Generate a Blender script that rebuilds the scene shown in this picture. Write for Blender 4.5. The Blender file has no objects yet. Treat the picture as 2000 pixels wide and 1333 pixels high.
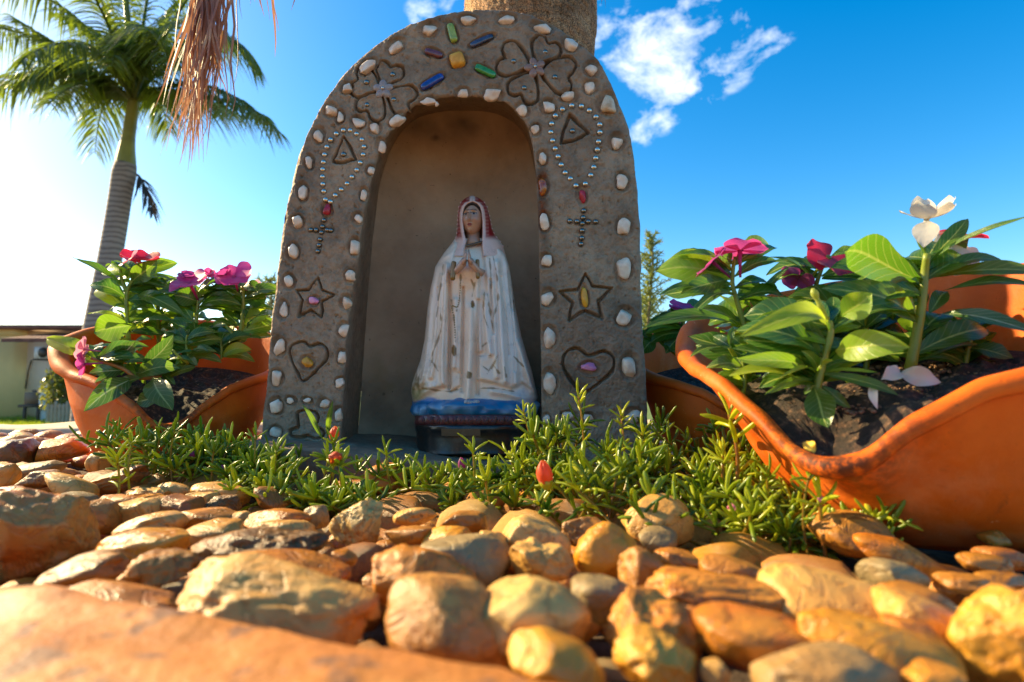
import bpy, math, random
import numpy as np
from mathutils import Vector, Matrix

random.seed(7)
rng = np.random.default_rng(7)
S = bpy.context.scene
COL = S.collection
R = math.radians

# ---------------------------------------------------------------- camera
F = 1100.0            # focal length in pixels of a 2000 px wide frame
CZ = 0.12             # lens height above the gravel by the shrine
PITCH = R(3.82)
cp, sp = math.cos(PITCH), math.sin(PITCH)
cam_d = bpy.data.cameras.new('camera')
cam = bpy.data.objects.new('camera', cam_d)
COL.objects.link(cam)
cam.location = (0, 0, CZ)
cam.rotation_euler = (math.pi / 2 + PITCH, 0, 0)
cam_d.sensor_width = 36
cam_d.lens = 36 * F / 2000
cam_d.clip_start = 0.01
cam_d.clip_end = 4000
cam_d.dof.use_dof = True
cam_d.dof.focus_distance = 0.70
cam_d.dof.aperture_fstop = 7.0
S.camera = cam

# ---------------------------------------------------------------- sky and sun
SUN_EL, SUN_AZ = R(30), R(-68)      # azimuth from +Y, negative = to the left
w = bpy.data.worlds.new('World')
S.world = w
w.use_nodes = True
nt = w.node_tree
nt.nodes.clear()
def WN(t, **k):
    n = nt.nodes.new(t)
    for a, b in k.items():
        setattr(n, a, b)
    return n
sky = WN('ShaderNodeTexSky', sky_type='NISHITA')
sky.sun_disc = False
sky.sun_elevation = SUN_EL
sky.sun_rotation = SUN_AZ
sky.altitude = 0
sky.air_density = 1.0
sky.dust_density = 0.8
sky.ozone_density = 1.6
hs = WN('ShaderNodeHueSaturation')
hs.inputs['Saturation'].default_value = 1.55
hs.inputs['Hue'].default_value = 0.497
hs.inputs['Value'].default_value = 1.0
nt.links.new(sky.outputs[0], hs.inputs['Color'])
# clouds: a few soft patches placed by direction
tc = WN('ShaderNodeTexCoord')
def wmath(op, a, b=None, c=None):
    n = WN('ShaderNodeMath', operation=op)
    for i, v in enumerate((a, b, c)):
        if v is None:
            continue
        if isinstance(v, (int, float)):
            n.inputs[i].default_value = v
        else:
            nt.links.new(v, n.inputs[i])
    return n.outputs[0]
nz = WN('ShaderNodeTexNoise')
nz.inputs['Scale'].default_value = 12.0
nz.inputs['Detail'].default_value = 9
nz.inputs['Roughness'].default_value = 0.62
nz.inputs['Distortion'].default_value = 0.25
mp = WN('ShaderNodeMapping')
mp.inputs['Scale'].default_value = (1, 1, 1.5)
mp.inputs['Rotation'].default_value = (0, 0.5, 0)
nt.links.new(tc.outputs['Generated'], mp.inputs['Vector'])
nt.links.new(mp.outputs[0], nz.inputs['Vector'])
def ray(px, py):
    u = (px - 1000) / F
    v = (666.5 - py) / F
    return Vector((u, cp - sp * v, sp + cp * v))
mask = None
for (px, py, rad, amp) in [(1240, 70, .12, 1), (1320, 60, .06, .7), (1300, 150, .085, 1), (1345, 125, .08, .9), (1405, 90, .06, .8),
                           (1250, 190, .06, .75), (1455, 50, .055, .95), (1440, 95, .05, .8), (1500, 75, .04, .5), (1215, 130, .06, .8), (1350, 170, .05, .8), (1420, 120, .05, .9), (1245, 245, .04, .55), (1290, 232, .03, .5),
                           (880, 5, .03, .3), (825, 22, .03, .6), (1230, 10, .07, .7), (1395, 15, .03, .5)]:
    d = ray(px, py).normalized()
    vm = WN('ShaderNodeVectorMath', operation='DISTANCE')
    nrm = WN('ShaderNodeVectorMath', operation='NORMALIZE')
    nt.links.new(tc.outputs['Generated'], nrm.inputs[0])
    nt.links.new(nrm.outputs[0], vm.inputs[0])
    vm.inputs[1].default_value = d
    q = wmath('DIVIDE', vm.outputs['Value'], rad)
    q = wmath('MULTIPLY', wmath('MAXIMUM', wmath('SUBTRACT', 1.0, q), 0.0), amp)
    mask = q if mask is None else wmath('MAXIMUM', mask, q)
# density: noise lifted by the mask
den = wmath('ADD', wmath('MULTIPLY', mask, 0.44), wmath('MULTIPLY', wmath('SUBTRACT', nz.outputs['Fac'], 0.5), 2.6))
den = wmath('MULTIPLY', wmath('MAXIMUM', wmath('SUBTRACT', den, 0.13), 0.0), 1.15)
den = wmath('MINIMUM', den, 0.86)
den = wmath('MULTIPLY', den, wmath('MINIMUM', wmath('MULTIPLY', mask, 6.0), 1.0))
cm = WN('ShaderNodeMix', data_type='RGBA')
nt.links.new(den, cm.inputs[0])
nt.links.new(hs.outputs[0], cm.inputs[6])
cm.inputs[7].default_value = (6.6, 6.7, 7.0, 1)
bg = WN('ShaderNodeBackground')
bg.inputs['Strength'].default_value = 0.112
nt.links.new(cm.outputs[2], bg.inputs['Color'])
wo = WN('ShaderNodeOutputWorld')
nt.links.new(bg.outputs[0], wo.inputs[0])

sun_d = bpy.data.lights.new('sun', 'SUN')
sun_d.energy = 5.0
sun_d.angle = R(0.5)
sun_d.color = (1.0, 0.79, 0.42)
sun = bpy.data.objects.new('sun', sun_d)
COL.objects.link(sun)
sdir = Vector((math.sin(SUN_AZ) * math.cos(SUN_EL), math.cos(SUN_AZ) * math.cos(SUN_EL), math.sin(SUN_EL)))
sun.rotation_euler = sdir.to_track_quat('Z', 'Y').to_euler()
sun.location = sdir * 5
S.view_settings.view_transform = 'Standard'
S.view_settings.look = 'None'
S.view_settings.exposure = 1.25
S.view_settings.gamma = 1
S.view_settings.use_curve_mapping = False

# ---------------------------------------------------------------- helpers
def P(px, py, Y):
    d = ray(px, py)
    t = Y / d.y
    return Vector((d.x * t, Y, CZ + d.z * t))
def Pn(px, py, Y):
    px, py, Y = np.broadcast_arrays(np.asarray(px, float), np.asarray(py, float), np.asarray(Y, float))
    u = (px - 1000) / F
    v = (666.5 - py) / F
    t = Y / (cp - sp * v)
    return np.stack([u * t, Y + 0 * u, CZ + (sp + cp * v) * t], -1)
def G(px, py, z):
    d = ray(px, py)
    t = (z - CZ) / d.z
    return Vector((d.x * t, d.y * t, z))

_T = rng.random((64, 64, 64)).astype(np.float32)
def vnoise(p):
    p = np.asarray(p, float)
    i = np.floor(p).astype(int)
    f = p - i
    f = f * f * (3 - 2 * f)
    out = 0
    for dx in (0, 1):
        wx = f[..., 0] if dx else 1 - f[..., 0]
        for dy in (0, 1):
            wy = f[..., 1] if dy else 1 - f[..., 1]
            for dz in (0, 1):
                wz = f[..., 2] if dz else 1 - f[..., 2]
                out = out + wx * wy * wz * _T[(i[..., 0] + dx) & 63, (i[..., 1] + dy) & 63, (i[..., 2] + dz) & 63]
    return out * 2 - 1
def fbm(p, o=4, g=.5):
    s, a, k = 0, 1, np.asarray(p, float)
    for _ in range(o):
        s = s + a * vnoise(k)
        a *= g
        k = k * 2.03 + 7.3
    return s

def gridf(n, m, wrap_m=False, wrap_n=False, off=0):
    I, J = np.meshgrid(np.arange(n if wrap_n else n - 1), np.arange(m if wrap_m else m - 1), indexing='ij')
    a = I * m + J
    b = I * m + (J + 1) % m
    c = ((I + 1) % n) * m + (J + 1) % m
    d = ((I + 1) % n) * m + J
    return np.stack([a, b, c, d], -1).reshape(-1, 4) + off

def newmesh(name, V, Fc, mat=None, smooth=True, col=None):
    V = np.asarray(V, float).reshape(-1, 3)
    me = bpy.data.meshes.new(name)
    if isinstance(Fc, np.ndarray):
        k = Fc.shape[1]
        me.vertices.add(len(V))
        me.vertices.foreach_set('co', V.ravel())
        me.loops.add(Fc.size)
        me.loops.foreach_set('vertex_index', Fc.astype(np.int32).ravel())
        me.polygons.add(len(Fc))
        me.polygons.foreach_set('loop_start', np.arange(0, Fc.size, k, dtype=np.int32))
        me.update(calc_edges=True)
    else:
        me.from_pydata([tuple(v) for v in V], [], [tuple(int(i) for i in f) for f in Fc])
        me.update()
    if smooth:
        me.polygons.foreach_set('use_smooth', [True] * len(me.polygons))
    if col is not None:
        c = np.asarray(col, np.float32).reshape(len(V), -1)
        if c.shape[1] == 3:
            c = np.concatenate([c, np.ones((len(V), 1), np.float32)], 1)
        a = me.color_attributes.new('Col', 'FLOAT_COLOR', 'POINT')
        a.data.foreach_set('color', c.ravel())
    if mat:
        me.materials.append(mat)
    return me
def link(name, me, parent=None, loc=None):
    o = bpy.data.objects.new(name, me)
    COL.objects.link(o)
    if loc is not None:
        o.location = loc
    if parent is not None:
        o.parent = parent
    return o
def obj(name, V, Fc, mat, parent=None, smooth=True, col=None):
    """One mesh object given in world coordinates; under a thing it is shifted into the thing's frame."""
    V = np.asarray(V, float).reshape(-1, 3)
    if parent is not None:
        V = V - np.array(wloc(parent))
    return link(name, newmesh(name, V, Fc, mat, smooth, col), parent)
def wloc(o):
    l = Vector((0, 0, 0))
    while o is not None:
        l = l + o.location
        o = o.parent
    return l
def centre_obj(name, V, Fc, mat, parent=None, smooth=True, col=None):
    V = np.asarray(V, float).reshape(-1, 3)
    c = (V.min(0) + V.max(0)) / 2
    pl = np.array(wloc(parent)) if parent is not None else 0
    return link(name, newmesh(name, V - c, Fc, mat, smooth, col), parent, Vector(c - pl))
def tag(o, label=None, cat=None, group=None, kind=None):
    if label: o['label'] = label
    if cat: o['category'] = cat
    if group: o['group'] = group
    if kind: o['kind'] = kind
    return o
def thing(name, label, cat, loc, group=None):
    o = bpy.data.objects.new(name, None)
    o.empty_display_size = 0.02
    COL.objects.link(o)
    o.location = loc
    return tag(o, label, cat, group)

def box(c, s, rz=0):
    x, y, z = s[0] / 2, s[1] / 2, s[2] / 2
    V = np.array([[-x, -y, -z], [x, -y, -z], [x, y, -z], [-x, y, -z], [-x, -y, z], [x, -y, z], [x, y, z], [-x, y, z]])
    cr, sr = math.cos(rz), math.sin(rz)
    V = V @ np.array([[cr, sr, 0], [-sr, cr, 0], [0, 0, 1]])
    Fq = np.array([[0, 3, 2, 1], [4, 5, 6, 7], [0, 1, 5, 4], [1, 2, 6, 5], [2, 3, 7, 6], [3, 0, 4, 7]])
    return V + np.array(c), Fq
def bevbox(c, s, b=.1, rz=0):
    """box with chamfered edges, 24 verts"""
    h = np.array(s) / 2
    V, Fq = [], []
    import itertools
    idx = {}
    for sx, sy, sz in itertools.product((-1, 1), repeat=3):
        for ax in range(3):
            p = np.array([sx, sy, sz]) * h
            for a2 in range(3):
                if a2 != ax:
                    p[a2] -= np.sign(p[a2]) * b
            idx[(sx, sy, sz, ax)] = len(V)
            V.append(p)
    V = np.array(V)
    from itertools import product
    faces = []
    for ax in range(3):
        o = [a for a in range(3) if a != ax]
        for sg in (-1, 1):
            q = []
            for s1, s2 in ((-1, -1), (1, -1), (1, 1), (-1, 1)):
                k = [0, 0, 0]
                k[ax] = sg; k[o[0]] = s1; k[o[1]] = s2
                q.append(idx[tuple(k) + (ax,)])
            faces.append(q)
    for ax in range(3):
        o = [a for a in range(3) if a != ax]
        for s1, s2 in product((-1, 1), repeat=2):
            ks = []
            for sg in (-1, 1):
                k = [0, 0, 0]
                k[ax] = sg; k[o[0]] = s1; k[o[1]] = s2
                ks.append(tuple(k))
            faces.append([idx[ks[0] + (o[0],)], idx[ks[1] + (o[0],)], idx[ks[1] + (o[1],)], idx[ks[0] + (o[1],)]])
    for k in product((-1, 1), repeat=3):
        faces.append([idx[k + (0,)], idx[k + (1,)], idx[k + (2,)]])
    cr, sr = math.cos(rz), math.sin(rz)
    V = V @ np.array([[cr, sr, 0], [-sr, cr, 0], [0, 0, 1]])
    return V + np.array(c), faces

def catmull(pts, n, closed=False):
    p = np.asarray(pts, float)
    if closed:
        q = np.concatenate([p[-1:], p, p[:2]])
        segs = len(p)
    else:
        q = np.concatenate([2 * p[:1] - p[1:2], p, 2 * p[-1:] - p[-2:-1]])
        segs = len(p) - 1
    t = np.linspace(0, segs, n, endpoint=not closed)
    i = np.minimum(t.astype(int), segs - 1)
    f = (t - i)[:, None]
    a, b, c, d = q[i], q[i + 1], q[i + 2], q[i + 3]
    return .5 * (2 * b + (c - a) * f + (2 * a - 5 * b + 4 * c - d) * f * f + (3 * b - a - 3 * c + d) * f ** 3)
def resample(pts, n):
    p = np.asarray(pts, float)
    d = np.r_[0, np.cumsum(np.linalg.norm(np.diff(p, axis=0), axis=1))]
    t = np.linspace(0, d[-1], n)
    return np.stack([np.interp(t, d, p[:, k]) for k in range(p.shape[1])], 1)

def tube(path, rad, sides=8, cap=True):
    p = np.asarray([tuple(v) for v in path], float)
    n = len(p)
    rad = np.broadcast_to(np.asarray(rad, float), (n,))
    T = np.gradient(p, axis=0)
    T /= np.linalg.norm(T, axis=1)[:, None] + 1e-12
    up = np.array([0, 0, 1.]) if abs(T[0][2]) < .9 else np.array([0, 1., 0])
    A = np.zeros_like(p)
    a = np.cross(T[0], up)
    for i in range(n):
        a = a - T[i] * np.dot(a, T[i])
        a /= np.linalg.norm(a) + 1e-12
        A[i] = a
    B = np.cross(T, A)
    th = np.linspace(0, 2 * math.pi, sides, endpoint=False)
    V = p[:, None] + rad[:, None, None] * (A[:, None] * np.cos(th)[None, :, None] + B[:, None] * np.sin(th)[None, :, None])
    V = V.reshape(-1, 3)
    Fq = gridf(n, sides, wrap_m=True)
    if cap:
        V = np.concatenate([V, p[:1], p[-1:]])
        k = len(V)
        j = np.arange(sides)
        c0 = np.stack([np.full(sides, k - 2), (j + 1) % sides, j, j], 1)
        b0 = (n - 1) * sides
        c1 = np.stack([np.full(sides, k - 1), b0 + j, b0 + (j + 1) % sides, b0 + (j + 1) % sides], 1)
        # triangles are stored apart to keep faces valid
        faces = [tuple(f) for f in Fq] + [tuple(f[:3]) for f in c0] + [tuple(f[:3]) for f in c1]
        return V, faces
    return V, Fq

class Acc:
    """collects pieces into one mesh"""
    def __init__(s):
        s.V, s.F, s.C, s.n = [], [], [], 0
    def add(s, V, Fc, col=None):
        V = np.asarray(V, float).reshape(-1, 3)
        s.V.append(V)
        s.F.extend([tuple(int(i) + s.n for i in f) for f in Fc])
        if col is not None:
            s.C.append(np.broadcast_to(np.asarray(col, float), (len(V), 3)))
        s.n += len(V)
    def build(s, name, mat, parent=None, smooth=True, centre=False):
        V = np.concatenate(s.V)
        f = centre_obj if centre else obj
        return f(name, V, s.F, mat, parent, smooth, np.concatenate(s.C) if s.C else None)
class AccQ:
    """the same for big all-quad meshes, numpy only"""
    def __init__(s):
        s.V, s.F, s.C, s.n = [], [], [], 0
    def add(s, V, Fc, col=None):
        V = np.asarray(V).reshape(-1, 3)
        s.V.append(V); s.F.append(Fc + s.n); s.n += len(V)
        if col is not None:
            s.C.append(np.broadcast_to(np.asarray(col, float), (len(V), 3)))
    def build(s, name, mat, parent=None, smooth=True):
        return obj(name, np.concatenate(s.V), np.concatenate(s.F), mat, parent, smooth, np.concatenate(s.C) if s.C else None)

_ico = {}
def ico(sub):
    if sub not in _ico:
        import bmesh
        bm = bmesh.new()
        bmesh.ops.create_icosphere(bm, subdivisions=sub, radius=1)
        V = np.array([v.co[:] for v in bm.verts])
        Fq = np.array([[v.index for v in f.verts] for f in bm.faces])
        bm.free()
        _ico[sub] = (V, Fq)
    return _ico[sub]

# ---------------------------------------------------------------- materials
class M:
    """small node-tree writer"""
    def __init__(s, name):
        s.m = bpy.data.materials.new(name)
        s.m.use_nodes = True
        s.t = s.m.node_tree
        s.b = s.t.nodes['Principled BSDF']
        s.out = s.t.nodes['Material Output']
    def n(s, ty, **k):
        nd = s.t.nodes.new(ty)
        for a, b in k.items():
            if a.startswith('_'):
                nd.inputs[a[1:].replace('_', ' ')].default_value = b
            else:
                setattr(nd, a, b)
        return nd
    def l(s, a, b):
        s.t.links.new(a, b)
    def set(s, **k):
        for a, b in k.items():
            i = s.b.inputs[a.replace('_', ' ')]
            if hasattr(b, 'links') or hasattr(b, 'is_linked'):
                s.l(b, i)
            else:
                i.default_value = b
        return s
    def coord(s, kind='Object', scale=(1, 1, 1), rnd=0):
        tc = s.n('ShaderNodeTexCoord')
        mp = s.n('ShaderNodeMapping')
        mp.inputs['Scale'].default_value = scale
        s.l(tc.outputs[kind], mp.inputs['Vector'])
        if rnd:
            oi = s.n('ShaderNodeObjectInfo')
            mu = s.n('ShaderNodeMath', operation='MULTIPLY')
            mu.inputs[1].default_value = rnd
            s.l(oi.outputs['Random'], mu.inputs[0])
            cb = s.n('ShaderNodeCombineXYZ')
            s.l(mu.outputs[0], cb.inputs[0]); s.l(mu.outputs[0], cb.inputs[1])
            s.l(cb.outputs[0], mp.inputs['Location'])
        return mp.outputs[0]
    def noise(s, vec, scale, detail=5, rough=.55, dist=0):
        nd = s.n('ShaderNodeTexNoise')
        nd.inputs['Scale'].default_value = scale
        nd.inputs['Detail'].default_value = detail
        nd.inputs['Roughness'].default_value = rough
        nd.inputs['Distortion'].default_value = dist
        s.l(vec, nd.inputs['Vector'])
        return nd.outputs['Fac']
    def ramp(s, fac, stops):
        nd = s.n('ShaderNodeValToRGB')
        e = nd.color_ramp.elements
        while len(e) < len(stops):
            e.new(.5)
        for i, (p, c) in enumerate(stops):
            e[i].position = p
            e[i].color = tuple(c) + (1,) if not isinstance(c, (int, float)) else (c, c, c, 1)
        s.l(fac, nd.inputs[0])
        return nd.outputs[0]
    def mix(s, fac, a, b, blend='MIX'):
        nd = s.n('ShaderNodeMix', data_type='RGBA', blend_type=blend)
        for i, v in ((0, fac), (6, a), (7, b)):
            if hasattr(v, 'links'):
                s.l(v, nd.inputs[i])
            elif i == 0:
                nd.inputs[0].default_value = v
            else:
                nd.inputs[i].default_value = tuple(v) + (1,)
        return nd.outputs[2]
    def math(s, op, a, b=0.0, c=None):
        nd = s.n('ShaderNodeMath', operation=op)
        for i, v in enumerate((a, b, c)):
            if v is None: continue
            if hasattr(v, 'links'):
                s.l(v, nd.inputs[i])
            else:
                nd.inputs[i].default_value = v
        return nd.outputs[0]
    def bump(s, h, strength=.3, dist=.001, prev=None):
        nd = s.n('ShaderNodeBump')
        nd.inputs['Strength'].default_value = strength
        nd.inputs['Distance'].default_value = dist
        s.l(h, nd.inputs['Height'])
        if prev is not None:
            s.l(prev, nd.inputs['Normal'])
        return nd.outputs[0]
    def attr(s, name='Col'):
        nd = s.n('ShaderNodeAttribute')
        nd.attribute_name = name
        return nd
    def translucent(s, col, fac):
        tr = s.n('ShaderNodeBsdfTranslucent')
        if hasattr(col, 'links'):
            s.l(col, tr.inputs['Color'])
        else:
            tr.inputs['Color'].default_value = tuple(col) + (1,)
        mx = s.n('ShaderNodeMixShader')
        if hasattr(fac, 'links'):
            s.l(fac, mx.inputs[0])
        else:
            mx.inputs[0].default_value = fac
        s.l(s.b.outputs[0], mx.inputs[1])
        s.l(tr.outputs[0], mx.inputs[2])
        s.l(mx.outputs[0], s.out.inputs['Surface'])

def simple(name, col, rough=.6, var=.15, scale=30, bump=.2, dist=.002, metal=0, rnd=0, **k):
    m = M(name)
    v = m.coord(rnd=rnd)
    f = m.noise(v, scale)
    c1 = tuple(max(0, c * (1 - var)) for c in col)
    c2 = tuple(min(1, c * (1 + var)) for c in col)
    m.set(Base_Color=m.ramp(f, [(.3, c1), (.7, c2)]), Roughness=rough, Metallic=metal)
    if bump:
        m.set(Normal=m.bump(m.noise(v, scale * 4), bump, dist))
    m.set(**k)
    return m.m

# ================================================================ SETTING
def ground_mat(name, stops, scale, bump=.5, dist=.01, rough=.9):
    m = M(name)
    v = m.coord()
    f = m.noise(v, scale, 8, .6)
    m.set(Base_Color=m.ramp(f, stops), Roughness=rough, Normal=m.bump(m.noise(v, scale * 5, 6), bump, dist))
    return m.m
LAWNZ = -0.80
dirt_m = ground_mat('packed_earth', [(.3, (.13, .085, .055)), (.7, (.22, .15, .10))], 1.5)
lawn_m = ground_mat('lawn_soil', [(.3, (.07, .12, .012)), (.7, (.14, .2, .02))], 3)
hill_m = ground_mat('far_hill', [(.3, (.10, .22, .22)), (.7, (.14, .28, .27))], .01, .2, 3)
def plane(name, x0, x1, y0, y1, z, mat, n=2):
    X, Y = np.meshgrid(np.linspace(x0, x1, n), np.linspace(y0, y1, n), indexing='ij')
    return tag(obj(name, np.stack([X, Y, np.full_like(X, z)], -1), gridf(n, n)[:, ::-1], mat), kind='structure')
g = plane('ground', -1500, 1500, -1500, 1500, LAWNZ - .02, dirt_m)
plane('path', -40, 40, -6, 10.35, LAWNZ - .012, dirt_m)
plane('lawn', -40, 40, 10.35, 40, LAWNZ - .004, lawn_m)
# hills: long ridge with real depth
n, m_ = 220, 14
X, Tt = np.meshgrid(np.linspace(-1300, 1300, n), np.linspace(0, 1, m_), indexing='ij')
Yh = 700 + 500 * Tt
ridge = np.interp(X[:, :1], [-1300, -760, -600, -480, -250, 0, 300, 1300], [95, 72, 62, 52, 36, 20, 16, 20])
H = ridge * np.sin(math.pi * np.clip(Tt * .5 + .02, 0, .5)) ** .8 * (1 + .10 * fbm(np.stack([X / 70, Yh / 90, 0 * X], -1), 4)) + .5 * fbm(np.stack([X / 9, Yh / 9, 0 * X], -1), 3) * (Tt > .1)
tag(obj('hills', np.stack([X, Yh, LAWNZ - 1 + H], -1), gridf(n, m_)[:, ::-1], hill_m), kind='structure')

# grass blades of the lawn strip
grass_m = M('grass_blade')
gv = grass_m.coord()
gc = grass_m.ramp(grass_m.noise(gv, 2.0), [(.3, (.10, .17, .01)), (.7, (.22, .30, .02))])
grass_m.set(Base_Color=gc, Roughness=.5)
grass_m.translucent((.5, .6, .03), .4)
nb = 26000
gx = rng.uniform(-14, -4.0, nb); gy = 10.4 + 3.2 * rng.random(nb) ** 1.3
gh = rng.uniform(.05, .13, nb); ga = rng.uniform(0, math.pi, nb)
w_ = .009
dx, dy = np.cos(ga) * w_, np.sin(ga) * w_
lx, ly = rng.normal(0, .03, nb), rng.normal(0, .03, nb)
z0 = LAWNZ - .004
V = np.stack([np.stack([gx - dx, gy - dy, 0 * gx + z0], -1), np.stack([gx + dx, gy + dy, 0 * gx + z0], -1), np.stack([gx + lx, gy + ly, z0 + gh], -1)], 1)
tag(obj('grass', V, np.arange(nb * 3).reshape(-1, 3), grass_m.m, smooth=False), 'bright green lawn grass strip in front of the distant house', 'grass', kind='stuff')

# ---- house far left
YH = 13.0
hz0 = LAWNZ
def hx(px, Y=YH): return (px - 1000) / F * Y
def hz(py, Y=YH): return P(1000, py, Y).z
yellow_m = simple('yellow_wall_paint', (.95, .64, .26), .8, .06, 2, .1)
grey_m = simple('grey_wall_paint', (.92, .74, .56), .85, .08, 2, .15)
pink_m = simple('beige_upper_wall', (.85, .58, .40), .8, .06, 1.5, .1)
roof_m = simple('roof_tile_brown', (.22, .10, .07), .8, .3, 4, .3)
white_m = simple('white_enamel', (.75, .73, .68), .5, .05, 4, .05)
dark_m = simple('dark_painted_steel', (.04, .035, .03), .5, .2, 10, .1)
house = thing('house', 'low yellow and grey house with brown awning beyond the lawn at far left', 'house', (hx(60), YH + 2, hz0))
def hb(name, px0, px1, py0, py1, y0, y1, mat, parent=None, top=None):
    z1, z0 = hz(py0, y0), hz(py1, y0)
    V, Fq = box(((hx(px0, y0) + hx(px1, y0)) / 2, (y0 + y1) / 2, (z0 + z1) / 2), (hx(px1, y0) - hx(px0, y0), y1 - y0, z1 - z0))
    return obj(name, V, Fq, mat, parent or house, smooth=False)
hb('wall', 26, 240, 660, 818, YH, YH + 5, grey_m)
tag(hb('wall', -420, 26, 655, 826, YH - .35, YH + 5, yellow_m), 'yellow painted wall section')
hb('upper_wall', 26, 240, 642, 660, YH - .05, YH + 5, pink_m)
hb('upper_wall', -420, 26, 642, 655, YH - .38, YH + 5, yellow_m)
rf = hb('roof', -440, 250, 635, 642, YH - .55, YH + 5.3, roof_m)
# corrugated awning
aw = Acc()
x0, x1 = hx(0, YH - 1.3), hx(118, YH - 1.3)
zt, zb = hz(655, YH), hz(664, YH - 1.3)
for k in range(26):
    xa = x0 + (x1 - x0) * k / 26
    xb = x0 + (x1 - x0) * (k + .62) / 26
    V = [(xa, YH - 1.3, zb - .05), (xb, YH - 1.3, zb - .05), (xb, YH - 1.3, zb + .03), (xa, YH - 1.3, zb + .03),
         (xa, YH - .01, zt - .02), (xb, YH - .01, zt - .02), (xb, YH - .01, zt + .05), (xa, YH - .01, zt + .05)]
    aw.add(V, [(0, 1, 2, 3), (4, 7, 6, 5), (0, 4, 5, 1), (3, 2, 6, 7), (0, 3, 7, 4), (1, 5, 6, 2)])
V, Fq = box(((x0 + x1) / 2, YH - .65, (zt + zb) / 2 - .01), (x1 - x0, 1.28, .02))
V[[4, 5, 0, 1], 2] = V[[4, 5, 0, 1], 2] + (zb - zt) / 2
V[[6, 7, 2, 3], 2] = V[[6, 7, 2, 3], 2] - (zb - zt) / 2
aw.add(V, Fq)
aw.build('awning', roof_m, house, smooth=False)
ac = hb('air_conditioner', 66, 96, 678, 700, YH - .36, YH - .01, white_m)
tag(ac, 'white air conditioner unit on wall brackets')
V, Fq = tube([(hx(83, YH - .37), YH - .37, hz(689, YH - .37)), (hx(83, YH - .37), YH - .345, hz(689, YH - .37))], .115, 20)
obj('fan_grille', V, Fq, dark_m, ac)
for px in (64, 92):
    hb('bracket', px, px + 5, 701, 704, YH - .4, YH - .012, dark_m)
V, Fq = tube([(hx(62, YH - .02), YH - .03, hz(704, YH)), (hx(57, YH - .02), YH - .03, hz(725, YH)), (hx(55, YH), YH - .03, hz(760, YH))], .012, 6)
obj('cable', V, Fq, dark_m, house)
# bench with a box and cushions
bench = thing('bench', 'dark bench with crate standing by the grey house wall', 'bench', (hx(62, YH - .9), YH - .9, LAWNZ))
def bb(name, px0, px1, py0, py1, y0, y1, mat, par):
    z1, z0 = hz(py0, y0), hz(py1, y0)
    V, Fq = box(((hx(px0, y0) + hx(px1, y0)) / 2, (y0 + y1) / 2, (z0 + z1) / 2), (hx(px1, y0) - hx(px0, y0), y1 - y0, z1 - z0))
    return obj(name, V, Fq, mat, par, smooth=False)
wood_d = simple('dark_weathered_wood', (.09, .06, .04), .8, .3, 12, .2)
bb('seat', 40, 84, 791, 796, YH - 1.1, YH - .6, wood_d, bench)
bb('backrest', 66, 88, 762, 776, YH - .64, YH - .6, wood_d, bench)
for px in (54, 80):
    for yy in (YH - 1.08, YH - .66):
        V, Fq = box((hx(px, yy), yy, (hz(796, YH - 1.1) + LAWNZ) / 2 - .002), (.05, .04, hz(796, YH - 1.1) - LAWNZ))
        obj('leg', V, Fq, wood_d, bench, smooth=False)
seat_z = hz(791, YH - 1.1)
V, Fq = box((hx(75, YH - .85), YH - .85, seat_z + .13), (.26, .3, .25))
tag(obj('crate', V, Fq, simple('brown_crate', (.25, .16, .10), .8), None, smooth=False), 'brown crate sitting on the dark bench by the house', 'crate')
post = thing('post', 'short white post between the bench and the shrub', 'post', (hx(88, 12.0), 12.0, LAWNZ))
V, Fq = bevbox((hx(88, 12.0), 12.0, (LAWNZ + hz(757, 12)) / 2), (.10, .10, hz(757, 12) - LAWNZ), .008)
obj('shaft', V, Fq, white_m, post, smooth=False)
V, Fq = bevbox((hx(88, 12.0), 12.0, hz(757, 12) + .012), (.125, .125, .03), .008)
obj('cap', V, Fq, white_m, post, smooth=False)
# picket fence and shrub
pick_m = simple('grey_weathered_pickets', (.30, .27, .20), .8, .2, 8, .2)
YF_ = 10.9
fence = thing('picket_fence', 'small weathered picket fence in front of the shrub by the lawn', 'fence', (hx(130, YF_), YF_, LAWNZ))
k = 0
for px in np.arange(98, 200, 7.5):
    zt = hz(786 + rng.uniform(-4, 4), YF_)
    zb = LAWNZ - .003
    x = hx(px, YF_)
    V = np.array([(x - .028, YF_, zb), (x + .028, YF_, zb), (x + .028, YF_, zt - .03), (x, YF_, zt), (x - .028, YF_, zt - .03)])
    V2 = V + np.array([0, .018, 0])
    Fq = [(0, 1, 2, 3, 4), (9, 8, 7, 6, 5), (0, 5, 6, 1), (1, 6, 7, 2), (2, 7, 8, 3), (3, 8, 9, 4), (4, 9, 5, 0)]
    obj('picket', np.concatenate([V, V2]), Fq, pick_m, fence, smooth=False)
for py in (796, 822):
    z = hz(py, YF_)
    V, Fq = box(((hx(96, YF_) + hx(202, YF_)) / 2, YF_ + .03, z), (hx(202, YF_) - hx(96, YF_), .02, .035))
    obj('rail', V, Fq, pick_m, fence, smooth=False)

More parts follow.
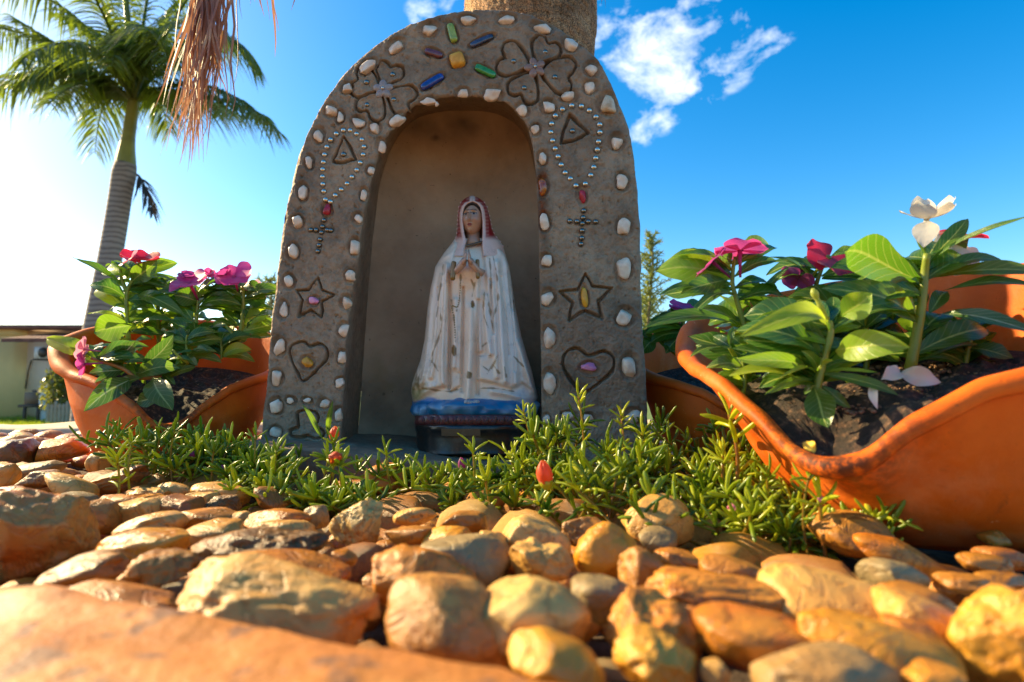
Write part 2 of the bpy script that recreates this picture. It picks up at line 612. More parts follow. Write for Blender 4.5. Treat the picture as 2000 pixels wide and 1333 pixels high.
shrub_m = M('shrub_leaf')
sv = shrub_m.coord()
shrub_m.set(Base_Color=shrub_m.ramp(shrub_m.noise(sv, 6), [(.3, (.06, .09, .012)), (.7, (.16, .17, .03))]), Roughness=.35)
shrub_m.translucent((.40, .42, .05), .35)
bark_m = simple('thin_bark', (.16, .11, .07), .8, .3, 30, .3)
def leafcloud(cx, cy, cz, rx, ry, rz, nl, size, seed=0, shape=None):
    r = np.random.default_rng(seed)
    d = r.normal(size=(nl, 3)); d /= np.linalg.norm(d, axis=1)[:, None]
    rad = r.random(nl) ** .45
    lump = 1 + .25 * fbm(d * 2.2 + seed, 3)
    c = np.array([cx, cy, cz]) + d * (rad * lump)[:, None] * np.array([rx, ry, rz])
    a = r.normal(size=(nl, 3)); a /= np.linalg.norm(a, axis=1)[:, None]
    b = np.cross(a, r.normal(size=(nl, 3))); b /= np.linalg.norm(b, axis=1)[:, None]
    s = size * r.uniform(.6, 1.3, nl)[:, None]
    V = np.stack([c - a * s, c + b * s * .45, c + a * s, c - b * s * .45], 1)
    return V, np.arange(nl * 4).reshape(-1, 4)
shrub = thing('shrub', 'loose leafy green shrub behind the picket fence left of the pot', 'shrub', (hx(135, 11.4), 11.4, LAWNZ))
V, Fq = leafcloud(hx(133, 11.4), 11.4, (hz(706, 11.4) + LAWNZ) / 2 + .05, .42, .35, (hz(706, 11.4) - LAWNZ) / 2 - .03, 2600, .045, 3)
obj('foliage', V, Fq, shrub_m.m, shrub, smooth=False)
sa = Acc()
for i in range(7):
    a = i * .9
    b0 = Vector((hx(130, 11.4) + .1 * math.cos(a), 11.4 + .1 * math.sin(a), LAWNZ - .01))
    V, Fq = tube([b0, b0 + Vector((.1 * math.cos(a), .1 * math.sin(a), .5)), b0 + Vector((.22 * math.cos(a), .2 * math.sin(a), 1.1))], [.018, .012, .006], 6)
    obj('stem', V, Fq, bark_m, shrub)
# low white wall far right
rw = thing('garden_wall', 'pale garden wall seen low at the far right edge', 'wall', (P(2000, 960, 5).x, 5.6, LAWNZ))
p0, p1 = P(1950, 925, 5.5), P(2300, 930, 5.5)
V, Fq = box(((p0.x + p1.x) / 2, 5.6, (LAWNZ + -.62) / 2), (p1.x - p0.x, .2, .18 + (LAWNZ + .0) * 0))
obj('wall', V, Fq, simple('pale_render', (.62, .60, .55), .8), rw, smooth=False)
V, Fq = box(((p0.x + p1.x) / 2, 5.6, -.61), (p1.x - p0.x, .26, .04))
obj('coping', V, Fq, simple('pale_coping', (.7, .66, .5), .8), rw, smooth=False)

# ---- planting bed: raised edging wall round the gravel
A_ = G(0, 1112, .045); B_ = G(1200, 1305, .045)
dirn = (B_ - A_); dirn.z = 0; dirn.normalize()
nL = A_ - dirn * 1.75; nR = B_ + dirn * .22
corners_in = [Vector((nL.x, nL.y, 0)), Vector((nR.x, nR.y, 0)), Vector((1.08, 1.6, 0)), Vector((-1.75, 1.30, 0))]
ZT = [.045, .045, .006, .0]
edge_m = M('edging_terracotta')
v = edge_m.coord()
base = edge_m.ramp(edge_m.noise(v, 14, 8, .65), [(.25, (.32, .085, .012)), (.5, (.48, .17, .026)), (.75, (.64, .33, .10))])
spots = edge_m.ramp(edge_m.noise(v, 75, 3, .5), [(.36, 1.0), (.45, 0.0)])
base = edge_m.mix(edge_m.math('MULTIPLY', spots, .9), base, (.20, .09, .04))
edge_m.set(Base_Color=base, Roughness=.62, Normal=edge_m.bump(edge_m.noise(v, 60, 6, .6), .6, .004))
pale_m = ground_mat('edging_pale', [(.3, (.50, .36, .20)), (.7, (.72, .56, .36))], 12, .3, .003, .7)
def wallrun(name, a, b, zt, width, mat, parent, zb, n=60):
    """edging run: inner top edge from a to b, widening outwards (to the right of a->b is outside)"""
    d = (b - a); L = d.length; d.normalize()
    o = Vector((d.y, -d.x, 0))
    prof = [(0, zb), (0, zt - .012), (.003, zt - .004), (.010, zt), (width - .010, zt), (width - .003, zt - .004), (width, zt - .012), (width, zb)]
    # finer cross profile on the top for real unevenness
    pr = []
    for i in range(len(prof) - 1):
        k = 16 if i == 3 else 2
        for j in range(k):
            f = j / k
            pr.append((prof[i][0] * (1 - f) + prof[i + 1][0] * f, prof[i][1] * (1 - f) + prof[i + 1][1] * f))
    pr.append(prof[-1])
    pr = np.array(pr)
    t = np.linspace(0, L, n)
    V = np.array(a)[None, None] * [1, 1, 0] + t[:, None, None] * np.array(d) + pr[None, :, 0:1] * np.array(o) + np.array([0, 0, 1.]) * pr[None, :, 1:2]
    nz_ = fbm(V * 14, 4) * .0045 + fbm(V * 60, 3) * .0022 - .004 * np.clip(fbm(V * 85, 2) - .45, 0, 1)
    V = V + nz_[..., None] * np.array([0.3 * o.x, .3 * o.y, 1.0])
    Fq = gridf(n, len(pr))
    caps = [tuple(range(len(pr))), tuple((n - 1) * len(pr) + i for i in reversed(range(len(pr))))]
    return obj(name, V, [tuple(f) for f in Fq[:, ::-1]] + caps, mat, parent)
edging = thing('edging_wall', 'raised terracotta and plaster edging wall around the pebble bed', 'wall', (0, .6, LAWNZ))
c = corners_in
tag(wallrun('near_run', c[0], c[1], ZT[0], .11, edge_m.m, edging, LAWNZ - .01, 160), 'orange terracotta edging close to the viewer')
wallrun('side_run', c[1] + Vector((.0, .0, 0)), c[2], .02, .10, pale_m, edging, LAWNZ - .01)
wallrun('far_run', c[2], c[3], 0.004, .13, pale_m, edging, LAWNZ - .01)
wallrun('side_run', c[3], c[0], .02, .10, pale_m, edging, LAWNZ - .01)
def zg(y):
    return float(np.interp(y, [.1, .2, .35, .5, .8, 2], [.022, .018, .006, 0, 0, -.01]))
soil_m = M('bed_soil')
v = soil_m.coord()
soil_m.set(Base_Color=soil_m.ramp(soil_m.noise(v, 70, 8, .6), [(.3, (.035, .02, .012)), (.55, (.10, .06, .035)), (.75, (.22, .14, .08))]), Roughness=.9,
           Normal=soil_m.bump(soil_m.noise(v, 260, 5), .8, .003))
# soil sheet under the pebbles
nn = 150
U_, W_ = np.meshgrid(np.linspace(0, 1, nn), np.linspace(0, 1, nn), indexing='ij')
ca = [np.array(q) for q in c]
Pq = (1 - U_)[..., None] * ((1 - W_)[..., None] * ca[0] + W_[..., None] * ca[3]) + U_[..., None] * ((1 - W_)[..., None] * ca[1] + W_[..., None] * ca[2])
Pq[..., 2] = np.interp(Pq[..., 1], [.1, .2, .35, .5, .8, 2], [.022, .018, .006, 0, 0, -.01]) - .020 + .006 * fbm(Pq * 12, 3) + .003 * fbm(Pq * 50, 2)
tag(obj('soil', Pq, gridf(nn, nn), soil_m.m), kind='structure')

# ================================================================ SHRINE
YF = 0.75
OUT = [(504, 885), (508, 855), (515, 790), (524, 700), (533, 600), (545, 500), (556, 420), (570, 360), (585, 300), (606, 245), (635, 195), (670, 145), (710, 105),
       (760, 68), (820, 40), (880, 24), (940, 18), (990, 20), (1040, 30), (1085, 50), (1130, 82), (1166, 115), (1195, 165), (1213, 210), (1230, 262), (1241, 330),
       (1247, 400), (1250, 480), (1252, 560), (1256, 650), (1260, 740), (1264, 800), (1268, 905)]
INN = [(660, 895), (664, 855), (668, 790), (672, 700), (679, 620), (689, 550), (699, 500), (707, 440), (716, 395), (725, 350), (739, 300), (755, 268), (777, 238),
       (797, 215), (822, 199), (856, 190), (900, 187), (945, 189), (981, 197), (1010, 217), (1029, 243), (1038, 272), (1044, 310), (1048, 360), (1051, 420),
       (1053, 500), (1055, 600), (1057, 700), (1058, 800), (1060, 915)]
BCK = [(697, 880), (700, 840), (705, 770), (710, 700), (717, 600), (725, 500), (736, 400), (748, 335), (773, 275), (808, 236), (850, 221), (900, 216), (960, 221),
       (1000, 238), (1026, 268), (1040, 310), (1050, 370), (1056, 450), (1060, 550), (1064, 650), (1068, 750), (1072, 905)]
NT_, NV = 1300, 150
out_ = resample(catmull(OUT, 900), NT_)
inn_ = resample(catmull(INN, 900), NT_)
bck_ = resample(catmull(BCK, 900), NT_)

GROOVES, STONES, BEADS = [], [], []
def crop(x0, y0, s, pts):
    return [(x0 + a / s, y0 + b / s) for a, b in pts]
def groove(pts, closed=True, wd=2.0, dp=.0100, smooth=False, n=90):
    p = catmull(pts, n, closed) if smooth else np.array(pts, float)
    if closed:
        p = np.concatenate([p, p[:1]])
    GROOVES.append((p, wd, dp))
C2 = lambda pts: crop(500, 0, 2.665, pts)
C3 = lambda pts: crop(850, 0, 2.667, pts)
C4 = lambda pts: crop(500, 450, 2.9625, pts)
C5 = lambda pts: crop(1000, 400, 2.963, pts)
groove(C4([(357, 275), (378, 345), (450, 373), (382, 415), (378, 505), (315, 462), (243, 497), (270, 405), (232, 348), (300, 345)]))
groove(C5([(425, 400), (470, 475), (578, 485), (500, 560), (518, 658), (425, 615), (330, 670), (350, 570), (278, 505), (380, 490)]), wd=2.3)
groove(C4([(312, 672), (270, 645), (215, 660), (195, 710), (215, 770), (240, 830), (270, 873), (340, 820), (405, 750), (410, 690), (365, 655)]), smooth=True)
groove(C5([(445, 872), (375, 832), (310, 860), (298, 930), (330, 1000), (405, 1090), (430, 1085), (540, 1010), (592, 930), (575, 870), (520, 850)]), smooth=True, wd=2.4)
groove(C4([(240, 1120), (235, 1065), (260, 1046), (330, 1046), (358, 1075), (355, 1120), (345, 1140), (385, 1155), (390, 1190), (340, 1205), (300, 1190), (250, 1200), (205, 1195), (198, 1160), (238, 1140)]), smooth=True, wd=2.4)
groove(C2([(457, 712), (430, 765), (400, 842), (458, 848), (515, 828), (490, 765)]), wd=2.2)
groove(C3([(703, 598), (672, 670), (652, 745), (730, 732), (800, 692), (745, 640)]), wd=2.4)
def petal(cx, cy, ang, L, W):
    """heart shaped petal outline, tip at the flower centre, pointing along ang"""
    a = math.radians(ang)
    loc = [(.16, .0), (.38, .30), (.72, .52), (.98, .42), (1.0, .18), (.88, .0), (1.0, -.18), (.98, -.42), (.72, -.52), (.38, -.30)]
    return [(cx + (u * math.cos(a) - v * math.sin(a) * W) * L, cy - (u * math.sin(a) + v * math.cos(a) * W) * L) for u, v in loc]
for a, L in ((158, 62), (72, 54), (-28, 62), (-125, 60)):
    groove(petal(749, 176, a, L, 1.0), smooth=True, wd=2.0)
for a, L in ((160, 72), (62, 62), (-14, 76), (-118, 66)):
    groove(petal(1045, 134, a, L, .92), smooth=True, wd=2.4)

WHITE = [(537, 845, 24, 22), (537, 794, 26, 28), (540, 739, 21, 32), (546, 678, 22, 34), (553, 606, 18, 34), (563, 550, 20, 26), (572, 492, 20, 32), (579, 434, 24, 26),
 (591, 375, 19, 32), (604, 317, 16, 26), (622, 264, 20, 28), (646, 216, 26, 24), (664, 229, 15, 24), (678, 173, 21, 21), (719, 130, 40, 22), (773, 90, 36, 22), (838, 58, 36, 26),
 (914, 41, 34, 18), (989, 40, 34, 22), (1060, 54, 40, 22), (1117, 87, 32, 28), (1156, 136, 28, 26), (1154, 171, 26, 26), (1111, 188, 32, 22), (1187, 204, 36, 40),
 (1071, 208, 26, 24), (1204, 278, 28, 28), (1215, 355, 24, 32), (1220, 442, 30, 34), (1218, 526, 30, 48), (1220, 620, 34, 36), (1230, 716, 30, 46), (1236, 815, 36, 30),
 (660, 810, 18, 26), (664, 749, 17, 20), (668, 698, 18, 24), (671, 645, 21, 28), (676, 591, 22, 26), (684, 540, 20, 26), (692, 482, 20, 31), (699, 428, 19, 20),
 (711, 381, 14, 24), (724, 334, 15, 16), (745, 287, 18, 25), (732, 252, 22, 21), (700, 240, 28, 21), (777, 236, 36, 22), (838, 199, 38, 18), (904, 182, 24, 18), (853, 203, 10, 12),
 (962, 184, 36, 28), (1019, 215, 24, 25), (1045, 253, 18, 20), (1059, 309, 17, 25), (1064, 434, 20, 34), (1066, 509, 24, 24), (1070, 582, 26, 32), (1071, 660, 30, 42),
 (1072, 748, 28, 48), (1067, 820, 16, 20), (568, 783, 17, 12), (599, 783, 17, 11), (633, 789, 22, 17), (1111, 813, 28, 18), (1149, 817, 22, 18)]
TILT = {(719, 130): 38, (773, 90): 32, (777, 236): 42, (838, 58): 14, (1060, 54): -8, (1117, 87): -10, (838, 199): 6, (700, 240): -10}
# coloured insets: kind, label, px, py, w, h, tilt
COLS = [('yellow_green_glass', 'yellow green glass bar', 883, 64, 40, 16, -75), ('smoky_glass', 'smoky dark blue glass bar', 941, 80, 52, 12, 24),
        ('maroon_glass', 'maroon glass bar', 847, 104, 38, 13, -18), ('green_glass', 'bright green glass bar', 948, 139, 46, 15, -26), ('blue_glass', 'deep blue glass bar', 844, 160, 52, 15, 32),
        ('orange_stone', 'orange stone under the glass bars', 893, 117, 30, 30, 20), ('pink_stone', 'pink stone in the left star', 613, 587, 20, 16, 10), ('orange_stone', 'orange stone in the left heart', 600, 708, 23, 22, 10),
        ('yellow_stone', 'orange yellow stone in the right star', 1141, 581, 15, 42, 8), ('pink_stone', 'pink stone in the right heart', 1152, 719, 35, 22, -6),
        ('crimson_stone', 'crimson stone under the left rosary', 639, 410, 17, 26, 0), ('crimson_stone', 'crimson stone under the right rosary', 1137, 381, 17, 34, 4),
        ('amber_glass', 'amber red glass lump on the inner edge', 1060, 364, 19, 40, 0)]
B1 = C2([(362, 1040), (353, 997), (348, 960), (346, 921), (347, 883), (351, 845), (357, 806), (369, 766), (388, 728), (418, 697), (455, 679), (491, 680), (524, 698), (551, 728), (562, 765), (558, 806), (543, 848), (525, 886), (499, 922), (474, 957), (444, 988), (413, 1018), (388, 1051)])
X1 = C2([(353, 1147), (345, 1180), (340, 1211), (332, 1247), (327, 1277), (320, 1308), (285, 1197), (312, 1198), (370, 1198), (390, 1200)])
B2 = C3([(711, 551), (663, 570), (626, 604), (607, 646), (602, 690), (612, 734), (625, 776), (640, 817), (656, 860), (677, 901), (704, 932), (733, 968), (762, 554), (803, 577), (838, 610), (857, 650), (858, 690), (851, 739), (845, 781), (836, 825), (826, 872), (810, 914), (782, 959)])
X2 = C3([(774, 1098), (771, 1134), (767, 1165), (766, 1202), (764, 1241), (760, 1272), (701, 1152), (738, 1154), (798, 1155), (836, 1156)])

def relief(px, py, Pw):
    """depth of the handmade cement face towards the viewer, metres"""
    wob = 1.6 * fbm(Pw * 90, 2)[..., None] * np.array([1, .7])
    q = np.stack([px, py], -1) + wob
    h = .0022 * fbm(Pw * 16, 3) + .0011 * fbm(Pw * 120, 3) + .0006 * fbm(Pw * 380, 2)
    # pits
    pit = fbm(Pw * 230 + 11, 2)
    h = h - .0018 * np.clip(pit - .55, 0, 1) * 3
    for pts, wd, dp in GROOVES:
        lo, hi = pts.min(0) - 12, pts.max(0) + 12
        m = (q[..., 0] > lo[0]) & (q[..., 0] < hi[0]) & (q[..., 1] > lo[1]) & (q[..., 1] < hi[1])
        if not m.any():
            continue
        p = q[m]
        a, b = pts[:-1], pts[1:]
        ab = b - a
        t = np.clip(((p[:, None] - a[None]) * ab[None]).sum(-1) / ((ab ** 2).sum(-1)[None] + 1e-9), 0, 1)
        d = np.linalg.norm(p[:, None] - (a[None] + t[..., None] * ab[None]), axis=-1).min(1)
        nn_ = 1 + .35 * fbm(Pw[m] * 60, 2)
        dd = d / (wd * nn_)
        h[m] += -dp * np.exp(-dd ** 4) + .0009 * np.exp(-((dd - 2.3) / .8) ** 2)
    for it in WHITE + [(c_[2], c_[3], c_[4], c_[5]) for c_ in COLS] :
        cx, cy, w0, h0 = it[:4]
        tl = TILT.get((cx, cy), 0)
        for c_ in COLS:
            if (c_[2], c_[3]) == (cx, cy): tl = c_[6]
        m = (abs(q[..., 0] - cx) < 48) & (abs(q[..., 1] - cy) < 48)
        p = q[m] - [cx, cy]
        a = math.radians(tl)
        u = (p[:, 0] * math.cos(a) - p[:, 1] * math.sin(a)) / (w0 / 2 + 3.0)
        v = (p[:, 0] * math.sin(a) + p[:, 1] * math.cos(a)) / (h0 / 2 + 3.0)
        r_ = np.sqrt(u * u + v * v)
        h[m] += -.0042 * (1 / (1 + np.exp((r_ - 1.0) * 14))) + .0009 * np.exp(-((r_ - 1.25) / .14) ** 2)
    for cx, cy in B1 + X1 + B2 + X2:
        m = (abs(q[..., 0] - cx) < 12) & (abs(q[..., 1] - cy) < 12)
        r_ = np.linalg.norm(q[m] - [cx, cy], axis=-1)
        h[m] += -.0022 * np.exp(-(r_ / 6.2) ** 4)
    return h

v = np.linspace(0, 1, NV)
PX = inn_[:, None, 0] * (1 - v) + out_[:, None, 0] * v
PY = inn_[:, None, 1] * (1 - v) + out_[:, None, 1] * v
face = Pn(PX, PY, YF)
rel = relief(PX, PY, face)
# soften towards the two edges so that the corner crumbles
edge_w = np.minimum(v * (np.linalg.norm(out_ - inn_, axis=1)[:, None]), (1 - v) * (np.linalg.norm(out_ - inn_, axis=1)[:, None]))
chip = np.clip(1 - edge_w / 5.0, 0, 1) ** 2 * (.0035 + .0022 * fbm(face * 110, 3))
face[..., 1] -= rel - chip
# wet and mossy stains have their own outline
def splat(px, py, items):
    s = np.zeros_like(px)
    for cx, cy, rx, ry, a in items:
        s = np.maximum(s, a * np.exp(-(((px - cx) / rx) ** 2 + ((py - cy) / ry) ** 2)))
    return s
st = splat(PX, PY, [(1060, 400, 14, 50, 1.0), (1058, 345, 16, 18, .9), (1062, 470, 12, 40, .6), (1120, 740, 60, 60, .5), (1150, 20, 30, 30, .5), (770, 340, 20, 60, .3), (890, 150, 130, 50, .35), (600, 770, 40, 30, .4),
                    (1130, 250, 50, 60, .35), (1040, 120, 90, 50, .35)] + [(x_, y_ - h_ * .55, w__ * .75, h_ * .55, .55) for x_, y_, w__, h_ in WHITE])
st = np.clip(st * (1 + .8 * fbm(face * 45, 4)), 0, 1)
rust = splat(PX, PY, [(1059, 350, 9, 16, 1), (1060, 405, 8, 30, 1), (1061, 460, 7, 34, .5)]) * np.clip(.7 + fbm(face * 70, 3), 0, 1)
colF = np.stack([st, rust, 0 * st], -1)

# inner reveal: from the front edge back to the niche wall
nr = 22
r_t = np.linspace(0, 1, nr)[1:]
B3 = Pn(bck_[:, 0], bck_[:, 1], .885)
F3 = face[:, 0]
rev = F3[:, None] * (1 - r_t)[None, :, None] + B3[:, None] * r_t[None, :, None]
ctr = Pn(900, 520, .8)
d_in = rev - np.array([0, 0, 0]) - ctr
d_in[..., 1] = 0
d_in /= np.linalg.norm(d_in, axis=-1)[..., None]
bul = (np.sin(math.pi * r_t) * .004)[None, :, None]
rev = rev + d_in * bul + d_in * (.0016 * fbm(rev * 30, 3) + .0010 * fbm(rev * 110, 3))[..., None] * (np.minimum(1, r_t * 4) * np.minimum(1, (1 - r_t) * 5))[None, :, None]
# outer side
so = np.array([0.006, .014, .03, .06, .09, .12, .15, .17, .185])
O3 = face[:, -1]
side = np.repeat(O3[:, None], len(so), 1)
side[..., 1] = YF + so
dO = O3 - ctr
dO[..., 1] = 0
dO /= np.linalg.norm(dO, axis=-1)[:, None]
ins = np.array([-.0015, -.0030, -.004, -.005, -.005, -.005, -.005, -.003, 0.004])
side = side - dO[:, None] * ins[None, :, None] + dO[:, None] * (.0016 * fbm(side * 40, 3))[..., None]
body = np.concatenate([rev[:, ::-1], face, side], 1)
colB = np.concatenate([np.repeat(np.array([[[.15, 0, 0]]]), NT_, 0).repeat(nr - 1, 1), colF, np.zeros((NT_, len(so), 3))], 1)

cement = M('handmade_cement')
vv = cement.coord()
n1 = cement.noise(vv, 14, 8, .62)
n2 = cement.noise(vv, 110, 6, .6)
cb_ = cement.ramp(n1, [(.28, (.24, .155, .095)), (.5, (.38, .255, .160)), (.74, (.50, .35, .225))])
cb_ = cement.mix(cement.math('MULTIPLY', cement.ramp(n2, [(.38, 1.0), (.52, 0.0)]), .35), cb_, (.14, .09, .05))
speck = cement.ramp(cement.noise(vv, 420, 3, .7), [(.30, 1.0), (.40, 0.0)])
cb_ = cement.mix(cement.math('MULTIPLY', speck, .4), cb_, (.045, .035, .025))
sep = cement.n('ShaderNodeSeparateColor')
cement.l(cement.attr().outputs['Color'], sep.inputs[0])
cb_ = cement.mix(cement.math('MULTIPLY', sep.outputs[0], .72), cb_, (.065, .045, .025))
cb_ = cement.mix(sep.outputs[1], cb_, (.22, .05, .008))
cement.set(Base_Color=cb_, Roughness=cement.ramp(n1, [(.3, .62), (.7, .9)]), Normal=cement.bump(cement.noise(vv, 330, 6, .75), .75, .0022))
cement.b.inputs['Specular IOR Level'].default_value = .35

shrine = thing('shrine', 'arched grey brown cement shrine set with white stones, glass and beads around a niche', 'shrine', P(890, 880, .8))
obj('arch', body, gridf(NT_, body.shape[1]), cement.m, shrine, col=colB)
# back plate closing the shell
bo = side[:, -1]
cpt = Pn(890, 600, .945)
sc_ = np.linspace(1, 0.02, 6)
bk = cpt + (bo[:, None] - cpt) * sc_[None, :, None]
bk[..., 1] = .935 + .012 * (1 - sc_[None, :])
obj('back', bk, gridf(NT_, 6), cement.m, shrine, col=np.zeros((NT_ * 6, 3)))

# niche wall: plastered, slightly hollow
render_m = M('niche_plaster')
vv = render_m.coord()
n1 = render_m.noise(vv, 9, 8, .6)
cc = render_m.ramp(n1, [(.28, (.34, .22, .13)), (.5, (.47, .31, .19)), (.75, (.60, .41, .26))])
sp1 = render_m.ramp(render_m.noise(vv, 190, 2, .6), [(.24, 1.0), (.30, 0.0)])
cc = render_m.mix(render_m.math('MULTIPLY', sp1, .7), cc, (.06, .04, .02))
sep = render_m.n('ShaderNodeSeparateColor')
render_m.l(render_m.attr().outputs['Color'], sep.inputs[0])
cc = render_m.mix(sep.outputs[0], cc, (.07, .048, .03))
cc = render_m.mix(sep.outputs[1], cc, (.24, .17, .02))
render_m.set(Base_Color=cc, Roughness=.85, Normal=render_m.bump(render_m.noise(vv, 260, 6, .6), .35, .0015))
nb_ = 90
ctl = np.stack([900 + 0 * bck_[:, 0], np.clip(bck_[:, 1], 420, 905)], 1)
ctl[:, 1] = 420 + (ctl[:, 1] - 420) * .95
t_ = np.linspace(0, 1, nb_)
PXb = bck_[:, None, 0] * (1 - t_) + ctl[:, None, 0] * t_
PYb = bck_[:, None, 1] * (1 - t_) + ctl[:, None, 1] * t_
Yb = .885 + .035 * (1 - (1 - t_) ** 2)[None, :] + 0 * PXb
bw = Pn(PXb, PYb, Yb)
bw[..., 1] += .0018 * fbm(bw * 24, 4) + .0006 * fbm(bw * 140, 2)
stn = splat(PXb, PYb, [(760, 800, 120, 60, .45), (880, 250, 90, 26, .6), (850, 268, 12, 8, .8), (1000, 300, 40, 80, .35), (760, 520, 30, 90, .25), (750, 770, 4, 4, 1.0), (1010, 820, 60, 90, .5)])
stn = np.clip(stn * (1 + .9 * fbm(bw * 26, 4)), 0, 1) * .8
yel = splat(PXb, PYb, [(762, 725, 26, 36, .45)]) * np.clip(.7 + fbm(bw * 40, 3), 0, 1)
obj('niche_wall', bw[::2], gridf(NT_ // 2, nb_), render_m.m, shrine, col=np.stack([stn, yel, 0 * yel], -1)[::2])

# floor slab, tilting down to the right
def zslab(x): return .019 - .085 * (np.clip(x, -.3, .3) + .05)
nx, ny = 150, 70
X, T2 = np.meshgrid(np.linspace(-.33, .22, nx), np.linspace(0, 1, ny), indexing='ij')
yfr = .690 - .03 * (X + .33) / .55 + .006 * fbm(np.stack([X * 20, 0 * X, 0 * X], -1), 3)
Ys = yfr + (.99 - yfr) * T2
Z = zslab(X) + .0016 * fbm(np.stack([X * 22, Ys * 22, 0 * X], -1), 4) + .0005 * fbm(np.stack([X * 150, Ys * 150, 0 * X], -1), 2)
top = np.stack([X, Ys, Z], -1)
fr = top[:, :1].copy()
fr = np.repeat(fr, 6, 1)
fr[:, :, 2] -= np.array([.045, .03, .018, .010, .004, .001])[None]
fr[:, :, 1] += (np.array([0.004, -.001, -.002, -.0025, -.0025, -.0015])[None] + .0015 * fbm(fr * 60, 3))
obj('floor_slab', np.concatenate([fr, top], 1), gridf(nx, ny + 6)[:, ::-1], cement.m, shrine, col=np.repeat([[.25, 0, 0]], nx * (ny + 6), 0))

# ---- insets
def quartz(name, c1, c2, rough=.38, sss=.2, transm=0.0, coat=.15, bumpd=.0006, scale=90):
    m = M(name)
    v_ = m.coord(rnd=40)
    f = m.noise(v_, scale, 5, .6)
    m.set(Base_Color=m.ramp(f, [(.35, c1), (.65, c2)]), Roughness=rough, Normal=m.bump(m.noise(v_, scale * 5, 5, .6), .35, bumpd))
    m.b.inputs['Subsurface Weight'].default_value = sss
    m.b.inputs['Subsurface Radius'].default_value = (.004, .003, .002)
    m.b.inputs['Subsurface Scale'].default_value = 1
    m.b.inputs['Transmission Weight'].default_value = transm
    m.b.inputs['Coat Weight'].default_value = coat
    m.b.inputs['Coat Roughness'].default_value = .15
    return m.m
q_m = quartz('white_quartz', (.74, .50, .33), (.92, .73, .55), sss=0)
q2_m = quartz('tan_quartz', (.55, .33, .16), (.78, .62, .42), sss=0)
INM = {'yellow_green_glass': quartz('yellow_green_glass', (.28, .42, .03), (.55, .62, .10), .12, 0, .25, .8),
       'smoky_glass': quartz('smoky_glass', (.03, .03, .05), (.10, .10, .20), .10, 0, .3, .8),
       'maroon_glass': quartz('maroon_glass', (.14, .03, .035), (.24, .06, .06), .15, 0, .2, .8),
       'green_glass': quartz('green_glass', (.02, .24, .02), (.08, .42, .06), .1, 0, .25, .8),
       'blue_glass': quartz('blue_glass', (.01, .03, .22), (.03, .08, .42), .1, 0, .2, .8),
       'orange_stone': quartz('orange_stone', (.62, .22, .01), (.85, .42, .04), .5, 0),
       'pink_stone': quartz('pink_stone', (.72, .20, .36), (.85, .36, .50), .45, 0),
       'yellow_stone': quartz('yellow_stone', (.68, .26, .01), (.85, .45, .04), .45, 0),
       'crimson_stone': quartz('crimson_stone', (.38, .008, .02), (.55, .03, .05), .3, 0),
       'amber_glass': quartz('amber_glass', (.28, .02, .005), (.75, .22, .02), .12, 0, .3, .8)}
def inset(name, cx, cy, w0, h0, tilt, mat, seed, kind='stone', label=None):
    r = np.random.default_rng(seed)
    c = P(cx, cy, YF)
    k = YF / F
    sx, sz, sy = w0 / 2 * k, h0 / 2 * k, min(w0, h0) / 2 * k * .8
    Vv, Ff = ico(3)
    Vv = Vv.copy()
    if kind == 'bar':
        Vv = np.sign(Vv) * np.abs(Vv) ** np.array([.38, .7, .62])
    else:
        # irregular angular pebble: noise plus a few broken flats
        d = 1 + .30 * fbm(Vv * 1.1 + seed * 3.1, 2)
        Vv = np.sign(Vv) * np.abs(Vv) ** .82
        Vv = Vv * d[:, None]
        for _ in range(5):
            nrm = r.normal(size=3); nrm[1] *= .5
            nrm /= np.linalg.norm(nrm)
            lim = r.uniform(.60, .84)
            e = Vv @ nrm
            Vv = Vv - np.maximum(e - lim, 0)[:, None] * nrm * .9
        Vv = Vv / np.abs(Vv).max(0)
    Vv = Vv + .02 * fbm(Vv * 5 + seed, 3)[:, None] * Vv
    Vv = Vv * [sx, sy, sz]
    a = math.radians(tilt)
    x_, z_ = Vv[:, 0].copy(), Vv[:, 2].copy()
    Vv[:, 0] = x_ * math.cos(a) - z_ * math.sin(a)
    Vv[:, 2] = x_ * math.sin(a) + z_ * math.cos(a)
    Vv = Vv + np.array(c) + np.array([0, -.0010 + sy * .45, 0])
    o = centre_obj(name, Vv, Ff, mat, shrine)
    if label: o['label'] = label
    return o
for i, (cx, cy, w0, h0) in enumerate(WHITE):
    if (cx, cy) == (1187, 204):
        inset('quartz_stone', cx, cy, w0, h0, 0, q2_m, 99, label='tan and white stone high on the right side')
    else:
        inset('quartz_stone', cx, cy, w0, h0, TILT.get((cx, cy), 0), q_m, i + 3)
for i, (mk, lb, cx, cy, w0, h0, tl) in enumerate(COLS):
    inset('glass_bar' if 'bar' in lb else ('glass_lump' if 'lump' in lb else 'coloured_stone'), cx, cy, w0, h0, tl, INM[mk], 200 + i, 'bar' if 'bar' in lb else 'stone', lb)

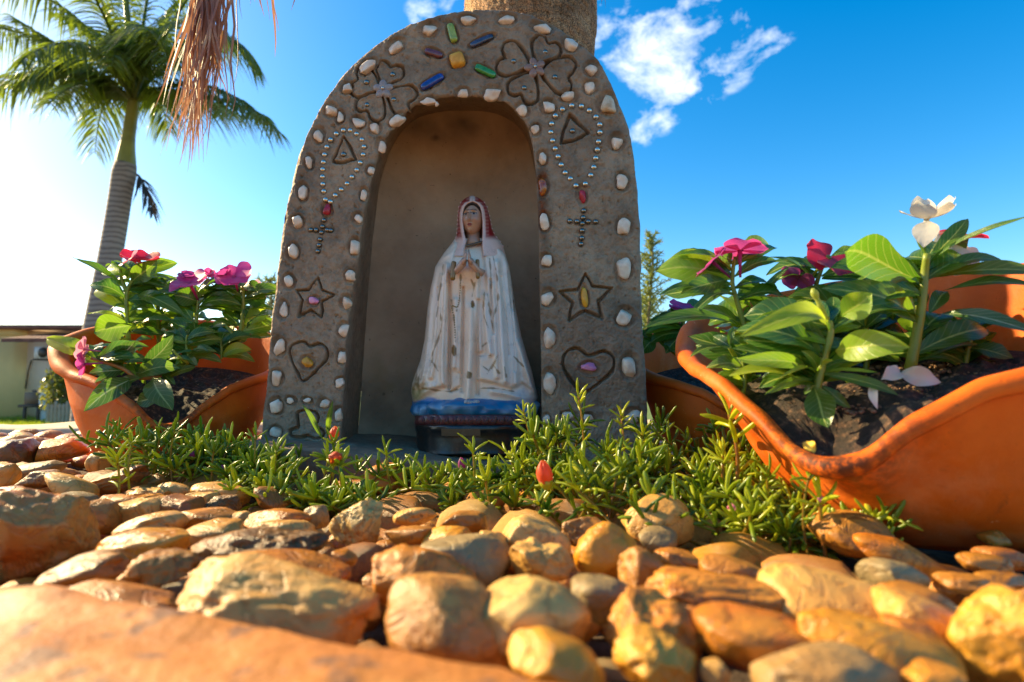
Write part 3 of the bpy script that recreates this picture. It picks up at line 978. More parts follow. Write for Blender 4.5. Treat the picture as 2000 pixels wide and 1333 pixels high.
bead_m = M('silver_bead')
bead_m.set(Base_Color=(.66, .60, .52, 1), Metallic=1.0, Roughness=.27)
Vb, Fb = ico(3)
bme = newmesh('bead', Vb * 1.0, Fb, bead_m.m)
def bead(cx, cy, rpx, name='bead', me=bme):
    c = P(cx, cy, YF) + Vector((0, .0012, 0)) - Vector(wloc(shrine))
    o = link(name, me, shrine, c)
    s = rpx * YF / F
    o.scale = (s, s, s)
    return o
for cx, cy in B1: bead(cx, cy, 5.7)
for cx, cy in B2: bead(cx, cy, 6.3)
dk_m = M('tarnished_bead')
dk_m.set(Base_Color=(.28, .25, .22, 1), Metallic=1.0, Roughness=.22)
bme2 = newmesh('cross_bead', Vb, Fb, dk_m.m)
for cx, cy in X1: bead(cx, cy, 4.9, 'cross_bead', bme2)
for cx, cy in X2: bead(cx, cy, 5.5, 'cross_bead', bme2)
for cx, cy in [(716, 161), (767, 146), (769, 195), (717, 205), (671, 302), (1003, 120), (1065, 102), (1084, 151), (1024, 172), (1118, 256)]:
    bead(cx, cy, 6.0, 'cabochon', bme2)
cry_m = M('clear_crystal')
cry_m.set(Base_Color=(.55, .43, .38, 1), Roughness=.05, IOR=1.5)
cry_m.b.inputs['Transmission Weight'].default_value = .4
cry2 = M('rosy_crystal')
cry2.set(Base_Color=(.42, .24, .17, 1), Roughness=.07, IOR=1.5)
cry2.b.inputs['Transmission Weight'].default_value = .3
for (cx, cy, r0, mm, aa) in ((749, 176, 10, cry_m.m, 20), (1045, 134, 11.5, cry2.m, 35)):
    for k in range(5):
        a = math.radians(aa + 72 * k)
        me = newmesh('crystal_petal', Vb, Fb, mm)
        o = bead(cx + r0 * math.cos(a), cy - r0 * .9 * math.sin(a), 1, 'crystal_petal', me)
        kk = YF / F
        o.scale = (11.0 * kk, 5 * kk, 8.0 * kk)
        o.rotation_euler = (0, -a, 0)
        o.location.y -= .0025
    o = bead(cx, cy, 3.4, 'bead')
    o.location.y -= .006

# ================================================================ STATUE
YS = 0.79
kS = YS / F
GOLD = (.22, .10, .014)
statue_m = M('painted_plaster')
at = statue_m.attr()
vv = statue_m.coord()
pc = statue_m.mix(statue_m.math('MULTIPLY', statue_m.ramp(statue_m.noise(vv, 70, 7, .65), [(.30, 1.0), (.46, 0.0)]), .30), at.outputs['Color'], (.20, .13, .08))
fl = statue_m.ramp(statue_m.noise(vv, 420, 3, .6), [(.25, 1.0), (.30, 0.0)])
pc = statue_m.mix(statue_m.math('MULTIPLY', fl, .6), pc, (.12, .08, .05))
statue_m.set(Base_Color=pc, Roughness=.30, Normal=statue_m.bump(statue_m.noise(vv, 240, 5, .6), .25, .0008))
statue_m.b.inputs['Coat Weight'].default_value = .25
statue_m.b.inputs['Coat Roughness'].default_value = .2
SM = statue_m.m
C6 = lambda pts: crop(760, 360, 2.468, pts)
C7 = lambda pts: crop(870, 370, 7.017, pts)
statue = thing('statue', 'painted figurine of a praying woman in white and gold robes standing in the niche', 'statue', P(925, 885, YS))

def polydist(px, py, pts):
    q = np.stack([px, py], -1)[..., None, :]
    a, b = np.array(pts[:-1], float), np.array(pts[1:], float)
    ab = b - a
    t = np.clip(((q - a) * ab).sum(-1) / ((ab ** 2).sum(-1) + 1e-9), 0, 1)
    return np.linalg.norm(q - (a + t[..., None] * ab), axis=-1).min(-1)
def inside(px, py, poly):
    r_ = np.zeros(px.shape, bool)
    n = len(poly)
    for i in range(n):
        x1, y1 = poly[i]; x2, y2 = poly[(i + 1) % n]
        c_ = ((y1 > py) != (y2 > py)) & (px < (x2 - x1) * (py - y1) / (y2 - y1 + 1e-9) + x1)
        r_ ^= c_
    return r_
def sdf(px, py, poly):
    d = polydist(px, py, list(poly) + [poly[0]])
    return np.where(inside(px, py, poly), d, -d)

def robe_relief(px, py):
    h = np.zeros_like(px)
    def ridge(pts, wd, am):
        nonlocal h
        h = h + am * 1.7 * np.exp(-(polydist(px, py, catmull(pts, 14)) / wd) ** 2)
    for pts, wd, am in [
        ([(215, 420), (190, 600), (175, 850), (150, 960)], 6, .0045), ([(255, 440), (235, 650), (215, 850), (200, 930)], 4.5, .004), ([(275, 390), (265, 620), (255, 840), (258, 960)], 4.5, .0045),
        ([(320, 560), (322, 700), (312, 880)], 6, .004), ([(395, 600), (392, 800), (380, 1030)], 7, .005), ([(345, 470), (345, 700), (335, 900)], 3, .002),
        ([(425, 420), (425, 560), (440, 800)], 5, .0035), ([(462, 540), (470, 700), (484, 815)], 5.5, .005), ([(520, 380), (535, 560), (548, 780), (560, 950)], 6, .005),
        ([(500, 480), (510, 700), (520, 930)], 4, .003), ([(565, 350), (590, 560), (605, 760), (610, 960)], 6, .0045), ([(600, 620), (640, 820), (690, 1000)], 6, .004), ([(620, 760), (665, 900), (705, 1010)], 4, .003),
        ([(215, 980), (160, 1010), (130, 1040)], 6, .003), ([(500, 1000), (560, 1010), (620, 1025)], 6, .003), ([(240, 330), (300, 300), (330, 270)], 5, .0025), ([(240, 365), (290, 335), (335, 300)], 4, .002),
        ([(470, 200), (490, 270), (540, 330)], 5, .0025)]:
        ridge(C6(pts), wd, am)
    for pts, wd, am in [([(290, 430), (292, 700), (290, 985)], 2.6, -.0055), ([(357, 500), (352, 800), (352, 1000)], 2.6, -.004), ([(430, 560), (425, 800), (427, 1010)], 2.8, -.004),
                        ([(235, 500), (228, 700), (200, 880)], 2, -.003), ([(488, 460), (500, 640), (505, 720)], 2, -.003), ([(575, 420), (600, 700), (605, 900)], 2.2, -.003), ([(452, 300), (462, 400)], 2, -.002),
                        ([(300, 1000), (340, 980)], 2.5, -.003), ([(655, 760), (672, 880), (700, 980)], 2, -.0025), ([(540, 450), (560, 620), (575, 820)], 2, -.0025)]:
        ridge(C6(pts), wd, am)
    mL = C6([(330, 290), (290, 420), (290, 700), (278, 975), (150, 988), (80, 980), (170, 600), (215, 360), (300, 260)])
    mR = C6([(455, 290), (470, 480), (486, 822), (432, 832), (428, 942), (520, 962), (590, 985), (640, 955), (760, 1040), (640, 600), (590, 360), (500, 230)])
    for pl, am in ((mL, .0065), (mR, .0065)):
        s = sdf(px, py, pl)
        h = h + am / (1 + np.exp(-s / 1.1))
    # praying forearms push the gown forward
    h = h + .014 * np.exp(-((px - 910) / 30) ** 2 - ((py - 525) / 26) ** 2)
    return h

rows_py = np.r_[np.linspace(466, 560, 60), np.linspace(561.5, 790, 150)]
xl = np.interp(rows_py, [466, 476, 487, 496, 510, 522, 563, 603, 664, 704, 730, 749, 766, 785, 790], [889, 882, 873, 866, 857, 850, 841, 835, 829, 821, 811, 805, 803, 806, 812])
xr = np.interp(rows_py, [466, 476, 487, 498, 520, 542, 603, 660, 700, 725, 760, 777, 790], [955, 971, 981, 987, 994, 998, 1007, 1019, 1031, 1039, 1047, 1051, 1046])
na = 300
aa = np.linspace(-math.pi, math.pi, na, endpoint=False)
# more samples on the visible front half
aa = aa * (1 - .35 * np.cos(aa) ** 0 * 0)
xc = (xl + xr) / 2
hw = (xr - xl) / 2
PXs = xc[:, None] + hw[:, None] * np.sin(aa)[None]
PYs = np.repeat(rows_py[:, None], na, 1)
dep = np.interp(rows_py, [466, 480, 500, 560, 700, 790], [18, 26, 40, 54, 70, 76]) * kS
Ysur = YS + .0 - dep[:, None] * np.sign(np.cos(aa)) * np.abs(np.cos(aa)) ** .75
front = np.clip(np.cos(aa), 0, 1)[None] ** .4
rr = robe_relief(PXs, PYs)
base_P = Pn(PXs, PYs, YS)
base_P[..., 1] = Ysur
rr = rr + .0006 * fbm(base_P * 60, 3)
base_P[..., 1] -= rr * front
# keep the silhouette where the photograph has it
# (Pn at YS gives x and z; front points are nearer so pull them towards the lens axis)
f_ = base_P[..., 1:2] / YS
base_P[..., 0] *= f_[..., 0]
base_P[..., 2] = CZ + (base_P[..., 2] - CZ) * f_[..., 0]
cw = np.ones(PXs.shape + (3,)) * np.array([.93, .68, .49])
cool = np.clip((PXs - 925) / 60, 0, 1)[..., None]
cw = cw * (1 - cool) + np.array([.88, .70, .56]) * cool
tnt = (fbm(base_P * 25, 3) * .5 + .5)[..., None]
cw = cw * (.86 + .16 * tnt)
def paint(c_, m, col):
    m = np.clip(m, 0, 1)[..., None]
    return c_ * (1 - m) + np.array(col) * m
jit = 2.0 * fbm(base_P * 110, 2)
gold_lines = [([(262, 388), (250, 480), (235, 560)], 2.0), ([(235, 590), (228, 640)], 1.8), ([(245, 600), (250, 700), (215, 800), (205, 860)], 1.3), ([(300, 560), (315, 660), (318, 760)], 1.8),
              ([(205, 850), (235, 900)], 2.2), ([(345, 435), (340, 560), (325, 610)], 1.6), ([(485, 360), (490, 440), (495, 500)], 2.2), ([(500, 340), (520, 450), (525, 560), (500, 650)], 2.0),
              ([(475, 530), (490, 640), (505, 720)], 2.0), ([(460, 520), (455, 620), (480, 700)], 1.2), ([(395, 460), (410, 490)], 2), ([(415, 475), (400, 540)], 2.4), ([(535, 800), (505, 860), (470, 920)], 1.2),
              ([(500, 870), (530, 910)], 1.6), ([(515, 850), (495, 890)], 1.6), ([(555, 880), (565, 930)], 1.2), ([(455, 880), (480, 900)], 1.2), ([(600, 830), (650, 880)], 1.2), ([(600, 560), (605, 700)], 1.0),
              ([(435, 830), (490, 826)], 1.4), ([(160, 985), (280, 1000), (330, 990)], 2.2), ([(440, 985), (520, 985), (600, 1000)], 1.4), ([(440, 790), (470, 765)], 1.1)]
for pts, wd in gold_lines:
    d = polydist(PXs, PYs, catmull(C6(pts), 12)) + jit
    cw = paint(cw, .85 * np.clip(1.15 - d / (wd * .85), 0, 1), (.27, .14, .035))
for (a, b), rx, ry in [((402, 580), 4.0, 7), ((314, 800), 4.5, 11), ((383, 920), 6, 8)]:
    (x_, y_), = C6([(a, b)])
    d = np.sqrt(((PXs - x_) / rx) ** 2 + ((PYs - y_) / ry) ** 2) + .35 * fbm(base_P * 120, 2)
    cw = paint(cw, (1.05 - d) * 5, GOLD)
dirt = np.exp(-((PXs - 815) / 20) ** 2 - ((PYs - 752) / 34) ** 2) * (.7 + .8 * fbm(base_P * 160, 3))
cw = paint(cw, dirt, (.26, .15, .06))
yl = np.exp(-((PXs - 815) / 20) ** 2 - ((PYs - 770) / 16) ** 2)
cw = paint(cw, yl * .7, (.34, .26, .07))
bl = np.clip((PYs - 779 + 7 * fbm(base_P * 28, 3)) / 5, 0, 1) * np.clip((1030 - PXs) / 20, .25, 1)
cw = paint(cw, bl, (.02, .16, .42))
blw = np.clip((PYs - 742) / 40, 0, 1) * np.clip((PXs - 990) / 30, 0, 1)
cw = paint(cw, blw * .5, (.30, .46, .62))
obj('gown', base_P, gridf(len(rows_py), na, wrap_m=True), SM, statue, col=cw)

# head: face, hair, veil
fc = P(923, 430, YS - .008)
U, W = np.meshgrid(np.linspace(-math.pi, math.pi, 120, endpoint=False), np.linspace(.02, math.pi - .02, 110), indexing='ij')
rx_, ry_, rz_ = .0150, .0175, .0250
sx = np.sin(W) * np.sin(U)
sy = -np.sin(W) * np.cos(U)
sz = np.cos(W)
jaw = 1 - .30 * np.clip(-sz - .15, 0, 1) ** 1.2
Vx, Vy, Vz = sx * rx_ * jaw, sy * ry_ * (1 - .12 * np.clip(-sz, 0, 1)), sz * rz_
# features measured in the face plane (metres, x right, z up), head turned a little to the viewer's left
fx, fz = Vx + .0030, Vz
frm = sy < 0
def gg(x0, z0, sx_, sz_): return np.exp(-((fx - x0) / sx_) ** 2 - ((fz - z0) / sz_) ** 2)
ft = .0052 * gg(0, -.0015, .0016, .0060) + .0028 * gg(0, -.0045, .0024, .0020) - .0022 * gg(-.0055, .0052, .0034, .0024) - .0022 * gg(.0055, .0052, .0034, .0024)
ft += .0010 * gg(-.0055, .0048, .0020, .0014) + .0010 * gg(.0055, .0048, .0020, .0014)
ft += .0014 * gg(-.005, .0095, .004, .0013) + .0014 * gg(.005, .0095, .004, .0013)
ft += .0016 * gg(0, -.0095, .0034, .0010) + .0014 * gg(0, -.0118, .0030, .0010) - .0012 * gg(0, -.0106, .0036, .0005)
ft += .0022 * gg(0, -.0180, .0045, .0035) + .0012 * gg(-.009, -.004, .004, .005) + .0012 * gg(.009, -.004, .004, .005)
Vy = Vy - ft * frm
fcol = np.ones(U.shape + (3,)) * np.array([.46, .235, .135])
fcol = paint(fcol, frm * gg(-.009, -.005, .004, .004) * .35 + frm * gg(.009, -.005, .004, .004) * .35, (.52, .17, .10))
hair = (fz > .0125 - .22 * np.abs(Vx) + .0 * fz) | (np.abs(Vx) > .0128 * np.ones_like(Vx) * (1 - .0)) & (fz > -.002)
fcol = paint(fcol, (Vz - (.0165 - (Vx / .0125) ** 2 * .011)) / .0012, (.04, .018, .010))
for ex in (-.0055, .0055):
    e = 1.3 - np.sqrt(((fx - ex) / .0025) ** 2 + ((fz - .0046) / .0010) ** 2)
    fcol = paint(fcol, frm * e * 5, (.42, .31, .24))
    e = 1.2 - np.sqrt(((fx - ex - .0003) / .0014) ** 2 + ((fz - .0047) / .0014) ** 2)
    fcol = paint(fcol, frm * e * 5, (.02, .012, .008))
    e = 1.1 - np.abs(fz - (.0062 - 40 * (fx - ex) ** 2)) / .0007
    fcol = paint(fcol, frm * e * 2 * (np.abs(fx - ex) < .0042), (.03, .015, .01))
    e = 1.1 - np.abs(fz - (.0100 - 28 * (fx - ex) ** 2)) / .0007
    fcol = paint(fcol, frm * e * 2 * (np.abs(fx - ex) < .0050), (.07, .035, .02))
fcol = paint(fcol, frm * (1.15 - np.sqrt((fx / .0034) ** 2 + ((fz + .0106) / .0017) ** 2)) * 4, (.30, .055, .04))
fcol = paint(fcol, frm * (1.0 - np.abs(fz + .0106) / .0005) * (np.abs(fx) < .003), (.10, .02, .02))
FV = np.stack([Vx, Vy, Vz], -1) + np.array(fc)
obj('face', FV, gridf(120, 110, wrap_n=True), SM, statue, col=fcol)
# hair: cap over the skull, parted in the middle
hu, hv = np.meshgrid(np.linspace(-math.pi, math.pi, 96, endpoint=False), np.linspace(.02, 1.75, 40), indexing='ij')
fr_ = np.cos(hu)
lim = np.where(fr_ > 0, 1.75 - .98 * np.clip(fr_, 0, 1) ** .6 + .10 * np.abs(np.sin(hu)), 1.75)
hv2 = hv / 1.75 * lim
rid = 1.10 + .02 * np.sin(hu * 22)
HV = np.stack([np.sin(hv2) * np.sin(hu) * rx_ * rid, -np.sin(hv2) * np.cos(hu) * ry_ * rid, np.cos(hv2) * rz_ * 1.06], -1) + np.array(fc)
obj('hair', HV, gridf(96, 40, wrap_n=True)[:, ::-1], SM, statue, col=np.ones((96 * 40, 3)) * [.045, .022, .014])
V, Fq = tube([P(924, 452, YS - .004), P(925, 468, YS - .006), P(926, 486, YS - .012)], [.0098, .0100, .0135], 18)
obj('neck', V, Fq, SM, statue, col=np.ones((len(V), 3)) * [.42, .215, .125])
# veil with its opening
vr = np.linspace(383, 500, 70)
vl_ = np.interp(vr, [383, 387, 394, 404, 421, 445, 461, 475, 487, 500], [920, 909, 901, 896, 894, 893, 892, 886, 876, 864])
vr_ = np.interp(vr, [383, 387, 394, 404, 421, 447, 461, 469, 480, 500], [925, 936, 945, 951, 956, 961, 967, 975, 982, 988])
il = np.interp(vr, [383, 393, 397, 404, 415, 430, 455, 470, 485, 500], [922, 922, 912, 906, 902.5, 902, 905, 909, 906, 904])
ir = np.interp(vr, [383, 393, 397, 404, 415, 430, 455, 470, 485, 500], [923, 923, 933, 939, 942, 943.5, 944, 943, 944, 946])
vd = np.interp(vr, [383, 387, 394, 404, 421, 445, 470, 500], [2, 14, 22, 27, 30, 30, 34, 46]) * kS
VV, VC = [], []
for j, py in enumerate(vr):
    xc_, h_ = (vl_[j] + vr_[j]) / 2, (vr_[j] - vl_[j]) / 2
    aL = math.asin(max(-1, min(1, (il[j] - xc_) / h_)))
    aR = math.asin(max(-1, min(1, (ir[j] - xc_) / h_)))
    a = np.linspace(aR, 2 * math.pi + aL, 90)
    px = xc_ + h_ * np.sin(a)
    yy = YS - .004 - vd[j] * np.cos(a)
    yy = yy - .0012 * np.exp(-((a - aR) / .25) ** 2) - .0012 * np.exp(-((2 * math.pi + aL - a) / .25) ** 2)
    row = Pn(px, py, YS)
    row[:, 1] = yy
    sc2 = (yy / YS)
    row[:, 0] *= sc2
    row[:, 2] = CZ + (row[:, 2] - CZ) * sc2
    # curl the rim inwards for thickness
    e0, e1 = row[0].copy(), row[-1].copy()
    row = np.concatenate([[e0 + [-.0002, .010, 0]], [e0 + [-.0012, .003, 0]], row, [e1 + [.0012, .003, 0]], [e1 + [.0002, .010, 0]]])
    VV.append(row)
    pxx = np.r_[px[0], px[0], px, px[-1], px[-1]]
    inner = np.minimum(np.abs(pxx - ir[j]), np.abs(pxx - il[j]))
    red = np.clip((inner - 3.6) / 2.2, 0, 1) * np.clip((470 - py) / 10, 0, 1)
    scal = .5 + .5 * np.sin(py * .9)
    c_ = np.ones((len(pxx), 3)) * [.80, .50, .38]
    c_ = paint(c_, red * np.where(inner < 11, .70 + .30 * scal, 1), (.30, .010, .012))
    VC.append(c_)
vname = obj('veil', np.array(VV), gridf(len(vr), 94)[:, ::-1], SM, statue, col=np.array(VC))
# beaded scallops on the veil rim
for j in range(8, 62, 5):
    for sgn, xx in ((-1, vl_[j] + 1.0), (1, vr_[j] - 1.0)):
        c0 = P(xx, vr[j], YS - .006)
        Vq, Fq = ico(2)
        centre_obj('scallop', Vq * [.0019, .0019, .0017] + np.array(c0), Fq, SM, statue, col=np.ones((len(Vq), 3)) * [.66, .42, .36])
def trim(name, pts, rad, col, yoff, sides=8):
    pth = [P(x_, y_, YS - yoff) for x_, y_ in catmull(pts, 14)]
    V, Fq = tube(pth, rad, sides)
    return obj(name, V, Fq, SM, statue, col=np.ones((len(V), 3)) * col)
trim('collar', C7([(280, 775), (330, 770), (420, 748), (512, 722)]), .0021, (.09, .05, .02), .026)
# sleeves hanging from the wrists, gold lined
for pts, rd in ((C7([(118, 990), (105, 1100), (100, 1250)]), .0034), (C7([(438, 965), (440, 1080), (445, 1230)]), .0028)):
    trim('cuff', pts, [rd * .75] + [rd] * 12 + [rd * .6], (.24, .115, .016), .052)
# hands pressed together: each a palm with four unequal fingers and a thumb, built as one skin surface
def hand(sgn):
    a = Acc()
    def seg(pts, rads):
        V, Fq = tube([P(x_, y_, YS - d_) for x_, y_, d_ in pts], rads, 8)
        a.add(V, Fq, (.50, .29, .20))
    o = sgn
    wx, wy = 912.5 + o * 20, 528
    # forearm, palm
    seg([(912.5 + o * 30, 534, .046), (wx, wy, .052), (912.5 + o * 9, 516, .058), (912.5 + o * 4.5, 506, .060)], [.0052, .0045, .0052, .0036])
    for i, (tx, ty, ln) in enumerate([(2.0, 491, 0), (2.4, 487.5, 0), (2.8, 489.5, 0), (3.2, 494, 0)]):
        dd = .0655 - i * .0036
        seg([(912.5 + o * (6.0 + i * .3), 514, dd - .004), (912.5 + o * (4.0 + i * .4), 505, dd), (912.5 + o * (tx + .8), 497.5, dd + .001), (912.5 + o * tx, ty, dd)], [.0022, .0020, .0017, .0010])
    seg([(912.5 + o * 9, 517, .060), (912.5 + o * 6.5, 510, .0655), (912.5 + o * 3.5, 503, .067)], [.0026, .0023, .0014])
    return a.build('hand', SM, statue)
hand(-1); hand(1)
# rosary falling from the hands
rp = catmull(C6([(345, 440), (342, 520), (330, 590), (303, 590), (315, 660), (318, 740)]), 34)
ra = Acc()
Vq, Fq = ico(1)
for x_, y_ in rp:
    yoff = .0 + np.interp(y_, [530, 560, 700], [.055, .058, .062])
    ra.add(Vq * .0011 + np.array(P(x_, y_, YS - yoff)), Fq, (.30, .19, .07))
ra.build('rosary', SM, statue)
# cloud, feet, roses and plinth
def mound(name, rows, colf, ns=160, lump=.0):
    V_, Cc = [], []
    for (py, a0, b0, dpt) in rows:
        xc_, h_ = (a0 + b0) / 2, (b0 - a0) / 2
        a = np.linspace(0, 2 * math.pi, ns, endpoint=False)
        px = xc_ + h_ * np.sin(a)
        yy = YS - dpt * np.sign(np.cos(a)) * np.abs(np.cos(a)) ** .8
        row = Pn(px, py, YS); row[:, 1] = yy
        s_ = yy / YS
        row[:, 0] *= s_; row[:, 2] = CZ + (row[:, 2] - CZ) * s_
        V_.append(row)
    V_ = np.array(V_)
    if lump:
        V_ += (V_ - V_.mean((0, 1))) * (lump * fbm(V_ * 45, 3))[..., None]
    Fq = [tuple(f) for f in gridf(len(rows), ns, wrap_m=True)] + [tuple(range(ns))[::-1], tuple((len(rows) - 1) * ns + i for i in range(ns))]
    return obj(name, V_, Fq, SM, statue, col=colf(V_))
def rws(tab, n):
    tab = np.array(tab, float)
    t = np.linspace(0, len(tab) - 1, n)
    return [tuple(np.interp(k, np.arange(len(tab)), tab[:, j]) for j in range(4)) for k in t]
mound('cloud_base', rws([(778, 822, 1034, .050), (784, 810, 1046, .058), (792, 806, 1052, .0625), (800, 808, 1050, .065), (808, 812, 1046, .064), (814, 820, 1040, .058)], 18),
      lambda V_: paint(np.ones(V_.shape) * [.008, .13, .28], np.clip(fbm(V_ * 40, 3) - .1, 0, 1) * .7 + np.clip((V_[..., 0] - .015) * 20, 0, .5), (.25, .42, .55)), lump=.10)
mound('flower_band', rws([(806, 822, 1036, .058), (812, 814, 1042, .0645), (826, 812, 1043, .066), (832, 816, 1040, .064)], 12), lambda V_: np.ones(V_.shape) * [.10, .022, .022], lump=.05)
rr_ = Acc()
for px in range(826, 1034, 15):
    a_ = math.asin((px - 927) / 116)
    c0 = P(px, 821, YS - .066 * abs(math.cos(a_)) ** .8 + .001)
    for q in range(3):
        th = np.linspace(0, 2 * math.pi, 14)
        rad = .0048 - q * .0015
        V, Fq = tube([c0 + Vector((rad * math.cos(t), -.001 - q * .001, rad * .85 * math.sin(t))) for t in th], .0012, 6, cap=False)
        rr_.add(V, Fq, (.13, .030, .030))
rr_.build('rose_relief', SM, statue)
mound('plinth', rws([(829, 816, 1040, .062), (832, 811, 1044, .068), (840, 813, 1042, .069), (846, 815, 1040, .067), (880, 813, 1042, .068), (889, 812, 1044, .069)], 16),
      lambda V_: paint(np.ones(V_.shape) * [.014, .011, .009], np.clip((V_[..., 2] - .062) * 60, 0, .3) * (.6 + fbm(V_ * 50, 2)), (.16, .17, .19)), lump=.02)
pl = [P(x_, y_, YS - .0695) for x_, y_ in ((862, 838), (938, 838), (938, 852), (862, 852))]
pv = np.array([tuple(p_) for p_ in pl]); pb = pv + [0, .004, 0]
obj('plaque', np.concatenate([pv, pb]), [(3, 2, 1, 0), (4, 5, 6, 7), (0, 1, 5, 4), (1, 2, 6, 5), (2, 3, 7, 6), (3, 0, 4, 7)], SM, statue, smooth=False, col=np.ones((8, 3)) * [.05, .030, .018])
ftA = Acc()
for i in range(5):
    Vq, Fq = ico(2)
    ftA.add(Vq * [.0036, .005, .0030] + np.array(P(911 + i * 5.2, 787 - abs(i - 2) * .6, YS - .0635)), Fq, (.36, .34, .34))
ftA.build('foot', SM, statue)

# ================================================================ POTS
clay = M('terracotta')
vv = clay.coord(rnd=3)
n1 = clay.noise(vv, 12, 7, .6)
cc = clay.ramp(n1, [(.3, (.52, .080, .004)), (.55, (.68, .125, .006)), (.8, (.80, .19, .014))])
sp1 = clay.ramp(clay.noise(vv, 330, 2, .5), [(.235, 1.0), (.275, 0.0)])
cc = clay.mix(clay.math('MULTIPLY', sp1, .75), cc, (.12, .05, .02))
sp2 = clay.ramp(clay.noise(vv, 250, 2, .5), [(.735, 0.0), (.765, 1.0)])
cc = clay.mix(clay.math('MULTIPLY', sp2, .5), cc, (.80, .50, .28))
sep = clay.n('ShaderNodeSeparateColor')
clay.l(clay.attr().outputs['Color'], sep.inputs[0])
cc = clay.mix(clay.math('MULTIPLY', sep.outputs[0], clay.ramp(clay.noise(vv, 130, 5, .7), [(.42, 0.0), (.56, 1.0)])), cc, (.035, .018, .010))
blm = clay.ramp(clay.noise(vv, 9, 8, .7, .5), [(.50, 0.0), (.68, 1.0)])
cc = clay.mix(clay.math('MULTIPLY', blm, .22), cc, (.80, .42, .20))
stn2 = clay.ramp(clay.noise(vv, 23, 8, .75, .8), [(.62, 0.0), (.72, 1.0)])
cc = clay.mix(clay.math('MULTIPLY', stn2, .6), cc, (.22, .06, .015))
clay.set(Base_Color=cc, Roughness=clay.ramp(n1, [(.3, .45), (.7, .65)]), Normal=clay.bump(clay.noise(vv, 260, 6, .7), .45, .0012))
clay.b.inputs['Specular IOR Level'].default_value = .22
clay.b.inputs['Subsurface Weight'].default_value = .12
clay.b.inputs['Subsurface Radius'].default_value = (.02, .006, .002)
clay.b.inputs['Subsurface Scale'].default_value = .6

psoil = M('potting_soil')
vv = psoil.coord()
psoil.set(Base_Color=psoil.ramp(psoil.noise(vv, 160, 8, .65), [(.3, (.012, .008, .006)), (.52, (.035, .019, .012)), (.62, (.13, .065, .035)), (.72, (.38, .22, .12))]), Roughness=.8,
          Normal=psoil.bump(psoil.noise(vv, 420, 5, .7), .9, .003))
# rim control points by angle from the low front lip: (deg, radius, height)
RIM = [(0, .176, .070), (7, .168, .075), (16, .158, .096), (32, .151, .119), (48, .150, .130), (65, .156, .138), (80, .170, .152), (94, .182, .178), (112, .168, .200), (130, .158, .216), (155, .158, .228), (180, .162, .232)]
def rimfun(phi, asym=0):
    d = np.abs((np.degrees(phi) + 180) % 360 - 180)
    a = np.array(RIM)
    aa_ = np.concatenate([a[::-1] * [-1, 1, 1], a[1:]])
    # smooth cubic through the samples
    dd = np.linspace(-180, 180, 721)
    r_ = np.interp(dd, aa_[:, 0], aa_[:, 1]); z_ = np.interp(dd, aa_[:, 0], aa_[:, 2])
    k = np.hanning(17); k /= k.sum()
    r_ = np.convolve(np.pad(r_, 8, 'wrap'), k, 'valid'); z_ = np.convolve(np.pad(z_, 8, 'wrap'), k, 'valid')
    return np.interp(d, dd, r_), np.interp(d, dd, z_)
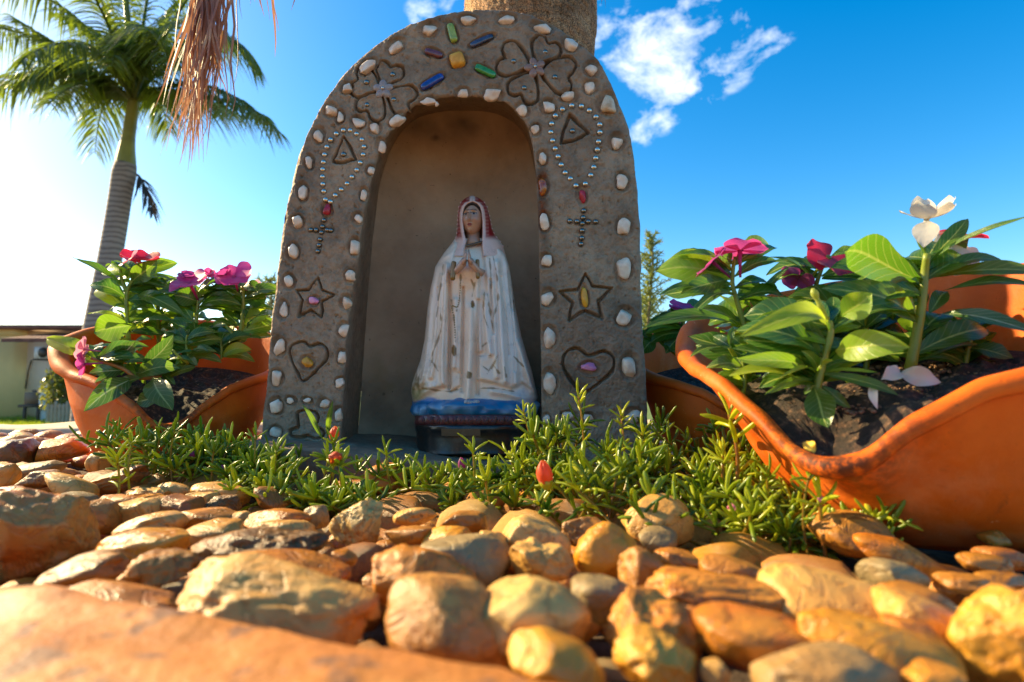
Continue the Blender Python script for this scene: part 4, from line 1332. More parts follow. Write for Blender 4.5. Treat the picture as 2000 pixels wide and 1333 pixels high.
def make_pot(name, label, cx, cy, face_deg, z0, rcx=0, rcy=0, zs=1.0, base_r=.100, soilz=(.128, .22), rs_=1.0):
    """face_deg: direction (world degrees) that the low lip points to"""
    t = thing(name, label, 'plant pot', (cx, cy, z0), 'terracotta pots beside the shrine')
    nphi = 260
    phi = np.linspace(0, 2 * math.pi, nphi, endpoint=False)
    rr, rz = rimfun(phi)
    rz = rz * zs
    rr = rr * rs_
    dd0 = np.degrees(np.abs((phi + math.pi) % (2 * math.pi) - math.pi))
    PQ = ([0, .04, .13, .3, .5, .7, 1], [.52, .70, .90, 1.06, 1.18, 1.25, 1.27])
    prof = []
    # outer wall from the foot up, then rim roll, then inner wall down
    s = np.linspace(0, 1, 40)
    for q in s:
        rb = base_r * np.interp(q, *PQ)
        zq = rz * q
        k = np.clip((q - .58) / .42, 0, 1) ** 1.7
        r = rb * (1 - k) + (rr + 0) * k
        prof.append((r, zq * .985))
    er = .0078 + .0050 * np.exp(-((dd0 - 92) / 24) ** 2)
    lipo = []
    for a in np.linspace(-.35 * math.pi, 1.0 * math.pi, 12):
        lipo.append((rr + er * math.cos(a) - .001, rz + er * math.sin(a) * .9 - .002))
    inn = []
    for q in np.linspace(.97, .30, 22):
        rb = base_r * np.interp(q, *PQ) - .008
        k = np.clip((q - .55) / .45, 0, 1) ** 1.5
        inn.append(((rb * (1 - k) + (rr - er - .001) * k), rz * q))
    allp = prof + lipo + inn
    Rr = np.array([p_[0] for p_ in allp]).T
    Zz = np.array([p_[1] for p_ in allp]).T
    th = phi + math.radians(face_deg)
    kz = np.clip(Zz / .2, 0, 1.2)
    X = cx + Rr * np.cos(th)[:, None] + rcx * kz
    Y = cy + Rr * np.sin(th)[:, None] + rcy * kz
    V = np.stack([X, Y, z0 + Zz], -1)
    V = V + (.0012 * fbm(V * 12, 2))[..., None] * np.array([1, 1, .6])
    d0 = np.abs((phi + math.pi) % (2 * math.pi) - math.pi)
    near = np.exp(-(d0 / .32) ** 2)[:, None] * np.clip(1 - np.abs(Zz - rz[:, None]) / .035, 0, 1)
    col = np.stack([near * .95, 0 * near, 0 * near], -1)
    obj('body', V, gridf(nphi, len(allp), wrap_n=True)[:, ::-1], clay.m, t, col=col)
    # soil, heaped towards the back
    rs = base_r * 1.27 - .004
    nr_ = 46
    rad = np.linspace(0, 1, nr_)
    Ph, Rd = np.meshgrid(phi[::2], rad, indexing='ij')
    rr2 = rr[::2]
    lim_ = np.full((len(rr2), 1), rs)
    lim = np.where(d0[::2] < .7, np.interp(d0[::2], [0, .7], [.155 * rs_, rs]), rs)
    lx, ly = Rd * lim[:, None] * np.cos(Ph), Rd * lim[:, None] * np.sin(Ph)
    rz2 = rz[::2][:, None]
    def inr(zq):
        q_ = np.clip(zq / rz2, 0, 1)
        k_ = np.clip((q_ - .55) / .45, 0, 1) ** 1.5
        return (base_r * np.interp(q_, *PQ) - .008) * (1 - k_) + (rr2[:, None] - er[::2][:, None] - .001) * k_
    for _ in range(6):
        lx0, ly0 = lim_ * np.cos(Ph[:, :1]), lim_ * np.sin(Ph[:, :1])
        ze = np.minimum(soilz[0] - soilz[1] * lx0, rz2 - .006)
        lim_ = inr(ze) - .0005
    lx, ly = Rd * lim_ * np.cos(Ph), Rd * lim_ * np.sin(Ph)
    sz = np.minimum(soilz[0] - soilz[1] * lx, rz2 - .006 + (1 - Rd) * .10) - .002
    thp = math.radians(face_deg)
    kz2 = np.clip(sz / .2, 0, 1.2)
    Xs = cx + lx * math.cos(thp) - ly * math.sin(thp) + rcx * kz2
    Ys_ = cy + lx * math.sin(thp) + ly * math.cos(thp) + rcy * kz2
    Vs = np.stack([Xs, Ys_, z0 + sz], -1)
    Vs[..., 2] += (.005 * fbm(Vs * 40, 3) + .005 * fbm(Vs * 110, 3)) * np.clip((1 - Rd) * 6, 0, 1)
    obj('soil', Vs, gridf(nphi // 2, nr_, wrap_n=True), psoil.m, t)
    return t
POTL = (-.510, .86)
POTR = (.340, .462)
POTB = (.352, .855)
make_pot('flower_pot', 'orange terracotta pot with wavy rim left of the shrine, full of periwinkles', POTL[0], POTL[1], -63, zg(.85) - .012, zs=1.0, rcx=.006, base_r=.104, rs_=.85)
make_pot('flower_pot', 'largest orange terracotta pot with wavy rim at the right edge', POTR[0], POTR[1], -139, zg(.45) - .006, rcx=-.036, rcy=.022, base_r=.104)
make_pot('flower_pot', 'terracotta pot mostly hidden behind the large right pot and the shrine', POTB[0], POTB[1], -100, zg(.85) - .012, zs=.97, base_r=.118, rs_=.98)

# ================================================================ PERIWINKLES
def leafmat(name, c1, c2, tr, trf=.38, rib=(.42, .48, .12), rough=.3, spots=False):
    m = M(name)
    v_ = m.coord(rnd=5)
    se = m.n('ShaderNodeSeparateColor')
    m.l(m.attr().outputs['Color'], se.inputs[0])
    lat, tt = se.outputs[0], se.outputs[1]
    base_ = m.ramp(m.noise(v_, 60, 5, .6), [(.3, c1), (.7, c2)])
    # side veins: slanted bands
    s = m.math('SUBTRACT', m.math('MULTIPLY', tt, 9.0), m.math('MULTIPLY', lat, 2.2))
    fr = m.math('ABSOLUTE', m.math('SUBTRACT', m.math('FRACT', s), .5))
    vein = m.ramp(fr, [(.02, 1.0), (.10, 0.0)])
    mid = m.ramp(lat, [(.035, 1.0), (.09, 0.0)])
    b2 = m.mix(m.math('MULTIPLY', vein, .30), base_, rib)
    b2 = m.mix(m.math('MULTIPLY', mid, .85), b2, rib)
    if spots:
        b2 = m.mix(m.ramp(m.noise(v_, 140, 3, .6), [(.27, .9), (.33, 0.0)]), b2, (.10, .05, .01))
    h = m.math('SUBTRACT', m.noise(v_, 150, 4, .6), m.math('MULTIPLY', vein, .5))
    m.set(Base_Color=b2, Roughness=rough, Normal=m.bump(h, .35, .0008))
    m.b.inputs['Specular IOR Level'].default_value = .55
    tcol = m.mix(m.math('MULTIPLY', m.math('ADD', vein, mid), .3), tr, (.75, .78, .20))
    m.translucent(tcol, trf)
    return m.m
LM = {'g': leafmat('leaf_green', (.030, .090, .010), (.060, .140, .016), (.34, .60, .03), .36),
      'd': leafmat('leaf_dark', (.028, .085, .012), (.055, .140, .018), (.18, .42, .02), .34),
      'y': leafmat('leaf_young', (.16, .30, .015), (.26, .40, .03), (.62, .78, .04), .5, rib=(.50, .55, .10), rough=.35, spots=True),
      's': leafmat('leaf_glossy', (.030, .085, .020), (.060, .130, .035), (.18, .40, .05), .25, rib=(.45, .5, .3), rough=.13)}
stem_m = M('stem_green')
stem_m.set(Base_Color=stem_m.ramp(stem_m.noise(stem_m.coord(), 50), [(.3, (.22, .28, .03)), (.7, (.36, .38, .05))]), Roughness=.4)
stem_m.translucent((.5, .6, .06), .25)
stem_r = simple('stem_reddish', (.34, .16, .05), .45, .3, 60, .2)

def leafgeo(b, t, w, face=.5, arch=.12, fold=.35, twist=0., n=14, m=9, wave=.04, shape='ob'):
    b, t = np.array(b, float), np.array(t, float)
    ax = t - b
    L = np.linalg.norm(ax); ax /= L
    mid = (b + t) / 2
    toc = np.array([0, 0, CZ]) - mid
    toc /= np.linalg.norm(toc)
    nrm = np.array([0, 0, 1.]) * (1 - abs(face)) + toc * face
    nrm = nrm - ax * nrm.dot(ax)
    nrm /= np.linalg.norm(nrm) + 1e-9
    sd = np.cross(ax, nrm)
    nrm, sd = nrm * math.cos(twist) + sd * math.sin(twist), sd * math.cos(twist) - nrm * math.sin(twist)
    T = np.linspace(0, 1, n)[:, None]
    Sg = np.linspace(-1, 1, m)[None]
    if shape == 'ob':
        wp = np.sin(math.pi * np.clip(T, 0, 1) ** 1.12) ** .80 * (1 - .25 * (T < .12) * (1 - T / .12))
    else:
        wp = np.sin(math.pi * T ** .8) ** .9
    wp = np.maximum(wp * .5 * w, w * .035 * (1 - T))
    rs = np.random.default_rng(int(abs(b[0] * 7e4 + t[2] * 9e4)) % 99991)
    ph = rs.uniform(0, 6.28, 3)
    upl = arch * L * np.sin(math.pi * T * .92) - .10 * L * arch * 4 * T ** 3
    v_h = fold * wp * (np.abs(Sg) ** 1.2) * 0.8
    wv = wave * w * np.sin(T * 9 + ph[0] + Sg * 1.5) * np.abs(Sg) + wave * .5 * w * np.sin(T * 17 + ph[1]) * np.abs(Sg) ** 2
    quilt = .012 * w * np.cos((T * 9 - np.abs(Sg) * 2.2) * 2 * math.pi) * (np.abs(Sg) > .05)
    crs = .06 * L * np.sin(T * 3.0 + ph[2]) - .06 * L * np.sin(ph[2])
    V = b + ax * (T * L)[..., None] + sd * (Sg * wp + crs * T * (1 - T) * 2)[..., None] + nrm * (upl + v_h + wv + quilt)[..., None]
    tw = np.repeat(T, m, 1)
    col = np.stack([np.abs(np.repeat(Sg, n, 0)), tw, 0 * tw], -1)
    return V, gridf(n, m), col
def leaf(par, b, t, w, mat='g', **k):
    V, Fq, col = leafgeo(b, t, w, **k)
    return obj('leaf', V, Fq, LM[mat], par, col=col)
PET = {}
def petmat(name, c, tr, rough=.45, trf=.4):
    m = M(name)
    v_ = m.coord(rnd=9)
    se = m.n('ShaderNodeSeparateColor')
    m.l(m.attr().outputs['Color'], se.inputs[0])
    n1_ = m.noise(v_, 40, 3)
    b_ = m.ramp(n1_, [(.3, tuple(x * .8 for x in c)), (.7, c)])
    b_ = m.mix(m.math('MULTIPLY', m.ramp(se.outputs[1], [(.10, 1.0), (.28, 0.0)]), .7), b_, tuple(x * .55 for x in c))
    m.set(Base_Color=b_, Roughness=rough, Normal=m.bump(m.noise(v_, 300, 4), .2, .0006))
    m.b.inputs['Sheen Weight'].default_value = .2
    m.translucent(tr, trf)
    return m.m
PET['magenta'] = petmat('petal_magenta', (.68, .035, .30), (.95, .12, .45))
PET['red'] = petmat('petal_red', (.62, .008, .045), (.9, .03, .10))
PET['purple'] = petmat('petal_purple', (.34, .03, .20), (.6, .08, .35))
PET['white'] = petmat('petal_white', (.80, .72, .62), (.85, .78, .62), trf=.3)
PET['pink'] = petmat('petal_pink', (.75, .22, .38), (.9, .4, .5))
PET['orange'] = petmat('petal_orange', (.80, .10, .015), (.95, .25, .03))
bud_m = petmat('bud_green', (.40, .45, .06), (.6, .65, .08))
def flower(par, c, r, mat, tilt=(0, 0, 1), spin=0., cup=.12, n=5, skip=(), asym=1.0, label=None, pw=1.0):
    """periwinkle bloom: broad overlapping petals round a small eye, slim tube below"""
    c = np.array(c, float)
    z = np.array(tilt, float); z /= np.linalg.norm(z)
    x = np.cross(z, [0.3, .9, .1]); x /= np.linalg.norm(x)
    y = np.cross(z, x)
    e = bpy.data.objects.new('flower', None)
    COL.objects.link(e)
    e.empty_display_size = .01
    e.parent = par
    e.location = Vector(c) - Vector(wloc(par))
    if label: e['label'] = label
    rs = np.random.default_rng(int(abs(c[0] * 1e5)) % 9999)
    for k in range(n):
        if k in skip: continue
        a = spin + 2 * math.pi * k / n + rs.uniform(-.1, .1)
        rk = r * rs.uniform(.88, 1.08)
        T, Sg = np.meshgrid(np.linspace(0, 1, 12), np.linspace(-1, 1, 11), indexing='ij')
        wv = (np.sin(math.pi * np.clip(T * .86 + .02, 0, 1) ** 1.25) ** .9) * .66 * rk * pw + .03 * rk * (1 - T)
        ln = rk * T * (1 - .12 * Sg ** 2 * T) 
        off = wv * Sg * 1.0 + .10 * rk * T * np.sin(T * 2)
        hh = cup * rk * (T ** 1.6) * rs.uniform(.2, 1.6) + .08 * rk * np.sin(Sg * 2.4 + k + T * 3) * T + .10 * rk * T * (k % 2) - .16 * rk * np.maximum(T - .7, 0) * rs.uniform(-.5, 2)
        dx, dy = math.cos(a), math.sin(a)
        V = c + (ln * dx - off * dy)[..., None] * x + (ln * dy + off * dx)[..., None] * y + hh[..., None] * z
        col = np.stack([np.abs(Sg), T, 0 * T], -1)
        o = obj('petal', V, gridf(12, 11), PET[mat], e, col=col)
    V, Fq = tube([c + z * .0006 * r / .015, c - z * r * .35, c - z * r * 1.1], [r * .10, r * .075, r * .05], 8)
    obj('tube', V, Fq, PET[mat] if mat != 'red' else bud_m, e, col=np.zeros((len(V), 3)))
    return e
def stem(par, pts, r0, r1, mat=None, name='stem'):
    p = catmull([tuple(q) for q in pts], 16)
    V, Fq = tube(p, np.linspace(r0, r1, 16), 9)
    return obj(name, V, Fq, mat or stem_m.m, par)
def plant(label, stems, leaves, Y, crop_=None, r0=.0035, name='periwinkle_plant', cat='plant', smat=None, extra=32, esz=1.45, group='periwinkles in the pots'):
    """stems: polylines of (px, py[, dY]); leaves: (bx, by, tx, ty, w_px, mat, face, dyb, dyt, arch)"""
    pp = (lambda x_, y_: crop(*crop_, [(x_, y_)])[0]) if crop_ else (lambda x_, y_: (x_, y_))
    sc_ = crop_[2] if crop_ else 1
    q = stems[0][0]
    b0 = P(*pp(q[0], q[1]), Y + (q[2] if len(q) > 2 else 0))
    t = thing(name, label, cat, b0, group)
    for st_ in stems:
        stem(t, [P(*pp(a[0], a[1]), Y + (a[2] if len(a) > 2 else 0)) for a in st_], r0, r0 * .6, smat)
    for lf in leaves:
        bx, by, tx, ty, wpx = lf[:5]
        mat = lf[5] if len(lf) > 5 else 'g'
        face = lf[6] if len(lf) > 6 else .5
        db = lf[7] if len(lf) > 7 else 0
        dt = lf[8] if len(lf) > 8 else random.uniform(-.02, .03)
        ar = lf[9] if len(lf) > 9 else .12
        wpx *= 1.12
        leaf(t, P(*pp(bx, by), Y + db), P(*pp(tx, ty), Y + dt), wpx / sc_ * Y / F, mat, face=face, arch=ar)
    # further small leaves set round the main stem
    rq = np.random.default_rng(len(label) * 7 + int(Y * 100))
    if extra:
        st0 = catmull([tuple(P(*pp(a[0], a[1]), Y + (a[2] if len(a) > 2 else 0))) for a in stems[0]], 20)
        for i in range(extra):
            k = int(rq.uniform(2, 19)); a = rq.uniform(0, 6.28); L_ = rq.uniform(.026, .046) * esz
            b_ = st0[k]
            e_ = b_ + np.array([math.cos(a), abs(math.sin(a)) * .9, rq.uniform(-.15, .45)]) * L_
            leaf(t, b_, e_, L_ * rq.uniform(.34, .50), rq.choice(['d', 'g', 'g', 'y'], p=[.42, .25, .25, .08]), face=rq.uniform(.3, .7), arch=rq.uniform(.05, .25))
    return t
ZL = (140, 470, 4.4425)
pA = plant('tall periwinkle with red bloom at the left of the left pot', [[(495, 880, 0), (480, 680), (480, 450), (540, 330), (560, 280)], [(480, 440), (440, 360), (420, 250)], [(490, 870), (440, 850, -.01), (410, 820, -.02)]],
  [(455, 400, 10, 148, 95, 'd', .35, 0, -.03, .05), (520, 360, 735, 175, 150, 'g', .8, 0, -.01, .1), (490, 340, 500, 230, 60, 'g', .5), (565, 350, 880, 345, 90, 'd', .35, 0, .01),
   (470, 500, 150, 385, 150, 'd', .55, 0, -.02, .2), (460, 590, 215, 415, 170, 'y', .8, 0, .02, .1), (480, 470, 660, 480, 150, 'y', .5, .01, .03, .2), (480, 430, 310, 380, 90, 'y', .5, .01, .04, .15),
   (470, 690, 140, 632, 75, 'y', .35), (520, 735, 190, 800, 215, 'g', .95, -.01, -.03, .12), (500, 620, 740, 510, 80, 'd', .5), (560, 760, 860, 690, 90, 'd', .45),
   (500, 620, 700, 590, 70, 'g', .3), (570, 480, 975, 640, 120, 'g', .7, 0, -.02, .22), (500, 560, 330, 600, 60, 'g', .4), (480, 690, 380, 600, 50, 'y', .4), (520, 780, 700, 820, 60, 'd', .4)], .85, ZL)
flower(pA, P(272, 508, .84), .0265, 'red', (.25, -.35, .9), .4, .28)
flower(pA, P(256, 506, .83), .018, 'pink', (-.5, -.5, .6), .9, .3)
pB = plant('periwinkle with cream white bloom behind the tall left one', [[(760, 930), (750, 640), (755, 520), (775, 400)]],
  [(750, 540, 560, 490, 70, 'g', .4), (760, 430, 590, 350, 70, 'g', .4), (765, 430, 890, 380, 90, 'd', .4), (770, 420, 930, 430, 60, 'd', .3), (755, 640, 900, 560, 80, 'g', .4), (750, 620, 620, 680, 80, 'd', .5),
   (755, 760, 600, 740, 80, 'd', .4), (760, 740, 930, 790, 90, 'd', .5), (760, 430, 700, 430, 40, 'y', .5), (755, 640, 700, 520, 50, 'y', .4)], .90, ZL)
flower(pB, P(318, 542, .89), .024, 'white', (0.1, -.15, 1), .2, .1)
pC = plant('periwinkle with magenta bloom in the middle of the left pot', [[(1075, 950), (1065, 830), (1095, 560), (1085, 440)]],
  [(1095, 520, 640, 480, 100, 'g', .35, 0, -.03, .12), (1095, 530, 880, 480, 150, 'd', .8, 0, -.02, .15), (1060, 700, 880, 500, 140, 'd', .85, 0, .01, .2), (1080, 640, 960, 480, 90, 'g', .6),
   (1095, 500, 1200, 440, 70, 'y', .5), (1090, 480, 1240, 460, 90, 'd', .5), (1065, 830, 850, 690, 90, 'd', .6), (1065, 830, 1230, 720, 100, 'd', .6), (1065, 820, 920, 780, 70, 'g', .4), (1070, 830, 1060, 700, 90, 'd', .8),
   (1070, 900, 1200, 860, 60, 'g', .4), (1065, 900, 930, 880, 60, 'd', .4)], .85, ZL)
flower(pC, P(370, 553, .83), .029, 'magenta', (-.1, -.62, .75), .3, .2)
flower(pC, P(362, 541, .84), .012, 'purple', (.4, -.3, .9), .3, .5)
flower(pC, P(400, 541, .87), .017, 'pink', (-.4, -.6, .6), .8, .25)
flower(pC, P(411, 537, .87), .0125, 'magenta', (.6, -.4, .6), .1, .3)
pD = plant('periwinkle with magenta bloom at the right of the left pot beside the shrine', [[(1440, 930), (1475, 720), (1492, 520), (1480, 400)], [(1390, 870, -.01), (1385, 800, -.01), (1340, 740, -.01)]],
  [(1480, 440, 1110, 390, 90, 'd', .4), (1490, 400, 1650, 430, 110, 'd', .6, 0, 0, .2), (1480, 430, 1280, 420, 60, 'g', .4), (1500, 520, 1690, 500, 170, 'd', .7), (1490, 480, 1730, 430, 60, 'y', .4), (1480, 620, 1060, 640, 100, 'g', .45, 0, -.02, .2),
   (1500, 600, 1740, 590, 90, 'd', .4), (1500, 730, 1735, 590, 140, 'y', .75, 0, .01), (1520, 760, 1830, 640, 110, 's', .5, 0, -.05, .12), (1400, 620, 1270, 440, 130, 'g', .9, 0, -.01, .05), (1460, 750, 1310, 600, 80, 'g', .6), (1450, 760, 1130, 690, 60, 'g', .4),
   (1390, 860, 1300, 800, 40, 'g', .4), (1470, 700, 1360, 480, 90, 'y', .6, .02, .03), (1430, 880, 1650, 850, 60, 'g', .4), (1430, 930, 1240, 960, 50, 'g', .4), (1430, 930, 1560, 980, 50, 'g', .4), (1390, 940, 1300, 890, 40, 'g', .4),
   (1480, 560, 1600, 700, 100, 'd', .8), (1440, 900, 1480, 1010, 40, 'g', .6), (1390, 900, 1370, 1020, 40, 'g', .7)], .86, ZL)
flower(pD, P(457, 541, .84), .0285, 'magenta', (.1, -.7, .7), .5, .2)
flower(pD, P(440, 537, .84), .012, 'purple', (-.5, -.4, .8), .9, .5)
flower(pD, P(498, 570, .88), .018, 'pink', (.5, -.6, .5), .5, .3)
pE = plant('low creeping periwinkle with glossy leaves spilling over the left pot lip', [[(770, 1165, 0), (680, 1190, -.01), (560, 1185, -.02), (440, 1110, -.03), (300, 1060, -.04), (165, 1020, -.05)], [(690, 1185), (740, 1260, -.03), (760, 1330, -.04)]],
  [(340, 1050, 550, 870, 130, 's', .95, -.03, -.05, .05), (610, 1110, 885, 820, 125, 's', .95, -.01, -.03, .05), (470, 1130, 150, 1150, 110, 's', .7, -.02, -.05, .15), (440, 1130, 200, 1235, 70, 's', .6, -.02, -.05, .1),
   (520, 1200, 115, 1480, 150, 's', .95, -.02, -.08, .2), (700, 1200, 870, 1470, 170, 'g', .95, -.03, -.07, .1), (600, 1030, 450, 1010, 90, 'g', .7), (560, 1170, 460, 1080, 60, 'y', .7, -.03), (800, 1060, 1050, 1045, 70, 'g', .4), (840, 1190, 1075, 1095, 80, 'g', .6),
   (880, 1000, 1090, 968, 45, 'g', .4), (860, 990, 965, 878, 60, 'g', .6), (740, 1080, 690, 1030, 60, 'y', .6), (780, 1060, 830, 940, 50, 'g', .6), (560, 1190, 640, 1260, 70, 'g', .7), (180, 950, 390, 915, 40, 's', .4, -.04, -.03), (830, 1330, 560, 1400, 120, 'd', .8, -.05, -.05, .1),
   (620, 1190, 400, 1270, 90, 'g', .7, -.03), (770, 1150, 900, 1250, 60, 'd', .6), (700, 1160, 800, 1130, 40, 'y', .4), (540, 880, 700, 860, 70, 'g', .4, .02, .03)], .78, ZL, smat=stem_r)
flower(pE, P(164, 683, .72), .0165, 'pink', (-.92, -.3, .1), .2, .25)
flower(pE, P(165, 712, .715), .0175, 'magenta', (-.85, -.45, -.1), .6, .3)

pF = plant('small leafy periwinkle without bloom in the front middle of the left pot', [[(1000, 1080), (1010, 1000), (990, 900), (1000, 820)], [(1000, 1060, -.01), (920, 1000, -.02), (880, 950, -.02)]],
  [(1000, 900, 850, 850, 60, 'g', .6), (1000, 900, 1130, 830, 60, 'g', .6), (1010, 980, 1180, 960, 60, 'd', .5), (900, 980, 780, 930, 60, 'y', .6), (1010, 1000, 900, 1080, 60, 'g', .8, 0, -.02), (1010, 1000, 1090, 1090, 60, 'g', .8, 0, -.02)], .79, ZL, .002, extra=30, esz=1.1)
pG = plant('low dark leaved periwinkle by the right wall of the left pot', [[(1300, 1030), (1300, 930), (1290, 850)]],
  [(1300, 900, 1180, 860, 60, 'd', .6), (1300, 900, 1420, 850, 60, 'g', .6), (1300, 960, 1200, 1000, 50, 'g', .7)], .84, ZL, .002, extra=26, esz=1.1)

# right pot
Z2, Z3, Z4 = (1240, 440, 4.4425), (1600, 370, 4.4425), (1440, 550, 4.4425)
pR1 = plant('periwinkle with flat magenta bloom at the left of the large pot', [[(1020, 1320), (1010, 1130), (940, 850), (880, 640), (845, 500), (860, 300)], [(1010, 1300, -.01), (900, 1180, -.01), (820, 1060, -.02)]],
  [(800, 480, 400, 590, 150, 'd', .75, 0, -.01, .15), (560, 520, 210, 600, 80, 'd', .5, -.005, -.02, .1), (860, 450, 1230, 300, 110, 'd', .6, 0, .0, .15), (850, 440, 600, 380, 100, 'd', .6), (880, 600, 470, 780, 100, 'd', .55, 0, -.02, .2), (870, 560, 640, 600, 90, 'd', .6),
   (860, 550, 1130, 560, 150, 'd', .7, 0, .02, .12), (1040, 640, 1340, 360, 60, 'd', .6, .01, .0, .05), (880, 640, 1250, 720, 80, 'd', .6, 0, .02, .1), (900, 870, 70, 885, 130, 'd', .55, 0, -.03, .15), (930, 880, 640, 740, 80, 'y', .5, .02, .04),
   (960, 850, 990, 700, 50, 'd', .7), (1000, 860, 1060, 690, 40, 'd', .6), (820, 1060, 470, 1150, 60, 'd', .45, -.02, -.03), (820, 1050, 850, 880, 50, 'd', .8, -.02, -.02), (830, 1060, 680, 960, 90, 's', .7, -.02, -.01), (980, 1080, 830, 960, 90, 'g', .8), (990, 1080, 1130, 960, 80, 's', .6),
   (1000, 1090, 860, 1100, 50, 'd', .4), (1020, 1250, 840, 1330, 50, 'd', .5), (1020, 1240, 1170, 1190, 40, 'g', .5), (840, 320, 760, 270, 90, 'd', .8), (850, 330, 930, 270, 80, 'd', .8)], .50, Z2, .0028, extra=26, esz=1.5)
flower(pR1, P(1445, 490, .49), .0220, 'magenta', (.05, .10, 1), .35, .05)
flower(pR1, P(1392, 512, .49), .0185, 'purple', (-.7, .1, .7), .5, .1, skip=(2,))
pR2 = plant('periwinkle with crimson bloom in the back of the large pot', [[(1580, 700, .02), (1575, 640), (1590, 570), (1612, 505)]],
  [(1592, 560, 1500, 500, 26, 'd', .4, 0, -.02), (1600, 530, 1500, 512, 24, 'd', .4), (1600, 535, 1545, 545, 24, 'd', .3), (1605, 540, 1560, 555, 28, 'd', .5), (1605, 540, 1710, 520, 40, 'g', .6), (1605, 545, 1725, 560, 40, 'd', .5), (1590, 575, 1690, 575, 30, 'd', .4), (1590, 590, 1530, 600, 24, 'g', .4),
   (1580, 640, 1510, 660, 26, 'd', .5), (1580, 640, 1660, 650, 28, 'd', .5), (1612, 520, 1665, 500, 26, 'd', .4), (1580, 610, 1560, 640, 22, 'd', .6), (1585, 650, 1600, 600, 26, 'd', .8), (1580, 680, 1500, 700, 24, 'd', .5)], .53, None, .0028, extra=16, esz=1.3)
flower(pR2, P(1618, 503, .50), .0245, 'red', (.15, -.80, .5), .75, .1, skip=(3,))
flower(pR2, P(1560, 542, .53), .0165, 'purple', (-.4, -.2, -.6), .3, .2, skip=(1,))
pR3 = plant('tallest periwinkle with thick yellow green stem and white bloom in the large pot', [[(790, 1560, 0), (835, 1330, 0), (880, 1060, 0), (905, 850, 0), (915, 720, 0), (935, 560, -.005)], [(790, 1090), (775, 980), (760, 900)]],
  [(895, 800, 190, 545, 310, 'd', .97, 0, -.07, -.12), (960, 620, 1290, 250, 130, 'd', .7, 0, .0, .08), (1000, 600, 1850, 215, 60, 'd', .5, 0, -.06, .1), (970, 760, 1630, 625, 130, 'g', .55, 0, .0, .12), (990, 760, 1960, 720, 150, 'g', .55, .01, -.02, .12),
   (1080, 880, 2000, 880, 120, 'd', .45, .0, -.02, .12), (800, 960, 440, 770, 130, 'd', .7, 0, .02, .14), (560, 800, 100, 680, 180, 'd', .55, .01, .0, .12), (1000, 1090, 1950, 1260, 130, 's', .5, 0, -.06, .14), (900, 1110, 120, 1190, 100, 'g', .5, 0, -.04, .10), (950, 1080, 1110, 885, 120, 'g', .85, 0, .01, .1),
   (770, 1080, 400, 1000, 90, 'd', .45, .01, .03, .12), (870, 870, 800, 780, 90, 'g', .7, .01), (870, 1250, 1080, 1170, 60, 's', .5, 0, .01, .15), (850, 1500, 1500, 1380, 60, 'd', .5, .0, .02, .1), (900, 1300, 1480, 1320, 60, 'd', .4, .01, .02), (920, 560, 830, 350, 60, 'g', .8, 0, 0, .05),
   (860, 1480, 1250, 1530, 50, 'd', .4), (850, 1250, 1080, 1140, 90, 'd', .6, .03, .04)], .45, Z3, .0043, extra=26, esz=1.8)
flower(pR3, P(1810, 428, .45), .0215, 'white', (-.05, -.35, .95), .9, .85, pw=.62)
o = obj('petal', *leafgeo(P(1814, 432, .445), P(1803, 484, .44), .0180, face=.95, arch=.08, fold=.1, wave=.01, shape='r')[:2], PET['white'], pR3, col=np.zeros((126, 3)) + [.5, .5, 0])
flower(pR3, P(1862, 462, .48), .0225, 'red', (.1, -.25, .95), .2, .1)
flower(pR3, P(1862, 492, .47), .0210, 'white', (.2, -.9, .2), -.2, .1, skip=(1,))
pR4 = plant('short bright periwinkle with yellow green top leaves in front of the large pot soil', [[(680, 960, 0), (705, 850, 0), (760, 640, 0), (810, 460, 0), (800, 340, 0)], [(560, 860, .01), (545, 740, .02), (575, 640, .02)]],
  [(800, 430, 40, 452, 190, 'y', .65, 0, -.03, .28), (900, 300, 1170, 105, 220, 'y', .9, 0, -.02, .12), (850, 600, 1490, 570, 230, 'y', .85, 0, -.05, .18), (800, 400, 660, 280, 80, 'y', .5, 0, .0, .1), (790, 390, 520, 330, 110, 'd', .5, .01, .03), (620, 750, 0, 670, 130, 'g', .8, 0, -.03, .08),
   (690, 800, 335, 845, 50, 'y', .45, 0, -.04, .12), (690, 850, 240, 975, 75, 'g', .6, 0, -.04, .05), (665, 910, 785, 1270, 210, 'g', 1.0, -.005, -.03, .0), (720, 900, 985, 1100, 80, 'g', .7, 0, -.01, .08), (720, 800, 1405, 985, 90, 'g', .6, 0, -.03, .12), (740, 785, 1215, 785, 45, 'y', .45, 0, -.02, .08),
   (560, 720, 590, 440, 110, 'g', .9, .015, .01, .05), (690, 660, 600, 530, 120, 'g', .8, 0, .0, .15), (560, 700, 380, 560, 100, 'd', .8, .02, .03), (770, 560, 690, 430, 90, 'd', .7, .02), (700, 780, 560, 600, 90, 'g', .7), (720, 770, 1050, 680, 60, 'g', .4, 0, -.01, .1),
   (700, 780, 830, 690, 60, 'y', .6, 0, -.02, .1), (560, 780, 180, 760, 60, 'd', .4, .01, .02), (620, 880, 380, 900, 50, 'y', .4), (840, 640, 1380, 690, 80, 'd', .5, .03, .04, .1), (700, 880, 580, 980, 60, 'd', .6), (800, 350, 830, 130, 120, 'g', .8, .02, .03, .1), (500, 780, 420, 880, 60, 'g', .5, .02)], .415, Z4, .0034)
p_ = catmull([tuple(P(*crop(*Z4, [q])[0], .41)) for q in ((790, 330), (730, 230), (690, 150), (650, 60))], 12)
V, Fq = tube(p_, [.0012, .0012, .0014, .0018, .0022, .0022, .0018, .0016, .0022, .0030, .0024, .0008], 8)
